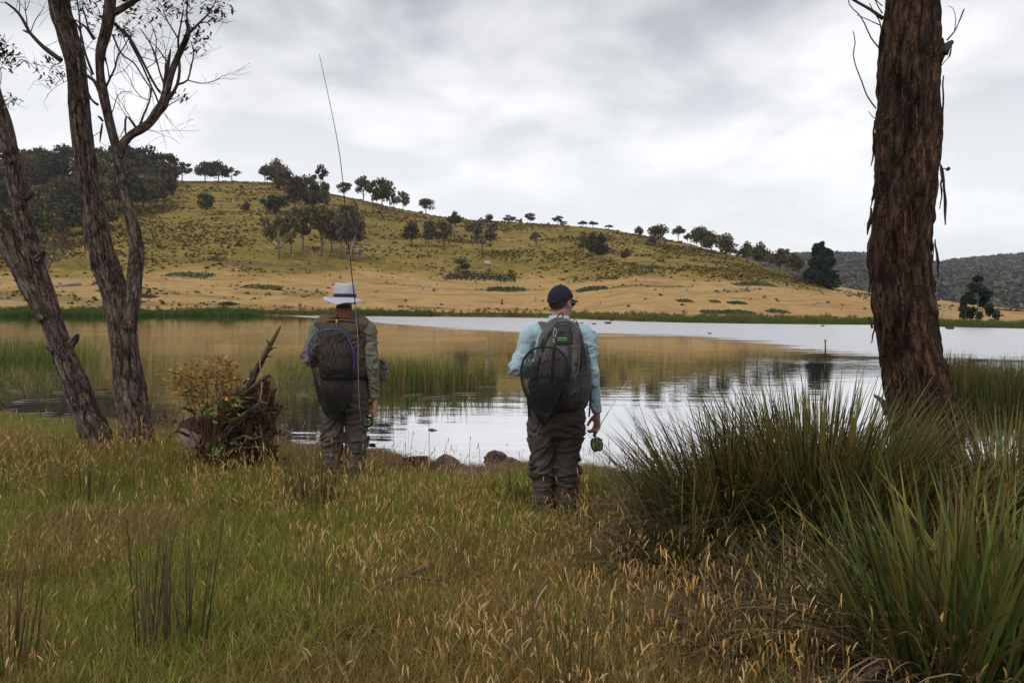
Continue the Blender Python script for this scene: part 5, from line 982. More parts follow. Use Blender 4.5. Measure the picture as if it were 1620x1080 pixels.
def build_man(name, label, ox, oy, oz, J, look, mats):
    t = thing(name, (ox, oy, oz), label, 'man'); k = .86
    body = MB(); tr = head(body, J['head'], look)
    hx, hy, hz = J['head']; nx, ny, nz = J['neck']
    limb(body, [(nx, ny-.01, nz-.06, .075, .07), (nx, ny-.005, nz, .058, .060), (hx, hy-.02, hz-.06, .056, .060), (hx, hy-.01, hz, .055, .06)], 24)
    tw, td = J['tw'], J['td']
    tors = [(J['pel'][0], J['pel'][1], J['pel'][2]-.06, J['hw']*.78, .11), (J['pel'][0], J['pel'][1], J['pel'][2]+.02, J['hw']*.84, .125), (J['pel'][0], J['pel'][1]+.01, J['pel'][2]+.16, tw*.82, td*.9), (nx, ny+.01, J['pel'][2]+.34, tw*.92, td), (nx, ny+.01, J['sh'][2]-.08, tw*1.0, td*.98), (nx, ny, J['sh'][2]+.005, tw*.98, td*.80), (nx, ny-.003, J['sh'][2]+.04, tw*.74, td*.66), (nx, ny-.005, nz-.035, tw*.44, td*.52), (nx, ny-.005, nz-.01, .06, .06)]
    limb(body, [(a, b, c, d*k, e*k) for a, b, c, d, e in tors], 36)
    for sd_ in (0, 1):
        s_, e_, w_ = J['arm'][sd_]; limb(body, [(*s_, .042, .042), (*((np.array(s_)+e_)/2), .036, .036), (*e_, .029, .029), (*((np.array(e_)+w_)/2), .028, .027), (*w_, .027, .023)], 18)
        h_ = J['hand'][sd_]; hand(body, w_, h_[0], h_[1], curl=h_[2], thumb=h_[3], tc=h_[4], s=h_[5])
        hp, kn, an, to = J['leg'][sd_]
        limb(body, [(*hp, .085, .09), (*((np.array(hp)*.6+np.array(kn)*.4)), .078, .08), (*kn, .055, .058), (*((np.array(kn)+an)/2), .052, .055), (*an, .04, .045)], 20)
        limb(body, [(an[0], an[1]-.03, an[2]-.02, .035, .04), (an[0], an[1]+.05, an[2]-.05, .038, .03), (to[0], to[1], .035, .04, .02)], 16, side=(1, 0, 0))
    finish(remesh(body, .0048, 3), 'body', M['skin'], t)
    # shirt
    sh = MB(); limb(sh, [r for r in tors[2:8]]+[(nx, ny-.005, nz-.02, .072, .072)], 40)
    for sd_ in (0, 1):
        s_, e_, w_ = [np.array(v, float) for v in J['arm'][sd_]]; a = J['ar']; cu = w_+(e_-w_)*.09
        inn = s_+(np.array([nx, ny, J['sh'][2]+.045])-s_)*.62; limb(sh, [(nx+(s_[0]-nx)*.25, ny, J['sh'][2]+.035, .05, .055), (nx+(s_[0]-nx)*.6, ny, J['sh'][2]+.012, .058, .06), (*(s_+[0, 0, .008]), .066, .07)], 24)
        limb(sh, [(*inn, .055, .07), (*(s_+[0, 0, -.012]), a[0], a[0]*1.05), (*(s_*.72+e_*.28), a[1], a[1]*1.05), (*(s_*.3+e_*.7), a[2], a[2]*1.05), (*e_, a[2]*.95, a[2]), (*(e_*.6+w_*.4), a[3], a[3]), (*(e_*.2+w_*.8), a[4], a[4]*.95), (*cu, a[4]*.96, a[4]*.9)], 26)
    zz_ = lambda co: .8+.9*np.exp(-((co[:, 2]-1.12)/.12)**2)
    me = remesh(sh, .0065, 5); o = finish(me, 'shirt', mats['shirt'], t, wrinkles(.015, zz_, 71, (6, 6, 17)))
    for sd_ in (0, 1):
        s_, e_, w_ = [np.array(v, float) for v in J['arm'][sd_]]; cu = w_+(e_-w_)*.09; d = (w_-e_)/np.linalg.norm(w_-e_); mb = MB(); r = J['ar'][4]
        V, Q, T, A = tube(np.array([cu-d*.035, cu-d*.01, cu+d*.012, cu+d*.014]), [r*1.02, r*1.04, r*.97, r*.6], n=20, cap=False); mb.add(V, Q, T); mb.build('cuff', mats['cuff'], t)
    # waders
    wd = MB(); hw = J['hw']; px_, py_, pz = J['pel']
    limb(wd, [(px_, py_, J['crotch']+.03, hw*.86, .13), (px_, py_-.005, pz-.05, hw, .155), (px_, py_, pz+.05, hw*.99, .152), (px_, py_+.005, pz+.12, hw*.94, .14), (nx*.5+px_*.5, py_+.01, J['wtop'], tw*1.02, td*1.06)], 44)
    for sd_ in (0, 1):
        hp, kn, an, to = [np.array(v, float) for v in J['leg'][sd_]]; g = J['lr']
        limb(wd, [(*(hp+[0, 0, -.02]), g[0], g[0]*1.1), (*(hp*.55+kn*.45), g[1], g[1]*1.08), (*(hp*.15+kn*.85), g[2], g[2]*1.05), (*(kn*.9+an*.1), g[2]*.98, g[2]*1.02), (*(kn*.55+an*.45), g[3], g[3]), (*(kn*.1+an*.9), g[4], g[4]*1.05)], 32)
    zf = lambda co: .55+1.5*np.exp(-((co[:, 2]-J['fold'])/.10)**2)+.5*np.exp(-((co[:, 2]-J['crotch'])/.07)**2)
    w0 = wrinkles(.019, zf, 81, (3.8, 3.8, 14))
    def wz(co, nr):
        d = w0(co, nr)
        for (z0, sl, a_, wd_) in ((J['fold']+.045, -.30, .009, .010), (J['fold']-.015, .22, .011, .009), (J['fold']-.075, -.12, .009, .009), (J['crotch']-.02, .45, .007, .013), (J['crotch']+.09, -.35, .005, .014)):
            sg = np.where(co[:, 0] > px_, 1, -1); u = co[:, 2]-z0-sl*(co[:, 0]-px_)*sg-.03*(fbm(co*6, 2, int(z0*999))-.5); d = d+a_*(np.exp(-(u/wd_)**2)-.6*np.exp(-((u+wd_*1.8)/wd_)**2))*(.4+.9*vn(co*9, int(z0*77)))
        return d
    o = finish(remesh(wd, .0075, 6), 'waders', mats['wader'], t, wz, colf=lambda co: (.75+.5*fbm(co*np.array([6, 6, 3]), 3, 5))[:, None]*np.ones(3))
    for sd_ in (0, 1):
        hp, kn, an, to = [np.array(v, float) for v in J['leg'][sd_]]; mb = MB(); r = J['lr'][4]
        limb(mb, [(an[0], an[1], .20, r*1.06, r*1.12), (an[0], an[1]+.01, .10, r*.98, r*1.15), (an[0], an[1]+.03, .04, r*.9, r*1.5)], 20); limb(mb, [(an[0], an[1]-.05, .035, .05, .045), (an[0], an[1]+.06, .045, .055, .04), (*to, .05, .03)], 18)
        finish(remesh(mb, .008, 3), 'boot', mats['wader'], t, wrinkles(.004, lambda co: 1+0*co[:, 0], 91))
    return t, tr
def stripe(pts, w_, th, mat, name, parent, side=None, off=(0, 0, 0), step=.01):
    pts = np.array(pts, float)+np.array(off); q = resample(pts, step); mb = MB(); V, Q, T, A = tube(q, w_/2, th/2, n=8, side=side if side is not None else (1, 0, 0), sq=4); mb.add(V, Q, T); return mb.build(name, mat, parent)
def netting(mb, hoop, bottom, sag, na=44, nr=15, r=.0011, seed=0):
    """hoop (k,3) closed ring; bag hanging to bottom point. cord diamonds as real thin tubes"""
    hoop = np.asarray(hoop); k = len(hoop); bottom = np.array(bottom)
    def pt(a, f):
        i = (a*k) % k; i0 = int(i) % k; u = i-int(i); h = hoop[i0]*(1-u)+hoop[(i0+1) % k]*u
        p = h*(1-f)+bottom*f; return p+np.array(sag)*math.sin(f*math.pi)+np.array([0, 0, -1])*.05*math.sin(f*math.pi)
    G = [[pt((a+(j % 2)*.5)/na, (j/nr)**.9) for a in range(na)] for j in range(nr+1)]
    rg = np.random.default_rng(seed); E = []
    for j in range(nr):
        for a in range(na):
            p = G[j][a]; o_ = a if j % 2 == 0 else (a+1) % na
            E.append((p, G[j+1][a if j % 2 == 0 else a])); E.append((p, G[j+1][(a-1) % na if j % 2 == 0 else (a+1) % na]))
    for p, q in E:
        if np.linalg.norm(p-q) > 1e-4: V, Q, T, A = tube(np.array([p, q]), r, n=3, cap=False); mb.add(V, Q, T)
    return mb

# ---------------- man in blue
D2 = 6.04; o2 = P(877, 825, D2); ox2, oy2, oz2 = o2.x, D2, o2.z
def Z2(px, py, y=0): return np.array([(px-877)/208.6*(1+y/D2), y, (825-py)/208.6+y/D2*(487.5-py)/208.6])
J2 = dict(head=(.030, .01, 1.668), neck=(.012, -.005, 1.545), sh=(0, 0, 1.46), tw=.205, td=.125, pel=(.008, 0, .84), hw=.215, crotch=.66, wtop=1.02, fold=.38,
          arm=[((-.205, 0, 1.43), (-.305, -.01, 1.165), (-.13, .24, 1.13)), ((.225, 0, 1.43), (.278, -.02, 1.13), (.318, .06, .825))],
          hand=[((.9, .35, .05), (0, 0, -1), (.5, .7, .6), 1, .4, 1), ((.03, .10, -1), (-.9, -.35, 0), (.45, .85, .7), 1, .35, 1.14)],
          ar=(.074, .065, .055, .049, .039), lr=(.118, .112, .094, .088, .086),
          leg=[((-.098, .01, .80), (-.092, .02, .46), (-.085, -.02, .10), (-.11, .13, .03)), ((.108, .01, .80), (.088, .02, .46), (.085, -.02, .10), (.11, .13, .03))])
man2, tr2 = build_man('person', 'man in light blue shirt, navy cap and brown waders wearing a grey backpack', ox2, oy2, oz2, J2, R(-42), dict(shirt=M['shirt_b'], cuff=M['shirt_b'], wader=M['wader']))
# collar
mb = MB(); th = np.linspace(0, 6.283, 40); nxx, nyy, nzz = J2['neck']
V, Q, T, A = tube(np.array([(nxx, nyy-.012, nzz-.055), (nxx, nyy-.008, nzz-.01), (nxx, nyy-.005, nzz+.032), (nxx, nyy-.006, nzz+.034), (nxx, nyy-.004, nzz+.01)]), [.098, .084, .076, .068, .066], [.092, .080, .074, .066, .064], n=36, cap=False); mb.add(V, Q, T); mb.build('collar', M['shirt_b'], man2)
# hair, cap, sunglasses in head space
def headpart(mb, V, Q, T, tr, **kw): mb.add(tr(V), Q, T, **kw)
def shell(a0, a1, rx, ry, rz, cz=.025, cy=-.012, front=None, n=40, m=16, disp=None):
    """part of an ellipsoid between polar angles; front(phi)-> lower polar limit"""
    ph = np.linspace(0, 2*math.pi, n, endpoint=False); V = []
    for i in range(m+1):
        hi = a1(ph) if callable(a1) else a1+0*ph; a = a0+(hi-a0)*i/m; V.append(np.stack([rx*np.sin(a)*np.sin(ph), cy+ry*np.sin(a)*np.cos(ph), cz+rz*np.cos(a)], -1))
    V = np.array(V).reshape(-1, 3); Q = [(i*n+j, (i+1)*n+j, (i+1)*n+(j+1) % n, i*n+(j+1) % n) for i in range(m) for j in range(n)]; return V, Q, []
mb = MB(); V, Q, T = shell(.3, lambda p: 1.5+.75*sm(.1, -.75, np.cos(p))+.35*np.exp(-((np.abs(np.sin(p))-1)/.1)**2)*0, .0835, .104, .104, disp=None); V += (rng.random(V.shape)-.5)*.0025; headpart(mb, V, Q, T, tr2); mb.build('hair', M['hair'], man2)
mb = MB(); V, Q, T = shell(.001, lambda p: 1.42+.20*np.cos(p+3.14)*1+.05, .0915, .113, .118); headpart(mb, V, Q, T, tr2)
V, Q, T = shell(.02, lambda p: 1.40+.20*np.cos(p+3.14)+.05, .088, .109, .114); headpart(mb, V, np.array(Q)[:, ::-1], T, tr2)
mb.build('cap', M['navy'], man2)
n = 26; a_ = np.linspace(-1.15, 1.15, n); rows_ = []
for f in np.linspace(0, 1, 8):
    rows_.append(np.stack([np.sin(a_)*(.089+.0*f), -.012+np.cos(a_)*(.105)+f*(.085*np.cos(a_*1.1)**.5 if False else .080*np.sqrt(np.maximum(1-(a_/1.2)**2, 0))), .040-.012*f-.020*(np.sin(a_)**2)*(1)], -1))
Vt = np.array(rows_).reshape(-1, 3); Vb = Vt-np.array([0, 0, .004]); Q = [(i*n+j, i*n+j+1, (i+1)*n+j+1, (i+1)*n+j) for i in range(7) for j in range(n-1)]; mb = MB(); mb.add(tr2(Vt), Q); mb.add(tr2(Vb), np.array(Q)[:, ::-1]); mb.build('cap_brim', M['navy'], man2)
mb = MB(); V, Q, T, A = tube(np.array([(x, -.012-math.sqrt(max(0, 1-(x/.0925)**2))*.114, .012+.0*x) for x in np.linspace(-.045, .045, 9)]), .002, .008, n=6); headpart(mb, V, Q, T, tr2); mb.build('cap_strap', M['black'], man2)
V, Q, T = ellips((0, -.012, .146), (.008, .008, .004), 10, 6); mb = MB(); headpart(mb, V, Q, T, tr2); mb.build('cap_button', M['navy'], man2)
mb = MB()
for x in (-1, 1):
    V, Q, T = ellips((x*.034, .094, .004), (.028, .006, .020), 18, 10); headpart(mb, V, Q, T, tr2)
    V, Q, T, A = tube(np.array([(x*.060, .088, .010), (x*.080, .05, .012), (x*.086, .0, .010), (x*.083, -.02, .0)]), .003, .006, n=6); headpart(mb, V, Q, T, tr2)
V, Q, T, A = tube(np.array([(-.01, .102, .010), (.01, .102, .010)]), .003, n=6); headpart(mb, V, Q, T, tr2); mb.build('sunglasses', M['glass'], man2)
mb = MB(); e = tr2(np.array([[-.083, -.03, -.005], [-.078, -.07, -.03], [0, -.108, -.045], [.06, -.08, -.03], [.083, -.03, -.005]])); add_tube(mb, e, .002, 6, step=.01); mb.build('glasses_cord', M['black'], man2)
# wader belt
def belt(z, rx, ry, cx_, cy_, h_, name, parent, mat):
    mb = MB(); V, Q, T, A = tube(np.array([(cx_, cy_, z-h_/2), (cx_, cy_, z-h_/2+.001), (cx_, cy_, z+h_/2-.001), (cx_, cy_, z+h_/2)]), [rx-.01, rx, rx, rx-.01], [ry-.01, ry, ry, ry-.01], n=48, cap=False); mb.add(V, Q, T); return mb.build(name, mat, parent)
belt(.905, .222, .165, .008, 0, .045, 'belt', man2, M['black'])
# ---- backpack
bp = thing('backpack', (ox2, oy2, oz2), 'grey day pack with green print on the back of the man in blue', 'backpack')
def Zb(px, py, y): return Z2(px, py, y)
def packbody(rows, name, mat, wr=.008, seed=101, vox=.006):
    mb = MB(); limb(mb, rows, 44, sq=2.9, step=.015); return finish(remesh(mb, vox, 5), name, mat, bp, wrinkles(wr, lambda co: 1+0*co[:, 0], seed, (9, 9, 14)))
def prow(pl, pr, py, yc, ry): a, b_ = Z2(pl, py, yc), Z2(pr, py, yc); return ((a[0]+b_[0])/2, yc, a[2], (b_[0]-a[0])/2, ry)
packbody([prow(872, 894, 503, -.14, .035), prow(860, 905, 510, -.16, .06), prow(850, 913, 524, -.19, .10), prow(842, 918, 550, -.21, .125), prow(838, 921, 580, -.22, .14), prow(836, 924, 610, -.21, .135), prow(838, 923, 632, -.19, .11), prow(844, 918, 641, -.18, .09)], 'main_bag', M['pack'])
packbody([prow(878, 906, 512, -.27, .03), prow(870, 909, 520, -.31, .045), prow(866, 910, 545, -.335, .05), prow(864, 908, 580, -.35, .055), prow(860, 904, 612, -.34, .055), prow(862, 900, 628, -.31, .04)], 'front_pocket', M['pack'], .005, 107)
packbody([prow(904, 917, 545, -.26, .05), prow(902, 924, 560, -.26, .07), prow(902, 927, 600, -.25, .075), prow(904, 925, 630, -.22, .06)], 'side_pocket', M['pack'], .009, 111)
packbody([prow(836, 850, 570, -.26, .05), prow(832, 856, 590, -.26, .06), prow(830, 858, 615, -.25, .065), prow(834, 858, 634, -.22, .05)], 'side_pocket', M['packd'], .008, 113)
packbody([prow(846, 912, 590, -.33, .075), prow(842, 914, 612, -.33, .085), prow(842, 914, 632, -.30, .08), prow(850, 906, 642, -.27, .05)], 'lower_pocket', M['packd'], .006, 117)
packbody([prow(874, 894, 514, -.335, .018), prow(870, 897, 522, -.36, .022), prow(870, 897, 537, -.375, .020), prow(870, 897, 540, -.375, .016)], 'top_panel', M['packd'], .002, 119, .004)
# printing: two short green bars with pale underscore as seen
for (x0, x1, mt) in ((872.2, 879.5, 'lime'), (880.2, 888.2, 'lime')):
    a, b_ = Z2(x0, 531, -.399), Z2(x1, 531, -.399); V, Q = box(((a[0]+b_[0])/2, -.3985, a[2]), (b_[0]-a[0], .004, .009)); mb = MB(); mb.add(V, Q); mb.build('print_bar', M[mt], bp, smooth=False)
a, b_ = Z2(872, 534.5, -.399), Z2(888, 534.5, -.399); V, Q = box(((a[0]+b_[0])/2, -.398, a[2]), (b_[0]-a[0], .003, .004)); mb = MB(); mb.add(V, Q); mb.build('print_line', plain('pale_print', (.35, .42, .30), .6), bp, smooth=False)
V, Q, T, A = tube(np.array([Z2(879, 523, -.385)+[math.cos(t_)*.014, 0, math.sin(t_)*.011] for t_ in np.linspace(0, 6.28, 20)]), .004, n=6, side=(0, 1, 0)); mb = MB(); mb.add(V, Q, T); mb.build('hose_port', M['black'], bp)
def pst(pts, w_, name='strap', mat='packd', th=.006): return stripe([Z2(*p) for p in pts], w_, th, M[mat], name, bp)
pst([(891, 541, -.385), (892, 560, -.41), (892, 590, -.42), (889, 620, -.40)], .022, 'webbing', 'packd')
pst([(868, 541, -.375), (866, 560, -.41), (864, 590, -.42), (862, 620, -.40)], .014, 'webbing', 'black')
def zip_(pts, r=.004, mat='black', name='zip'):
    mb = MB(); add_tube(mb, [Z2(*p) for p in pts], r, 6, step=.01); return mb.build(name, M[mat], bp)
zip_([(870, 518, -.355), (876, 508, -.33), (888, 506, -.32), (902, 514, -.33), (911, 530, -.345), (914, 552, -.36), (912, 575, -.37)], .0045)
zip_([(866, 522, -.36), (874, 511, -.34), (886, 509, -.34), (898, 515, -.35), (905, 530, -.37), (908, 552, -.385), (906, 580, -.40), (900, 600, -.40)], .005, 'pack', 'piping')
zip_([(845, 545, -.31), (852, 530, -.29), (862, 512, -.24), (870, 502, -.20)], .009, 'pack', 'piping'); zip_([(849, 552, -.33), (857, 536, -.31), (867, 517, -.28), (876, 506, -.24)], .007, 'packd', 'piping')
zip_([(848, 548, -.33), (856, 532, -.31), (864, 516, -.27)], .004, 'black')
zip_([(914, 540, -.33), (918, 556, -.34), (920, 580, -.34)], .006, 'packd', 'piping')
pst([(900, 545, -.36), (903, 565, -.375), (901, 590, -.39), (896, 615, -.39)], .014, 'strap', 'black')
pst([(846, 560, -.34), (842, 585, -.35), (842, 612, -.36)], .012, 'strap', 'black')
pst([(912, 575, -.34), (904, 590, -.38), (896, 600, -.41)], .012, 'strap', 'black')
for q_ in ((878, 601, -.42), (903, 572, -.40), (918, 590, -.36)):
    mb = MB(); V, Q = box(Z2(*q_), (.026, .012, .016)); mb.add(V, Q); mb.build('buckle', M['black'], bp, smooth=False)
zip_([(896, 545, -.385), (895, 552, -.39), (898, 562, -.39)], .003, 'packd', 'zip_pull')
for sd_ in (0, 1):
    s_ = [(-.07, -.15, 1.44), (-.10, -.10, 1.495), (-.115, -.02, 1.525), (-.12, .07, 1.49), (-.12, .14, 1.38), (-.12, .14, 1.2)] if sd_ == 0 else [(.10, -.15, 1.44), (.12, -.10, 1.495), (.13, -.02, 1.525), (.135, .07, 1.49), (.13, .14, 1.38), (.13, .14, 1.2)]
    stripe(s_, .062, .016, M['pack'], 'shoulder_strap', bp)
zip_([(884, 500, -.12), (884, 494, -.15), (880, 492, -.17), (876, 496, -.17), (874, 503, -.16)], .005, 'black', 'haul_loop')
pst([(926, 560, -.08), (930, 590, -.06), (931, 620, -.03), (930, 650, -.02), (929, 656, -.02)], .014, 'side_strap', 'black'); pst([(923, 545, -.12), (928, 570, -.10), (929, 600, -.08)], .01, 'side_strap', 'black')
pst([(832, 636, -.10), (833, 650, -.09), (833, 656, -.08)], .018, 'side_strap', 'black')
bz = MB(); V, Q, T, A = tube(np.array([(.008, 0, .90), (.008, 0, .902), (.008, 0, .965), (.008, 0, .967)]), [.222, .232, .232, .222], [.17, .182, .182, .17], n=48, cap=False); bz.add(V, Q, T); bz.build('hip_belt', M['packd'], bp)
mb = MB(); V, Q, T, A = tube(np.array([Z2(902, 508, -.07)+[math.cos(t_)*.013+.01, 0, math.sin(t_)*.013+.014] for t_ in np.linspace(0, 6.28, 20)]), .0028, n=6, side=(0, 1, 0)); mb.add(V, Q, T); mb.build('strap_ring', M['black'], bp)
# carabiner with tag
cr = thing('carabiner', (ox2, oy2, oz2), 'silver carabiner with a blue tag clipped to the grey day pack', 'carabiner'); mb = MB()
add_tube(mb, [Z2(*p) for p in ((868, 516, -.40), (866, 524, -.40), (867, 529, -.40), (869, 530, -.40), (871, 522, -.40), (870.5, 517, -.40), (868.5, 515.5, -.40), (868, 516, -.40))], .0030, 6, step=.006); mb.build('hook', M['steel'], cr)
mb = MB(); a = Z2(866.5, 535, -.402); V, Q = box(a, (.012, .006, .030)); mb.add(V, Q); mb.build('tag', plain('blue_tag', (.25, .28, .42), .5), cr, smooth=False)
# landing net on the pack
nt2 = thing('landing_net', (ox2, oy2, oz2), 'black landing net with dark mesh hanging on the grey day pack', 'landing net')
hp_ = [(851, 545, -.43), (866, 546.5, -.445), (878, 553, -.45), (886, 563, -.45), (889, 575, -.45), (887, 592, -.45), (880, 608, -.44), (868, 634, -.43), (860, 652, -.42), (850, 658, -.42), (838, 648, -.41), (828, 630, -.40), (820, 612, -.39), (816, 592, -.38), (817, 575, -.38), (823, 560, -.39), (835, 549, -.41)]
hq = resample([Z2(*p) for p in hp_+hp_[:1]], .02); mb = MB(); V, Q, T, A = tube(hq, .0075, n=8, cap=False); mb.add(V, Q, T); mb.build('hoop', M['black'], nt2)
mb = netting(MB(), hq[:-1], Z2(856, 650, -.47), (0, -.035, 0), 42, 15, .0018, 1); netting(mb, hq[:-1], Z2(850, 662, -.45), (0.01, -.02, 0), 26, 12, .0016, 2); mb.build('mesh_bag', M['net'], nt2)
mb = MB(); add_tube(mb, [Z2(*p) for p in ((866, 548, -.445), (864, 560, -.46), (864, 575, -.465), (868, 590, -.465), (876, 594, -.465), (884, 588, -.46), (886, 575, -.455))], .005, 8, step=.01); mb.build('cord', M['black'], nt2)
mb = MB(); add_tube(mb, [Z2(*p) for p in ((884, 622, -.42), (872, 645, -.42), (864, 658, -.42))], .011, 8, step=.02); mb.build('handle', M['black'], nt2)
# rod of the man in blue
rd2 = thing('fishing_rod', (0, 0, 0), 'fly rod held low and pointing over the water by the man in blue', 'fishing rod')
def wp(l): return np.array([ox2, oy2, oz2])+np.array(l)
g0 = np.array(P(942, 697, 6.00)); hand_pt = np.array(P(946, 678, 6.12)); tip = np.array(P(992, 602, 8.6))
dr = tip-hand_pt; dr /= np.linalg.norm(dr)
mb = MB(); add_tube(mb, [hand_pt-dr*.02, hand_pt+dr*.18, hand_pt+dr*1.2, tip], [.0055, .005, .0038, .0015], 8); mb.build('rod_blank', M['line'], rd2)
mb = MB(); add_tube(mb, [hand_pt-dr*.12, hand_pt-dr*.04, hand_pt+dr*.06, hand_pt+dr*.12], [.012, .014, .013, .008], 12, step=.01); mb.build('cork_grip', M['cork'], rd2)
gb = hand_pt-dr*.12; mb = MB(); add_tube(mb, [gb, gb-dr*.05, gb-dr*.11], [.012, .013, .012], 12); mb.build('reel_seat', M['black'], rd2)
for f in (.25, .5, .75):
    mb = MB(); c = hand_pt+(tip-hand_pt)*f+np.array([0, 0, -.012]); V, Q, T, A = tube(np.array([c+[math.cos(t_)*.006, 0, math.sin(t_)*.008] for t_ in np.linspace(0, 6.28, 12)]), .001, n=4, side=(0, 1, 0)); mb.add(V, Q, T); mb.build('line_guide', M['steel'], rd2)
def reel(parent, c, axis, r, rim, face, spoke=True):
    ax_, e1, e2 = frame(axis, (0.1, .2, 1)); c = np.array(c); mb = MB(); V, Q, T, A = tube(np.array([c-ax_*.018, c-ax_*.017, c+ax_*.017, c+ax_*.018]), [r*.82, r, r, r*.82], n=28, side=e1); mb.add(V, Q, T); q = mb.build('reel', rim, parent)
    mb = MB(); V, Q, T, A = tube(np.array([c-ax_*.021, c-ax_*.020, c+ax_*.020, c+ax_*.021]), [r*.55, r*.74, r*.74, r*.55], n=28, side=e1); mb.add(V, Q, T); mb.build('spool', face, q)
    for s_ in (-1, 1):
        mb = MB()
        for k in range(6):
            a_ = k*math.pi/3; d_ = e1*math.cos(a_)+e2*math.sin(a_); add_tube(mb, [c+ax_*s_*.023+d_*r*.12, c+ax_*s_*.023+d_*r*.9], [.004, .003], 5)
        V, Q, T = ellips(c+ax_*s_*.024, (r*.22, r*.22, r*.22), 12, 8); mb.add(V, Q, T)
        th = np.linspace(0, 6.283, 25); V, Q, T, A = tube(np.array([c+ax_*s_*.019+(e1*math.cos(t_)+e2*math.sin(t_))*r for t_ in th]), .004, n=6, cap=False); mb.add(V, Q, T); mb.build('rim', M['black'], q)
    mb = MB(); add_tube(mb, [c+ax_*.02+e1*r*.6, c+ax_*.055+e1*r*.6], [.005, .006], 8); mb.build('handle', M['black'], q); return q
rc = np.array(P(944, 703, 5.98)); reel(rd2, rc, (.75, -.62, .28), .050, M['reel'], M['reel']); mb = MB(); add_tube(mb, [gb-dr*.09, (gb-dr*.09+rc)/2, rc], [.008, .006, .01], 6); mb.build('reel_foot', M['black'], rd2)
mb = MB(); add_tube(mb, [P(948, 712, 5.98), P(949, 724, 5.98), P(946, 738, 5.98), P(948, 752, 6.0)], .0012, 4, step=.03); mb.build('fly_line', M['line'], rd2)

# ---------------- hatted man
D1 = 7.16; o1 = P(545, 765, D1); ox1, oy1, oz1 = o1.x, D1, o1.z
def Z1(px, py, y=0): return np.array([(px-545)/176.0*(1+y/D1), y, (765-py)/176.0+y/D1*(484-py)/176.0])
J1 = dict(head=(-.004, .02, 1.655), neck=(-.010, 0, 1.545), sh=(-.02, 0, 1.455), tw=.205, td=.135, pel=(-.002, 0, .86), hw=.215, crotch=.66, wtop=1.12, fold=.40,
          arm=[((-.225, 0, 1.42), (-.315, -.03, 1.135), (-.13, .22, 1.10)), ((.195, 0, 1.42), (.262, -.015, 1.09), (.262, .03, .76))],
          hand=[((.9, .35, .05), (0, 0, -1), (.5, .7, .6), 1, .4, 1), ((-.08, .05, -1), (-.75, -.6, 0), (.9, 1.2, .8), 1, .8, 1.1)],
          ar=(.080, .072, .064, .056, .046), lr=(.118, .108, .094, .090, .092),
          leg=[((-.105, .01, .80), (-.110, .02, .46), (-.112, -.02, .10), (-.14, .13, .03)), ((.098, .01, .80), (.100, .02, .46), (.098, -.02, .10), (.13, .13, .03))])
man1, tr1 = build_man('person', 'man in wide brimmed grey hat, brown vest over olive shirt and faded waders', ox1, oy1, oz1, J1, R(4), dict(shirt=M['shirt_g'], cuff=cloth('grey_cuff', (.24, .22, .20)), wader=M['wader2']))
nxx, nyy, nzz = J1['neck']
mb = MB(); V, Q, T, A = tube(np.array([(nxx, nyy-.014, nzz-.06), (nxx, nyy-.010, nzz-.01), (nxx, nyy-.006, nzz+.030), (nxx, nyy-.006, nzz+.032), (nxx, nyy-.004, nzz)]), [.115, .092, .080, .072, .068], [.10, .086, .078, .070, .066], n=36, cap=False); mb.add(V, Q, T); mb.build('collar', M['rust'], man1)
mb = MB(); V, Q, T, A = tube(np.array([(nxx, nyy-.008, nzz+.015), (nxx, nyy-.008, nzz+.06), (nxx, nyy-.006, nzz+.062)]), [.074, .070, .060], [.074, .070, .060], n=32, cap=False); mb.add(V, Q, T); mb.build('neck_scarf', M['band'], man1)
# vest
tw, td = J1['tw'], J1['td']; mb = MB(); limb(mb, [(-.005, .005, .985, tw*1.06, td*1.16), (-.01, 0, 1.10, tw*1.07, td*1.22), (-.012, 0, 1.25, tw*1.09, td*1.24), (-.018, 0, 1.37, tw*1.12, td*1.16), (-.02, 0, 1.44, tw*1.08, td*.98), (-.018, -.002, 1.485, tw*.86, td*.80), (-.012, -.005, 1.52, tw*.50, td*.62)], 44, sq=2.3)
for s_ in (-1, 1): limb(mb, [(-.02+s_*.08, 0, 1.475, .07, .09), (-.02+s_*.17, 0, 1.455, .075, .092), (-.02+s_*.215, 0, 1.425, .05, .088)], 20)
finish(remesh(mb, .007, 5), 'vest', M['vest'], man1, wrinkles(.011, lambda co: 1+0*co[:, 0], 141, (10, 10, 9)), colf=lambda co: np.where((co[:, 2] > 1.455)[:, None], np.array([1.5, 1.35, 1.3]), 1.0)*(.8+.4*fbm(co*9, 3, 2))[:, None])
for (a, b_) in (([(-.16, -.085, 1.468), (-.10, -.115, 1.482), (-.02, -.125, 1.487), (.06, -.115, 1.482), (.125, -.085, 1.468)], .020), ([(-.12, -.085, 1.505), (-.07, -.10, 1.512), (-.02, -.105, 1.515), (.04, -.10, 1.510), (.09, -.08, 1.503)], .018)):
    mb = MB(); q = resample(np.array(a)+[0, -.008, 0], .01); V, Q, T, A = tube(q, .008, b_/2, n=8, side=(0, 1, 0)); mb.add(V, Q, T); mb.build('yoke_stripe', M['rust'], man1)
mb = MB(); limb(mb, [(-.02, -.15, 1.02, .14, .022), (-.02, -.168, 1.08, .15, .030), (-.02, -.168, 1.20, .15, .030), (-.02, -.160, 1.26, .14, .018)], 32, sq=3.5); finish(remesh(mb, .006, 3), 'back_pocket', M['vest'], man1, wrinkles(.006, lambda co: 1+0*co[:, 0], 151))
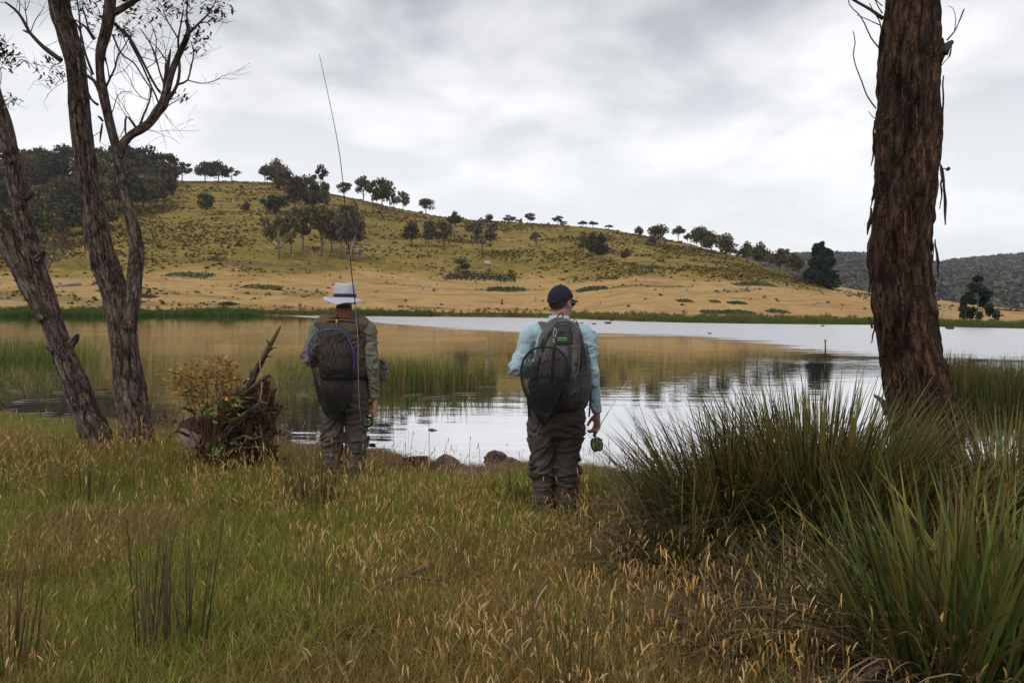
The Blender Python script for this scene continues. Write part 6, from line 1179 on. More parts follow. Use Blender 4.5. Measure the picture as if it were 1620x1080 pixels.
# hat
mb = MB(); n = 64; ph = np.linspace(0, 2*math.pi, n, endpoint=False); hx, hy, hz = J1['head']; V = []
prof = [(.190, .004), (.190, .008), (.170, .012), (.140, .017), (.112, .024), (.104, .030), (.102, .075), (.098, .115), (.090, .145), (.075, .160), (.045, .155), (.01, .148)]
for (r, z) in prof:
    br = sm(.10, .19, r); w_ = br*(-.030*np.maximum(-np.cos(ph), 0)**1.2-.010*np.maximum(np.cos(ph), 0)+.010*np.sin(3*ph+.5)+.004*np.sin(ph*7)); cr_ = sm(.10, .16, z)*(-.012*np.exp(-(np.sin(ph)/.5)**2))*(1-br)
    rr = r*(1+.03*np.cos(ph*2)*(-1)+.02*np.sin(ph*5)*br*.5-.06*np.sin(ph*1)*0); V.append(np.stack([hx+.0+rr*np.sin(ph)*.96, hy-.008+rr*np.cos(ph)*1.06, hz+.004+z+w_+cr_+(-.010*np.sin(ph)*br)], -1))
V = np.array(V).reshape(-1, 3); Q = [(i*n+j, i*n+(j+1) % n, (i+1)*n+(j+1) % n, (i+1)*n+j) for i in range(len(prof)-1) for j in range(n)]
k = len(V); V = np.vstack([V, V[-n:].mean(0)]); T = [(k-n+j, k-n+(j+1) % n, k) for j in range(n)]; V = V+(fbm(V*22, 3, 8)-.5)[:, None]*.008
mb.add(V, Q, T); ri = V[:n]*.999; ic = np.column_stack([hx+.09*np.sin(ph), hy-.008+.095*np.cos(ph), np.full(n, hz+.02)]); mb.add(np.vstack([ri-[0, 0, .002], ic]), [(j, n+j, n+(j+1) % n, (j+1) % n) for j in range(n)]); mb.build('hat', M['hat'], man1)
mb = MB(); z0 = hz+.004; V = np.array([[(hx+r*np.sin(p)*.965, hy-.008+r*np.cos(p)*1.065, z0+z) for p in ph] for r, z in ((.1075, .030), (.1075, .034), (.1055, .056), (.104, .060))]).reshape(-1, 3); Q = [(i*n+j, i*n+(j+1) % n, (i+1)*n+(j+1) % n, (i+1)*n+j) for i in range(3) for j in range(n)]; mb.add(V, Q); mb.build('hat_band', M['band'], man1)
mb = MB(); V, Q, T = shell(.8, lambda p: 1.5+.65*sm(.1, -.75, np.cos(p)), .081, .102, .102); V += (rng.random(V.shape)-.5)*.002; headpart(mb, V, Q, T, tr1); mb.build('hair', plain('grey_hair', (.16, .13, .11), .8, .3, 60), man1)
belt(.985, .222, .172, 0, 0, .045, 'belt', man1, M['black'])
# zinger and pouch
mb = MB(); V, Q = box(Z1(538, 496, -.145), (.032, .012, .012)); mb.add(V, Q); add_tube(mb, [Z1(538, 497, -.15), Z1(538, 502, -.155)], .006, 8); o = mb.build('clip', M['black'], man1)
mb = MB(); V, Q, T = ellips(Z1(538, 506, -.165), (.009, .008, .016), 12, 8); mb.add(V, Q, T); mb.build('fly_reel_tag', plain('yellow_green', (.45, .60, .12), .5), o)
mb = MB(); add_tube(mb, [Z1(538, 509, -.165), Z1(538, 518, -.18)], .003, 6); mb.build('cord', M['grot'], o)
ch = thing('chest_pouch', (ox1, oy1, oz1), 'grey fabric pouch sticking out beyond the right arm of the hatted man', 'pouch')
mb = MB(); limb(mb, [(*Z1(604, 566, .12), .02, .03), (*Z1(602, 574, .12), .045, .05), (*Z1(601, 588, .12), .055, .055), (*Z1(600, 598, .12), .035, .04)], 28, sq=2.6); limb(mb, [(.10, .14, 1.05, .05, .05), (.25, .13, 1.04, .05, .05), (*Z1(600, 584, .12), .045, .045)], 20); finish(remesh(mb, .006, 4), 'pouch_body', M['grot'], ch, wrinkles(.012, lambda co: 1+0*co[:, 0], 161, (14, 14, 10)))
mb = MB(); add_tube(mb, [Z1(597, 566, .06), Z1(603, 570, .06), Z1(607, 580, .07), Z1(607, 590, .08)], .006, 6, step=.01); mb.build('strap', M['black'], ch)
# landing net with blue rim
nt1 = thing('landing_net', (ox1, oy1, oz1), 'landing net with a bright blue rim hung on the back of the hatted man', 'landing net')
hp_ = [(533, 518, -.20), (545, 520, -.205), (555, 528, -.205), (562, 541, -.205), (566, 555, -.205), (566, 575, -.20), (565, 605, -.20), (562, 632, -.195), (550, 650, -.19), (530, 652, -.19), (514, 638, -.19), (506, 612, -.19), (501, 585, -.19), (496, 570, -.19), (494, 556, -.19), (496, 541, -.19), (504, 529, -.195), (517, 521, -.20)]
hq = resample([Z1(*p) for p in hp_+hp_[:1]], .02); i1 = int(len(hq)*.27); i2 = int(len(hq)*.66)
mb = MB(); V, Q, T, A = tube(np.vstack([hq[i2:], hq[:i1]]), .0055, n=8); mb.add(V, Q, T); mb.build('blue_rim', M['blue'], nt1)
mb = MB(); V, Q, T, A = tube(hq[i1-1:i2+1], .004, n=8); mb.add(V, Q, T); mb.build('dark_rim', M['black'], nt1)
mb = netting(MB(), hq[:-1], Z1(536, 652, -.24), (0, -.04, 0), 44, 16, .0018, 3); netting(mb, hq[:-1], Z1(528, 640, -.22), (0, -.02, 0), 28, 12, .0016, 4); mb.build('mesh_bag', M['net'], nt1)
mb = MB(); add_tube(mb, [Z1(544, 618, -.21), Z1(550, 636, -.215), Z1(556, 652, -.215)], .011, 8); mb.build('handle', plain('slate_handle', (.05, .06, .08), .4), nt1)
mb = MB(); add_tube(mb, [Z1(520, 628, -.21), Z1(530, 645, -.21), Z1(534, 668, -.20)], .002, 4, step=.02); mb.build('cord', M['grot'], nt1)
mb = MB()
for (px, py) in ((533, 668), (536, 674), (539, 670), (535, 680), (538, 682)): V, Q, T = ellips(Z1(px, py, -.19)+rng.normal(0, .003, 3), (.006, .006, .014), 8, 6); mb.add(V, Q, T)
mb.build('tassel', M['rust'], nt1)
mb = MB(); V, Q = box(Z1(514, 561, -.215), (.03, .004, .012)); mb.add(V, Q); mb.build('red_tag', plain('red_tag', (.35, .05, .02), .6), nt1, smooth=False)
# rod of the hatted man
rd1 = thing('fishing_rod', (0, 0, 0), 'long thin fly rod held upright by the hatted man, its tip high against the sky', 'fishing rod')
hb = np.array(P(590, 646, 7.20)); tp1 = np.array(P(505, 86, 6.40)); c1 = np.array(P(562, 480, 6.96)); c2 = np.array(P(538, 250, 6.62))
q = resample([hb, np.array(P(577, 575, 7.10)), c1, np.array(P(551, 380, 6.80)), c2, np.array(P(519, 150, 6.48)), tp1], .08); mb = MB(); add_tube(mb, q, np.linspace(.0062, .0019, len(q)), 8); mb.build('rod_blank', M['rod'], rd1)
mb = MB(); d1 = np.array(P(589, 668, 7.20))-hb; d1 /= np.linalg.norm(d1); add_tube(mb, [hb-d1*.03, hb+d1*.05, hb+d1*.10], [.013, .014, .013], 12); mb.build('cork_grip', M['cork'], rd1)
mb = MB(); add_tube(mb, [hb+d1*.03, hb+d1*.14], [.0125, .013], 12); mb.build('reel_seat', M['wood_rod'], rd1)
rc1 = np.array(P(581, 667, 7.15)); reel(rd1, rc1, (.15, -.97, .1), .050, M['black'], M['reel']); mb = MB(); add_tube(mb, [hb+d1*.12, rc1+[.03, 0, 0]], [.008, .008], 6); mb.build('reel_foot', M['black'], rd1)
mb = MB(); th = np.linspace(1.9, 3.6, 12); add_tube(mb, [rc1+np.array([math.cos(a)*.034, -.0245, math.sin(a)*.034]) for a in th], .009, 6); mb.build('wound_line', M['linegreen'], rd1)
mb = MB(); add_tube(mb, [P(562, 482, 6.94), P(566, 530, 6.93), P(566.5, 580, 6.92), P(568, 630, 6.95), P(571, 668, 7.08)], .0015, 4, step=.05); mb.build('fly_line', M['line'], rd1)
for f in (.12, .25, .38, .5, .62, .74, .86):
    c = q[int(f*len(q))]+np.array([.008, -.004, 0]); mb = MB(); V, Q, T, A = tube(np.array([c+[math.cos(t_)*.006, math.sin(t_)*.006, 0] for t_ in np.linspace(0, 6.28, 10)]), .001, n=4, side=(0, 0, 1)); mb.add(V, Q, T); mb.build('line_guide', M['steel'], rd1)
# ================================================================= NEAR VEGETATION
def tread(x, y):
    """grass pressed down where the men stand and round the trunks"""
    return 1-.62*np.exp(-((x-ox2)**2+(y-6.0)**2)/.16)-.62*np.exp(-((x-ox1)**2+(y-7.1)**2)/.18)
def g(x, y): return float(gz(np.array([float(x)]), np.array([float(y)]))[0])
def ground_at(px, py):
    D = 6.0
    for _ in range(12): p = P(px, py, D); z = g(p.x, D); D = max(1.5, min(14, (CAMZ-z)*FPX/max(py-yh(px), 5)))
    p = P(px, py, D); return p.x, D, g(p.x, D)
GRN = [(.23, .30, .035), (.29, .33, .045), (.15, .20, .030), (.38, .36, .07)]
DRY = [(.36, .24, .085), (.42, .27, .095), (.28, .17, .06), (.46, .33, .14), (.24, .13, .05)]
OLV = [(.24, .22, .045), (.31, .25, .055), (.34, .27, .07), (.15, .15, .035)]
def tuft(cols, n, hgt, spread, wdt, bend=1.7, tilt=.85, nseg=3, tip=None):
    mb = MB(); base = np.column_stack([rng.normal(0, spread, n), rng.normal(0, spread, n), np.full(n, -.02)])
    V, Q, C = blades(base, rng.random(n)*6.28, rng.random(n)*tilt, rng.random(n)*bend, hgt*(.45+.75*rng.random(n)), wdt*(.7+.6*rng.random(n)), pick(cols, n, var=.3), nseg, tipcol=None if tip is None else pick(tip, n)); mb.add(V, Q, col=C); return mb
def seedstalk(n, hgt, cols=DRY, hd=((.62, .36, .11), (.66, .43, .17), (.50, .27, .08), (.72, .52, .27))):
    mb = MB(); base = np.column_stack([rng.normal(0, .05, n), rng.normal(0, .05, n), np.zeros(n)]); az = rng.random(n)*6.28
    V, Q, C, CL = blades(base, az, rng.random(n)*.22, rng.random(n)**2*.8, hgt*(.45+.7*rng.random(n)), .0017, pick(cols, n), 5, pts=True); mb.add(V, Q, col=C)
    for i in range(n):
        e = CL[i, -1]; d = CL[i, -1]-CL[i, -2]; d = d/np.linalg.norm(d); ln = .018+.030*rng.random(); droop = np.array([math.cos(az[i]), math.sin(az[i]), -.3-.5*rng.random()]); c = pick(hd, 1)[0]
        p = [e-d*.005, e+d*ln*.35, e+d*ln*.7+droop*ln*.06, e+d*ln+droop*ln*.15]; V, Q, T, A = tube(np.array(p), [.0009, .0026, .0023, .0006], n=5, cap=False); mb.add(V, Q, T, c)
    return mb
gt = [tuft(GRN, 36, .14, .05, .0042, 1.2, .6), tuft(GRN+OLV, 36, .17, .06, .004), tuft(OLV, 32, .16, .06, .0038), tuft(OLV+DRY, 32, .19, .06, .0034, 2.0), tuft(DRY, 26, .20, .06, .003, 2.2, .9), tuft(DRY+[(.16, .10, .05)], 24, .14, .07, .0035, 1.8, 1.3)]
gt = [q.mesh('grass_tuft', M['leaf']) for q in gt]
n = 66000; D = 2.2+10.4*rng.random(n)**.86; x = (rng.random(n)*2-1)*(D*.70+.5); sh_ = shore(x)-D
green = sm(.40, .56, fb2(x, D, .75, 4, 51)); lush = np.exp(-(((x+.35)/1.3)**2+((D-6.6)/.75)**2)); green = np.clip(green*.9+lush*1.6, 0, 1)
keep = (sh_ > .05) & (rng.random(n) < np.where((sh_ < 1.05) & (x > -2.9) & (x < .75), .10, np.where(sh_ < .4, .5, 1))); x, D, green, lush = x[keep], D[keep], green[keep], lush[keep]; n = len(x)
u = rng.random(n); idx = np.where(u < green*.9, rng.integers(0, 2, n), np.where(u < .55+.35*green, rng.integers(2, 4, n), rng.integers(4, 6, n)))
sc = (.45+.75*rng.random(n))*(.6+.75*fb2(x, D, 1.1, 3, 52))*(1+.5*lush)*(.40+.60*sm(.2, 2.6, shore(x)-D))*tread(x, D); rot, s = rs(n, 1, 1, .25); s = s*sc[:, None]
scatter('grass', np.column_stack([x, D, gz(x, D)]), rot, s, idx, gt, label='mixed green and straw coloured meadow grass in the foreground', cat='grass')
st_ = [seedstalk(6, .25).mesh('seed_grass_tuft', M['leaf']), seedstalk(7, .31).mesh('seed_grass_tuft', M['leaf']), seedstalk(5, .20).mesh('seed_grass_tuft', M['leaf']), seedstalk(4, .28, OLV).mesh('seed_grass_tuft', M['leaf']), seedstalk(6, .16, DRY).mesh('seed_grass_tuft', M['leaf'])]
n = 9500; D = 2.3+6.6*rng.random(n)**.85; x = (rng.random(n)*2-1)*(D*.68+.4); sh_ = shore(x)-D; den = sm(.40, .62, fb2(x, D, .6, 4, 61)); lush = np.exp(-(((x+.35)/1.2)**2+((D-6.7)/.6)**2))
den = np.maximum(den*.85, .9*np.exp(-((x-.55)/.6)**2-((D-5.2)/.9)**2)); den = np.maximum(den, .7*np.exp(-((x+3.2)/1.5)**2-((D-7.2)/.7)**2))*(1-.7*lush)
keep = (sh_ > np.where((x > -2.9) & (x < .75), 1.1, .35)) & (rng.random(n) < den*.8+.05); x, D = x[keep], D[keep]; n = len(x); rot, s = rs(n, .55, 1.45, .2); s *= ((.45+.55*sm(.3, 2.4, shore(x)-D))*tread(x, D))[:, None]
scatter('seed_grass', np.column_stack([x, D, gz(x, D)]), rot, s, rng.integers(0, 5, n), st_, label='orange seed heads of dry grass standing over the meadow', cat='grass')
# litter of dead straw at the waterline
n = 5200; x = rng.uniform(-6.5, 2.2, n); D = shore(x)-rng.random(n)**1.2*1.1+.05; lt = [tuft([(.30, .19, .10), (.20, .12, .07), (.38, .26, .15)], 16, .16, .08, .005, .5, 1.5, 2).mesh('straw_tuft', M['leaf']), tuft([(.15, .09, .06), (.24, .15, .09)], 16, .10, .06, .006, .8, 1.5, 2).mesh('straw_tuft', M['leaf'])]
rot, s = rs(n, .4, .9, .4); s[:, 2] *= .6; scatter('straw_litter', np.column_stack([x, D, gz(x, D)+.005]), rot, s, rng.integers(0, 2, n), lt, label='rusty straw litter washed up along the near water edge', cat='straw')

# sedge tussocks on the right
SG = [(.060, .088, .022), (.095, .12, .028), (.035, .050, .018), (.04, .055, .018), (.17, .18, .045), (.085, .060, .026), (.04, .028, .017), (.13, .09, .033)]
def sedge(name, px, py, n, ln, rad, wdt, label, tilt=.85, bend=.55, cols=SG, dead=.75, tipc=None, cat='sedge', seed=1, lean=(0, 0), pos=None):
    global rng; keep = rng; rng = np.random.default_rng(seed)
    x, y, z = ground_at(px, py) if pos is None else (pos[0], pos[1], g(*pos))
    r = rad*np.sqrt(rng.random(n)); a = rng.random(n)*6.283; bx = r*np.cos(a); by = r*np.sin(a); t = (r/rad)*tilt*(.55+.6*rng.random(n)); az = a+rng.normal(0, .35, n)
    base = np.column_stack([bx+lean[0]*0, by, gz(x+bx, y+by)-z-.03]); L_ = ln*(.55+.5*rng.random(n))
    c = pick(cols, n, var=.35); tp_ = c*np.where(rng.random(n) < .45, 1, 0)[:, None]+pick([(.26, .17, .045), (.20, .11, .05), (.30, .22, .05)], n)*0; m1 = rng.random(n)
    tips = np.where((m1 < .35)[:, None], pick([(.24, .17, .04), (.17, .085, .03), (.30, .22, .06)], n), c*1.35)
    V, Q, C = blades(base, az, t, (rng.random(n)**1.9)*bend*2.8, L_, wdt*(.6+.7*rng.random(n)), c, 6, tipcol=tips); mb = MB(); mb.add(V, Q, col=C)
    th_ = thing(name, (x, y, z), label, cat); mb.build('leaves', M['leafdark'], th_)
    if dead:
        k = int(n*dead); r = rad*(.5+.65*rng.random(k)); a = rng.random(k)*6.283; base = np.column_stack([r*np.cos(a), r*np.sin(a), np.full(k, .02)]); base[:, 2] += gz(x+base[:, 0], y+base[:, 1])-z
        V, Q, C = blades(base, a+rng.normal(0, .6, k), .5+rng.random(k)*.6, .6+rng.random(k)*1.4, ln*(.35+.5*rng.random(k)), wdt*.75, pick([(.17, .11, .065), (.24, .17, .11), (.10, .065, .04), (.30, .24, .17)], k, var=.3), 6); mb = MB(); mb.add(V, Q, col=C); mb.build('dead_leaves', M['leafdark'], th_)
    rng = keep; return th_
sedge('sedge_tussock', 1165, 868, 1500, 1.08, .36, .0125, 'left and widest of the dark green sedge tussocks before the big right trunk', seed=21)
sedge('sedge_tussock', 1290, 872, 1800, 1.22, .36, .0125, 'middle dark green sedge tussock directly before the big right trunk', seed=22, tilt=.6)
sedge('sedge_tussock', 1400, 905, 900, 1.00, .28, .0125, 'sedge tussock at the left foot of the big right trunk', seed=23)
sedge('sedge_tussock', 1085, 915, 460, .80, .24, .011, 'drooping greyish sedge tussock at the left end of the row', seed=24, tilt=1.1, bend=1.3, dead=1.0)
sedge('sedge_tussock', 1600, 880, 620, 1.02, .32, .016, 'sedge tussock at the right edge beside the big trunk', seed=25, tilt=.9)
sedge('sedge_tussock', 1570, 775, 150, .95, .24, .015, 'sparse sedge behind the big trunk with water showing through', seed=26, tilt=.7, dead=.1, cols=SG+[(.16, .12, .03), (.15, .09, .03)])
sedge('sedge_tussock', 1500, 1110, 330, 1.02, .26, .017, 'bright green upright sedge in the bottom right corner', seed=27, tilt=.55, bend=.4, cols=[(.09, .14, .026), (.065, .10, .024), (.15, .17, .04), (.04, .06, .018), (.12, .085, .03)], dead=.9)
sedge('sedge_tussock', 1590, 1120, 260, 1.0, .24, .017, 'green sedge cut off by the right edge at the bottom', seed=30, tilt=.6, bend=.4, cols=[(.09, .13, .026), (.06, .09, .022), (.14, .16, .04), (.10, .075, .03)], dead=.8)
sedge('sedge_tussock', 1230, 1040, 260, .62, .34, .011, 'collapsed brown sedge spilling over the grass left of the bright green one', seed=28, tilt=1.3, bend=1.2, dead=2.2, cols=[(.06, .07, .022), (.10, .08, .035)])
sedge('sedge_tussock', 1330, 1000, 260, .70, .30, .012, 'dark green sedge between the middle tussock and the bright green one', seed=29, tilt=1.0, bend=1.0, dead=1.0, cols=[(.05, .065, .02), (.07, .08, .026)])
sedge('sedge_tussock', 955, 835, 170, .52, .22, .008, 'low green sedge right of the boots of the man in blue', seed=31, tilt=.9, dead=.6)
sedge('sedge_tussock', 812, 805, 170, .42, .14, .007, 'small bright green sedge tuft left of the boots of the man in blue', seed=32, tilt=.9, cols=[(.09, .17, .035), (.06, .12, .028)], dead=.05)
sedge('sedge_tussock', 1030, 800, 220, .62, .24, .008, 'thin sedge at the water edge left of the row of tussocks', seed=33, tilt=.8, dead=.4)
# rush clumps in the grass
def rush(px, py, n, ln, rad, label, cols, seed=1, w_=.0065, tilt=.22):
    global rng; keep = rng; rng = np.random.default_rng(seed); x, y, z = ground_at(px, py); r = rad*np.sqrt(rng.random(n)); a = rng.random(n)*6.283
    V, Q, C = blades(np.column_stack([r*np.cos(a), r*np.sin(a), np.full(n, -.03)]), a, rng.random(n)*tilt, rng.random(n)*.25, ln*(.5+.55*rng.random(n)), w_, pick(cols, n, var=.3), 5, tipcol=pick([(.20, .12, .06), (.12, .09, .05)], n)); mb = MB(); mb.add(V, Q, col=C)
    o = mb.build('rush_clump', M['leafdark']); o.location = (x, y, z); tag(o, label, 'rushes'); rng = keep; return o
DK = [(.035, .055, .02), (.05, .06, .025), (.03, .04, .018)]; RD_ = [(.13, .075, .04), (.10, .06, .035), (.16, .11, .06)]; GY = [(.17, .13, .12), (.13, .10, .09), (.08, .07, .04)]
rush(225, 1040, 16, .80, .10, 'dark upright rush clump at the lower left, left half of a pair', DK, 41); rush(262, 1050, 24, .68, .10, 'grey brown dying rush clump at the lower left, between dark ones', GY, 42, tilt=.12); rush(300, 1050, 16, .72, .10, 'dark upright rush clump at the lower left, right half of a pair', DK, 43)
rush(15, 1090, 26, .62, .10, 'rush clump cut off by the left edge at the bottom', DK+RD_, 44); rush(515, 985, 26, .46, .08, 'green and rust coloured rush clump in the middle foreground', DK+[(.06, .10, .03)]+RD_, 45); rush(880, 1120, 9, .72, .10, 'few tall dark rushes at the bottom centre', DK, 46)
rush(925, 1130, 8, .62, .06, 'reddish rush stalks at the bottom centre, right of the dark ones', RD_, 47); rush(500, 815, 95, .62, .22, 'brown rushes standing before the legs of the hatted man', RD_+DK, 48); rush(465, 790, 60, .55, .20, 'brown rushes left of the legs of the hatted man', RD_+OLV, 49)
rush(130, 800, 50, .45, .22, 'brown rushes in front of the leaning gum', RD_+DK, 50); rush(220, 785, 70, .42, .24, 'dry rushes at the foot of the forked gum', RD_+OLV, 51); rush(640, 770, 16, .62, .3, 'thin rushes by the rocks between the two men', DK+RD_, 52, .003); rush(60, 745, 60, .40, .3, 'dark rushes left of the leaning gum', RD_+DK, 53)
# thin stalks in the shallows
for k, (px, py, h, lean) in enumerate([(679, 752, 170, -.02), (742, 728, 52, .04), (624, 728, 60, -.04), (648, 745, 60, .1), (990, 770, 90, .1), (1012, 770, 120, -.1), (965, 775, 80, -.04), (1045, 775, 110, .12), (1040, 765, 70, -.3), (1075, 760, 90, .05), (1312, 800, 240, -.04), (1120, 780, 150, -.06), (1230, 760, 140, -.12), (1160, 765, 140, .03), (938, 770, 60, .02), (760, 740, 40, -.1), (700, 745, 48, .2), (540, 700, 40, 0)]):
    x, y, z = ground_at(px, py) if py > 745 else (P(px, py, 8.9).x, 8.9, -.05); H = h*y/FPX; mb = MB(); add_tube(mb, [(0, 0, -.05), (lean*H*.3, 0, H*.5), (lean*H, .02, H)], [.0032, .0026, .0012], 5, step=.08); V, Q, T = ellips((lean*H*.9, .015, H*.9), (.004, .004, .02), 6, 5); mb.add(V, Q, T)
    o = mb.build('reed_stalk', M['twig']); o.location = (x, y, z); tag(o, 'single thin dark reed stalk standing in the shallows near the shore', 'reed stalk', 'thin stalks in the near shallows')
# reed beds in the lake
def reedbed(name, pts, label, hgt, n, cols, seed, wdt=.012, bent=.25, tilt=.22, clump=.25):
    """pts: polygon-ish list of (x, y, rx, ry) patches of real lake surface"""
    global rng; keep = rng; rng = np.random.default_rng(seed); B = []
    tot = sum(p[2]*p[3] for p in pts)
    for (x, y, rx, ry) in pts:
        k = int(n*rx*ry/tot); a = rng.random(k)*6.28; r = np.sqrt(rng.random(k)); bx, by = x+rx*r*np.cos(a), y+ry*r*np.sin(a); m_ = fb2(bx, by, 1.3, 3, seed) > .47-.3*rng.random(k); B.append(np.column_stack([bx, by])[m_])
    B = np.vstack(B); k = len(B); base = np.column_stack([B, np.full(k, -.06)]); c = pick(cols, k, var=.3); hh = hgt*(.45+.6*rng.random(k))*(.7+.6*fb2(B[:, 0], B[:, 1], .8, 2, seed+1))
    V, Q, C = blades(base, rng.random(k)*6.28, rng.random(k)*tilt, (rng.random(k)**2)*bent*2, hh, wdt*(.6+.7*rng.random(k)), c, 4, tipcol=c*.8+np.array([.06, .035, .0])); mb = MB(); mb.add(V, Q, col=C)
    q = int(k*.30); ii = rng.integers(0, k, q); V, Q, C = blades(base[ii]+[0, 0, .06], rng.random(q)*6.28, .9+rng.random(q)*.6, rng.random(q)*.5, hgt*.6*(.4+.7*rng.random(q)), wdt*.9, pick([(.26, .19, .09), (.18, .12, .06), (.34, .27, .16)], q), 3); mb.add(V, Q, col=C)
    rng = keep; return mb.build(name, M['leafdark'], kind='stuff', label=label, cat='reeds')
def lk(px, py): p = Pg(px, py); return p.x, p.y
RC = [(.11, .17, .035), (.15, .20, .045), (.08, .13, .030), (.20, .20, .06), (.26, .19, .075)]
x0, y0 = lk(700, 618); reedbed('reeds', [(lk(640, 607)[0], 17.3, .75, .8), (lk(700, 607)[0], 17.5, .8, .9), (lk(750, 604)[0], 17.9, .6, .6), (lk(615, 600)[0], 17.8, .55, .8)], 'green reed island in the lake between the two men', .76, 1500, RC, 71)
reedbed('reeds', [(lk(485, 600)[0], 17.9, .55, .9), (lk(500, 590)[0], 19.0, .5, .9), (lk(462, 590)[0], 19.5, .35, .5)], 'bent reeds in the lake left of the hatted man', .66, 600, RC+[(.24, .18, .08)], 72, bent=.7, tilt=.5)
reedbed('reeds', [(lk(40, 570)[0], 21.5, 2.2, 1.8), (lk(-40, 570)[0], 21.5, 2.0, 2.0), (lk(120, 572)[0], 22.0, 1.4, 1.1), (lk(160, 570)[0], 22.8, .7, .8)], 'green reed bed in the lake behind the left gum trunks', .80, 4000, RC[:4], 73)
reedbed('reeds', [(lk(30, 605)[0], 17.2, 1.3, 1.3), (lk(-20, 600)[0], 17.0, 1.5, 1.6), (lk(80, 600)[0], 18.5, .8, .6)], 'collapsed brownish reeds at the left edge of the lake', .55, 1500, RC+[(.20, .15, .07)]*2, 74, bent=.9, tilt=.9)
reedbed('reeds', [(lk(1560, 640)[0], 15.2, 1.2, 1.3), (lk(1640, 640)[0], 15.2, 1.5, 1.5), (lk(1530, 640)[0], 15.9, .8, .8), (lk(1600, 640)[0], 17.0, 1.4, 1.2)], 'tall dark green reed bed in the lake right of the big trunk', .98, 5200, [(.05, .085, .022), (.075, .11, .028), (.035, .06, .018), (.16, .10, .04)], 75)
# floating straws in the left shallows
for k, (px, py, ln) in enumerate([(45, 633, 40), (30, 636, 26), (80, 632, 30), (22, 618, 24), (52, 654, 44), (78, 653, 22), (60, 665, 34), (98, 620, 26), (160, 621, 20), (20, 648, 18), (110, 655, 16), (455, 593, 24), (470, 605, 30), (480, 624, 22), (690, 628, 60), (740, 622, 44), (770, 612, 40), (655, 624, 36)]):
    p = Pg(px, py, .012); H = ln*p.y/FPX/2; a = rng.normal(0, .10)+(0 if rng.random() < .7 else .5); mb = MB(); add_tube(mb, [(-H*math.cos(a), -H*math.sin(a), 0), (0, 0, .006), (H*math.cos(a), H*math.sin(a), .002)], [.004, .007, .003], 5, step=.1)
    o = mb.build('floating_straw', M['silver']); o.location = p; tag(o, 'pale dead reed stem floating flat on the water', 'floating stem', 'pale stems floating on the lake')
# rocks
mm, nt, b, o = newmat('shore_rock'); tcn = N(nt, 'ShaderNodeTexCoord'); t = tex(nt, 9, 8, .65, tcn.outputs['Object']); t2 = tex(nt, 60, 4, .6, tcn.outputs['Object'])
c = ramp(nt, t.outputs[0], [(.32, (.04, .024, .018)), (.5, (.13, .078, .055)), (.68, (.26, .175, .13))]); L(nt, mixc(nt, 1.0, c, ramp(nt, t2.outputs[0], [(.3, (.7, .7, .7)), (.7, (1.2, 1.2, 1.2))]), 'MULTIPLY'), b.inputs['Base Color']); b.inputs['Roughness'].default_value = .75; bump(nt, b, t.outputs[0], .03); M['rock'] = mm
def rock(px, py, w_, h, label, seed, D=None):
    x, y, z = ground_at(px, py)
    if D: x, y, z = P(px, py, D).x, D, g(P(px, py, D).x, D)
    W_ = w_*y/FPX/2; H = h*y/FPX
    rg = np.random.default_rng(seed); pl = rg.normal(size=(9, 3)); pl /= np.linalg.norm(pl, axis=1)[:, None]; off = .46+.36*rg.random(9)
    def f(d):
        k = np.min(np.where(d@pl.T > .05, off/np.maximum(d@pl.T, .05), 9), 1); return np.minimum(k, 1.25)-1+(fbm(d*3+seed, 5, seed)-.5)*.22
    V, Q, T = ellips((0, 0, H*.22), (W_*1.2, W_*.9, H*.72), 48, 32, disp=f); mb = MB(); mb.add(V, Q, T); o = mb.build('rock', M['rock']); o.location = (x, y, max(z, -.04)); tag(o, label, 'rock'); return o
rock(660, 741, 40, 24, 'brown rock at the water edge, leftmost of the row between the men', 3); rock(699, 743, 40, 21, 'lumpy rock second from the left in the row between the men', 5); rock(683, 729, 17, 7, 'small flat dark rock between the two leftmost shore rocks', 6)
rock(782, 739, 30, 18, 'dark pointed rock left of another near the man in blue', 7); rock(808, 737, 28, 19, 'angular reddish rock just left of the man in blue', 8); rock(742, 758, 30, 19, 'dull rock half buried behind the lush grass', 9); rock(735, 770, 50, 18, 'broad low rock behind the lush green grass', 10); rock(768, 756, 26, 10, 'low brown rock right of the half buried one', 11)
rock(452, 700, 26, 10, 'wet grey rock in the water left of the hatted man', 12); rock(464, 707, 22, 8, 'small wet rock touching the grey one left of the hatted man', 14); rock(624, 730, 12, 7, 'small rock near the shore right of the hatted man', 15); rock(835, 752, 20, 9, 'small rock touching the left leg of the man in blue', 16); rock(968, 744, 14, 6, 'small dark rock right of the reel of the man in blue', 17, D=8.4)
rock(606, 740, 16, 7, 'little rock right of the boots of the hatted man', 18); rock(425, 712, 18, 9, 'little rock by the spike of the uprooted stump', 19)
pm_ = []
for k in range(3):
    V, Q, T = ellips((0, 0, .3), (1, .8, .6), 12, 8, disp=lambda d: (fbm(d*2+k*7, 2, k)-.5)*.7); mb = MB(); mb.add(V, Q, T); pm_.append(mb.mesh('pebble', M['rock']))
n = 420; x = rng.uniform(-3.0, .9, n); D = shore(x)-rng.normal(.25, .35, n); rot, s = rs(n, .008, .035, .3)
scatter('pebbles', np.column_stack([x, D, gz(x, D)]), rot, s, rng.integers(0, 3, n), pm_, label='small brown pebbles strewn along the near water edge', cat='pebbles')
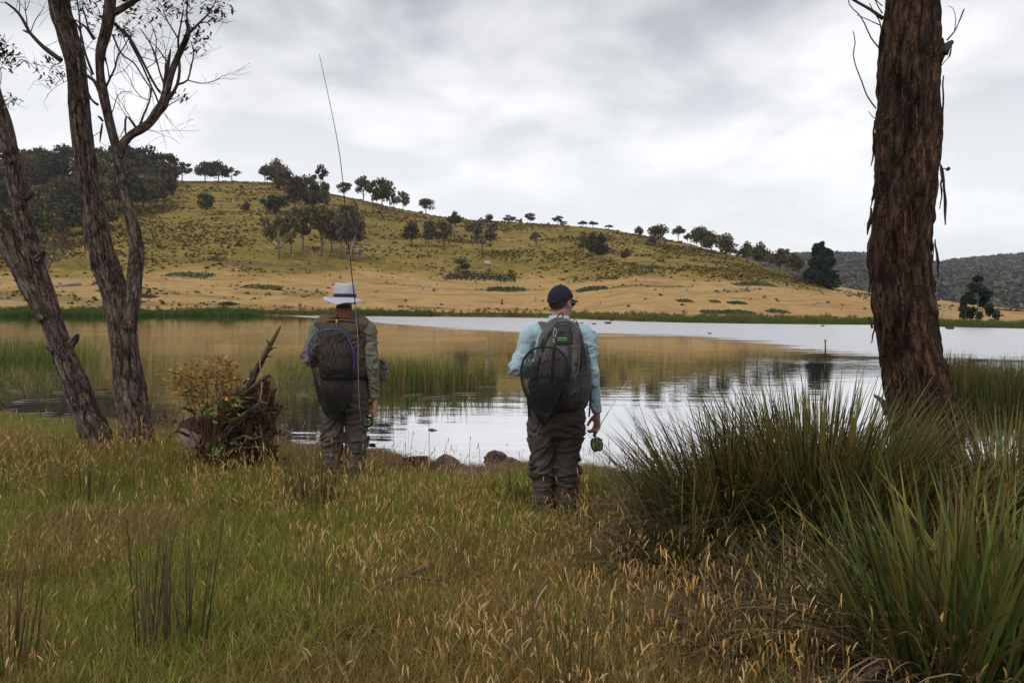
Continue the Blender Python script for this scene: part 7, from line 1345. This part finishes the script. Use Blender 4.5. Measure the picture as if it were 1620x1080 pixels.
# bits of wood
def wood(pts, name, label, mat='dead', n=9, lift=.0, br=()):
    q = []
    for (px, py, r) in pts:
        x, y, z = ground_at(px, py); q.append((x, y, z+lift, r*y/FPX))
    q = np.array(q); c = q[0, :3].copy(); q[:, :3] -= c; mb = MB(); bark_tube(mb, q, n=max(n, 12), amp=.004, seed=5, step=.02, lump=.004, fx=40, fz=8)
    o = mb.build(name, M[mat]); o.location = c; tag(o, label, 'branch'); return o
def wood3(pts, name, label, mat='dead', cat='branch'):
    q = np.array([(*P(px, py, D), r*D/FPX) for (px, py, D, r) in pts]); c = q[0, :3].copy(); q[:, :3] -= c; mb = MB(); bark_tube(mb, q, n=14, amp=.004, seed=5, step=.02, lump=.004, fx=40, fz=8); o = mb.build(name, M[mat]); o.location = c; return tag(o, label, cat)
wood3([(570, 945, 4.02, 3.5), (600, 926, 4.1, 3.4), (645, 910, 4.15, 2.8), (668, 900, 4.2, 2.2), (684, 892, 4.25, 2)], 'fallen_branch', 'grey fallen branch lying in the grass at the centre', 'dead')
wood3([(645, 910, 4.14, 2), (672, 915, 4.05, 2.2), (700, 915, 4.05, 1.8), (735, 902, 4.1, 1)], 'fallen_branch', 'thin curved side branch beside the grey fallen branch', 'dead')
wood3([(846, 965, 3.5, 1.6), (852, 945, 3.5, 1.8), (862, 930, 3.5, 1.4), (866, 925, 3.5, .8)], 'dead_stick', 'short curved whitish stick standing out of the grass', 'silver', 'stick')
wood3([(1340, 1085, 3.0, 5), (1370, 1070, 3.0, 6), (1400, 1052, 3.05, 5.5), (1440, 1040, 3.1, 4)], 'fallen_branch', 'brown branch at the bottom edge under the bright green sedge')
wood3([(1515, 955, 3.2, 4), (1560, 968, 3.2, 4.5), (1625, 975, 3.2, 4)], 'fallen_branch', 'pale dead branch lying across the sedge at the right edge', 'silver')
wood3([(200, 785, 6.9, 3), (225, 786, 6.9, 3.4), (262, 790, 6.8, 2.5), (300, 778, 6.8, 1.5)], 'fallen_branch', 'pale sticks on the ground before the forked gum', 'silver')
wood3([(575, 752, 6.9, 1.6), (560, 768, 6.8, 1.6), (545, 782, 6.7, 1.4)], 'dead_stick', 'thin pale stick leaning beside the boots of the hatted man', 'silver', 'stick')
wood3([(577, 703, 7.6, 2.6), (592, 704, 7.6, 3.4), (594, 704, 7.6, 2)], 'dead_stick', 'short dark stick poking out behind the leg of the hatted man', 'twig', 'stick')
wood3([(1100, 905, 4.3, 1.2), (1130, 930, 4.1, 1.4), (1160, 960, 4.0, 1.2)], 'dead_stick', 'fine pale stick in the drooping sedge', 'silver', 'stick')
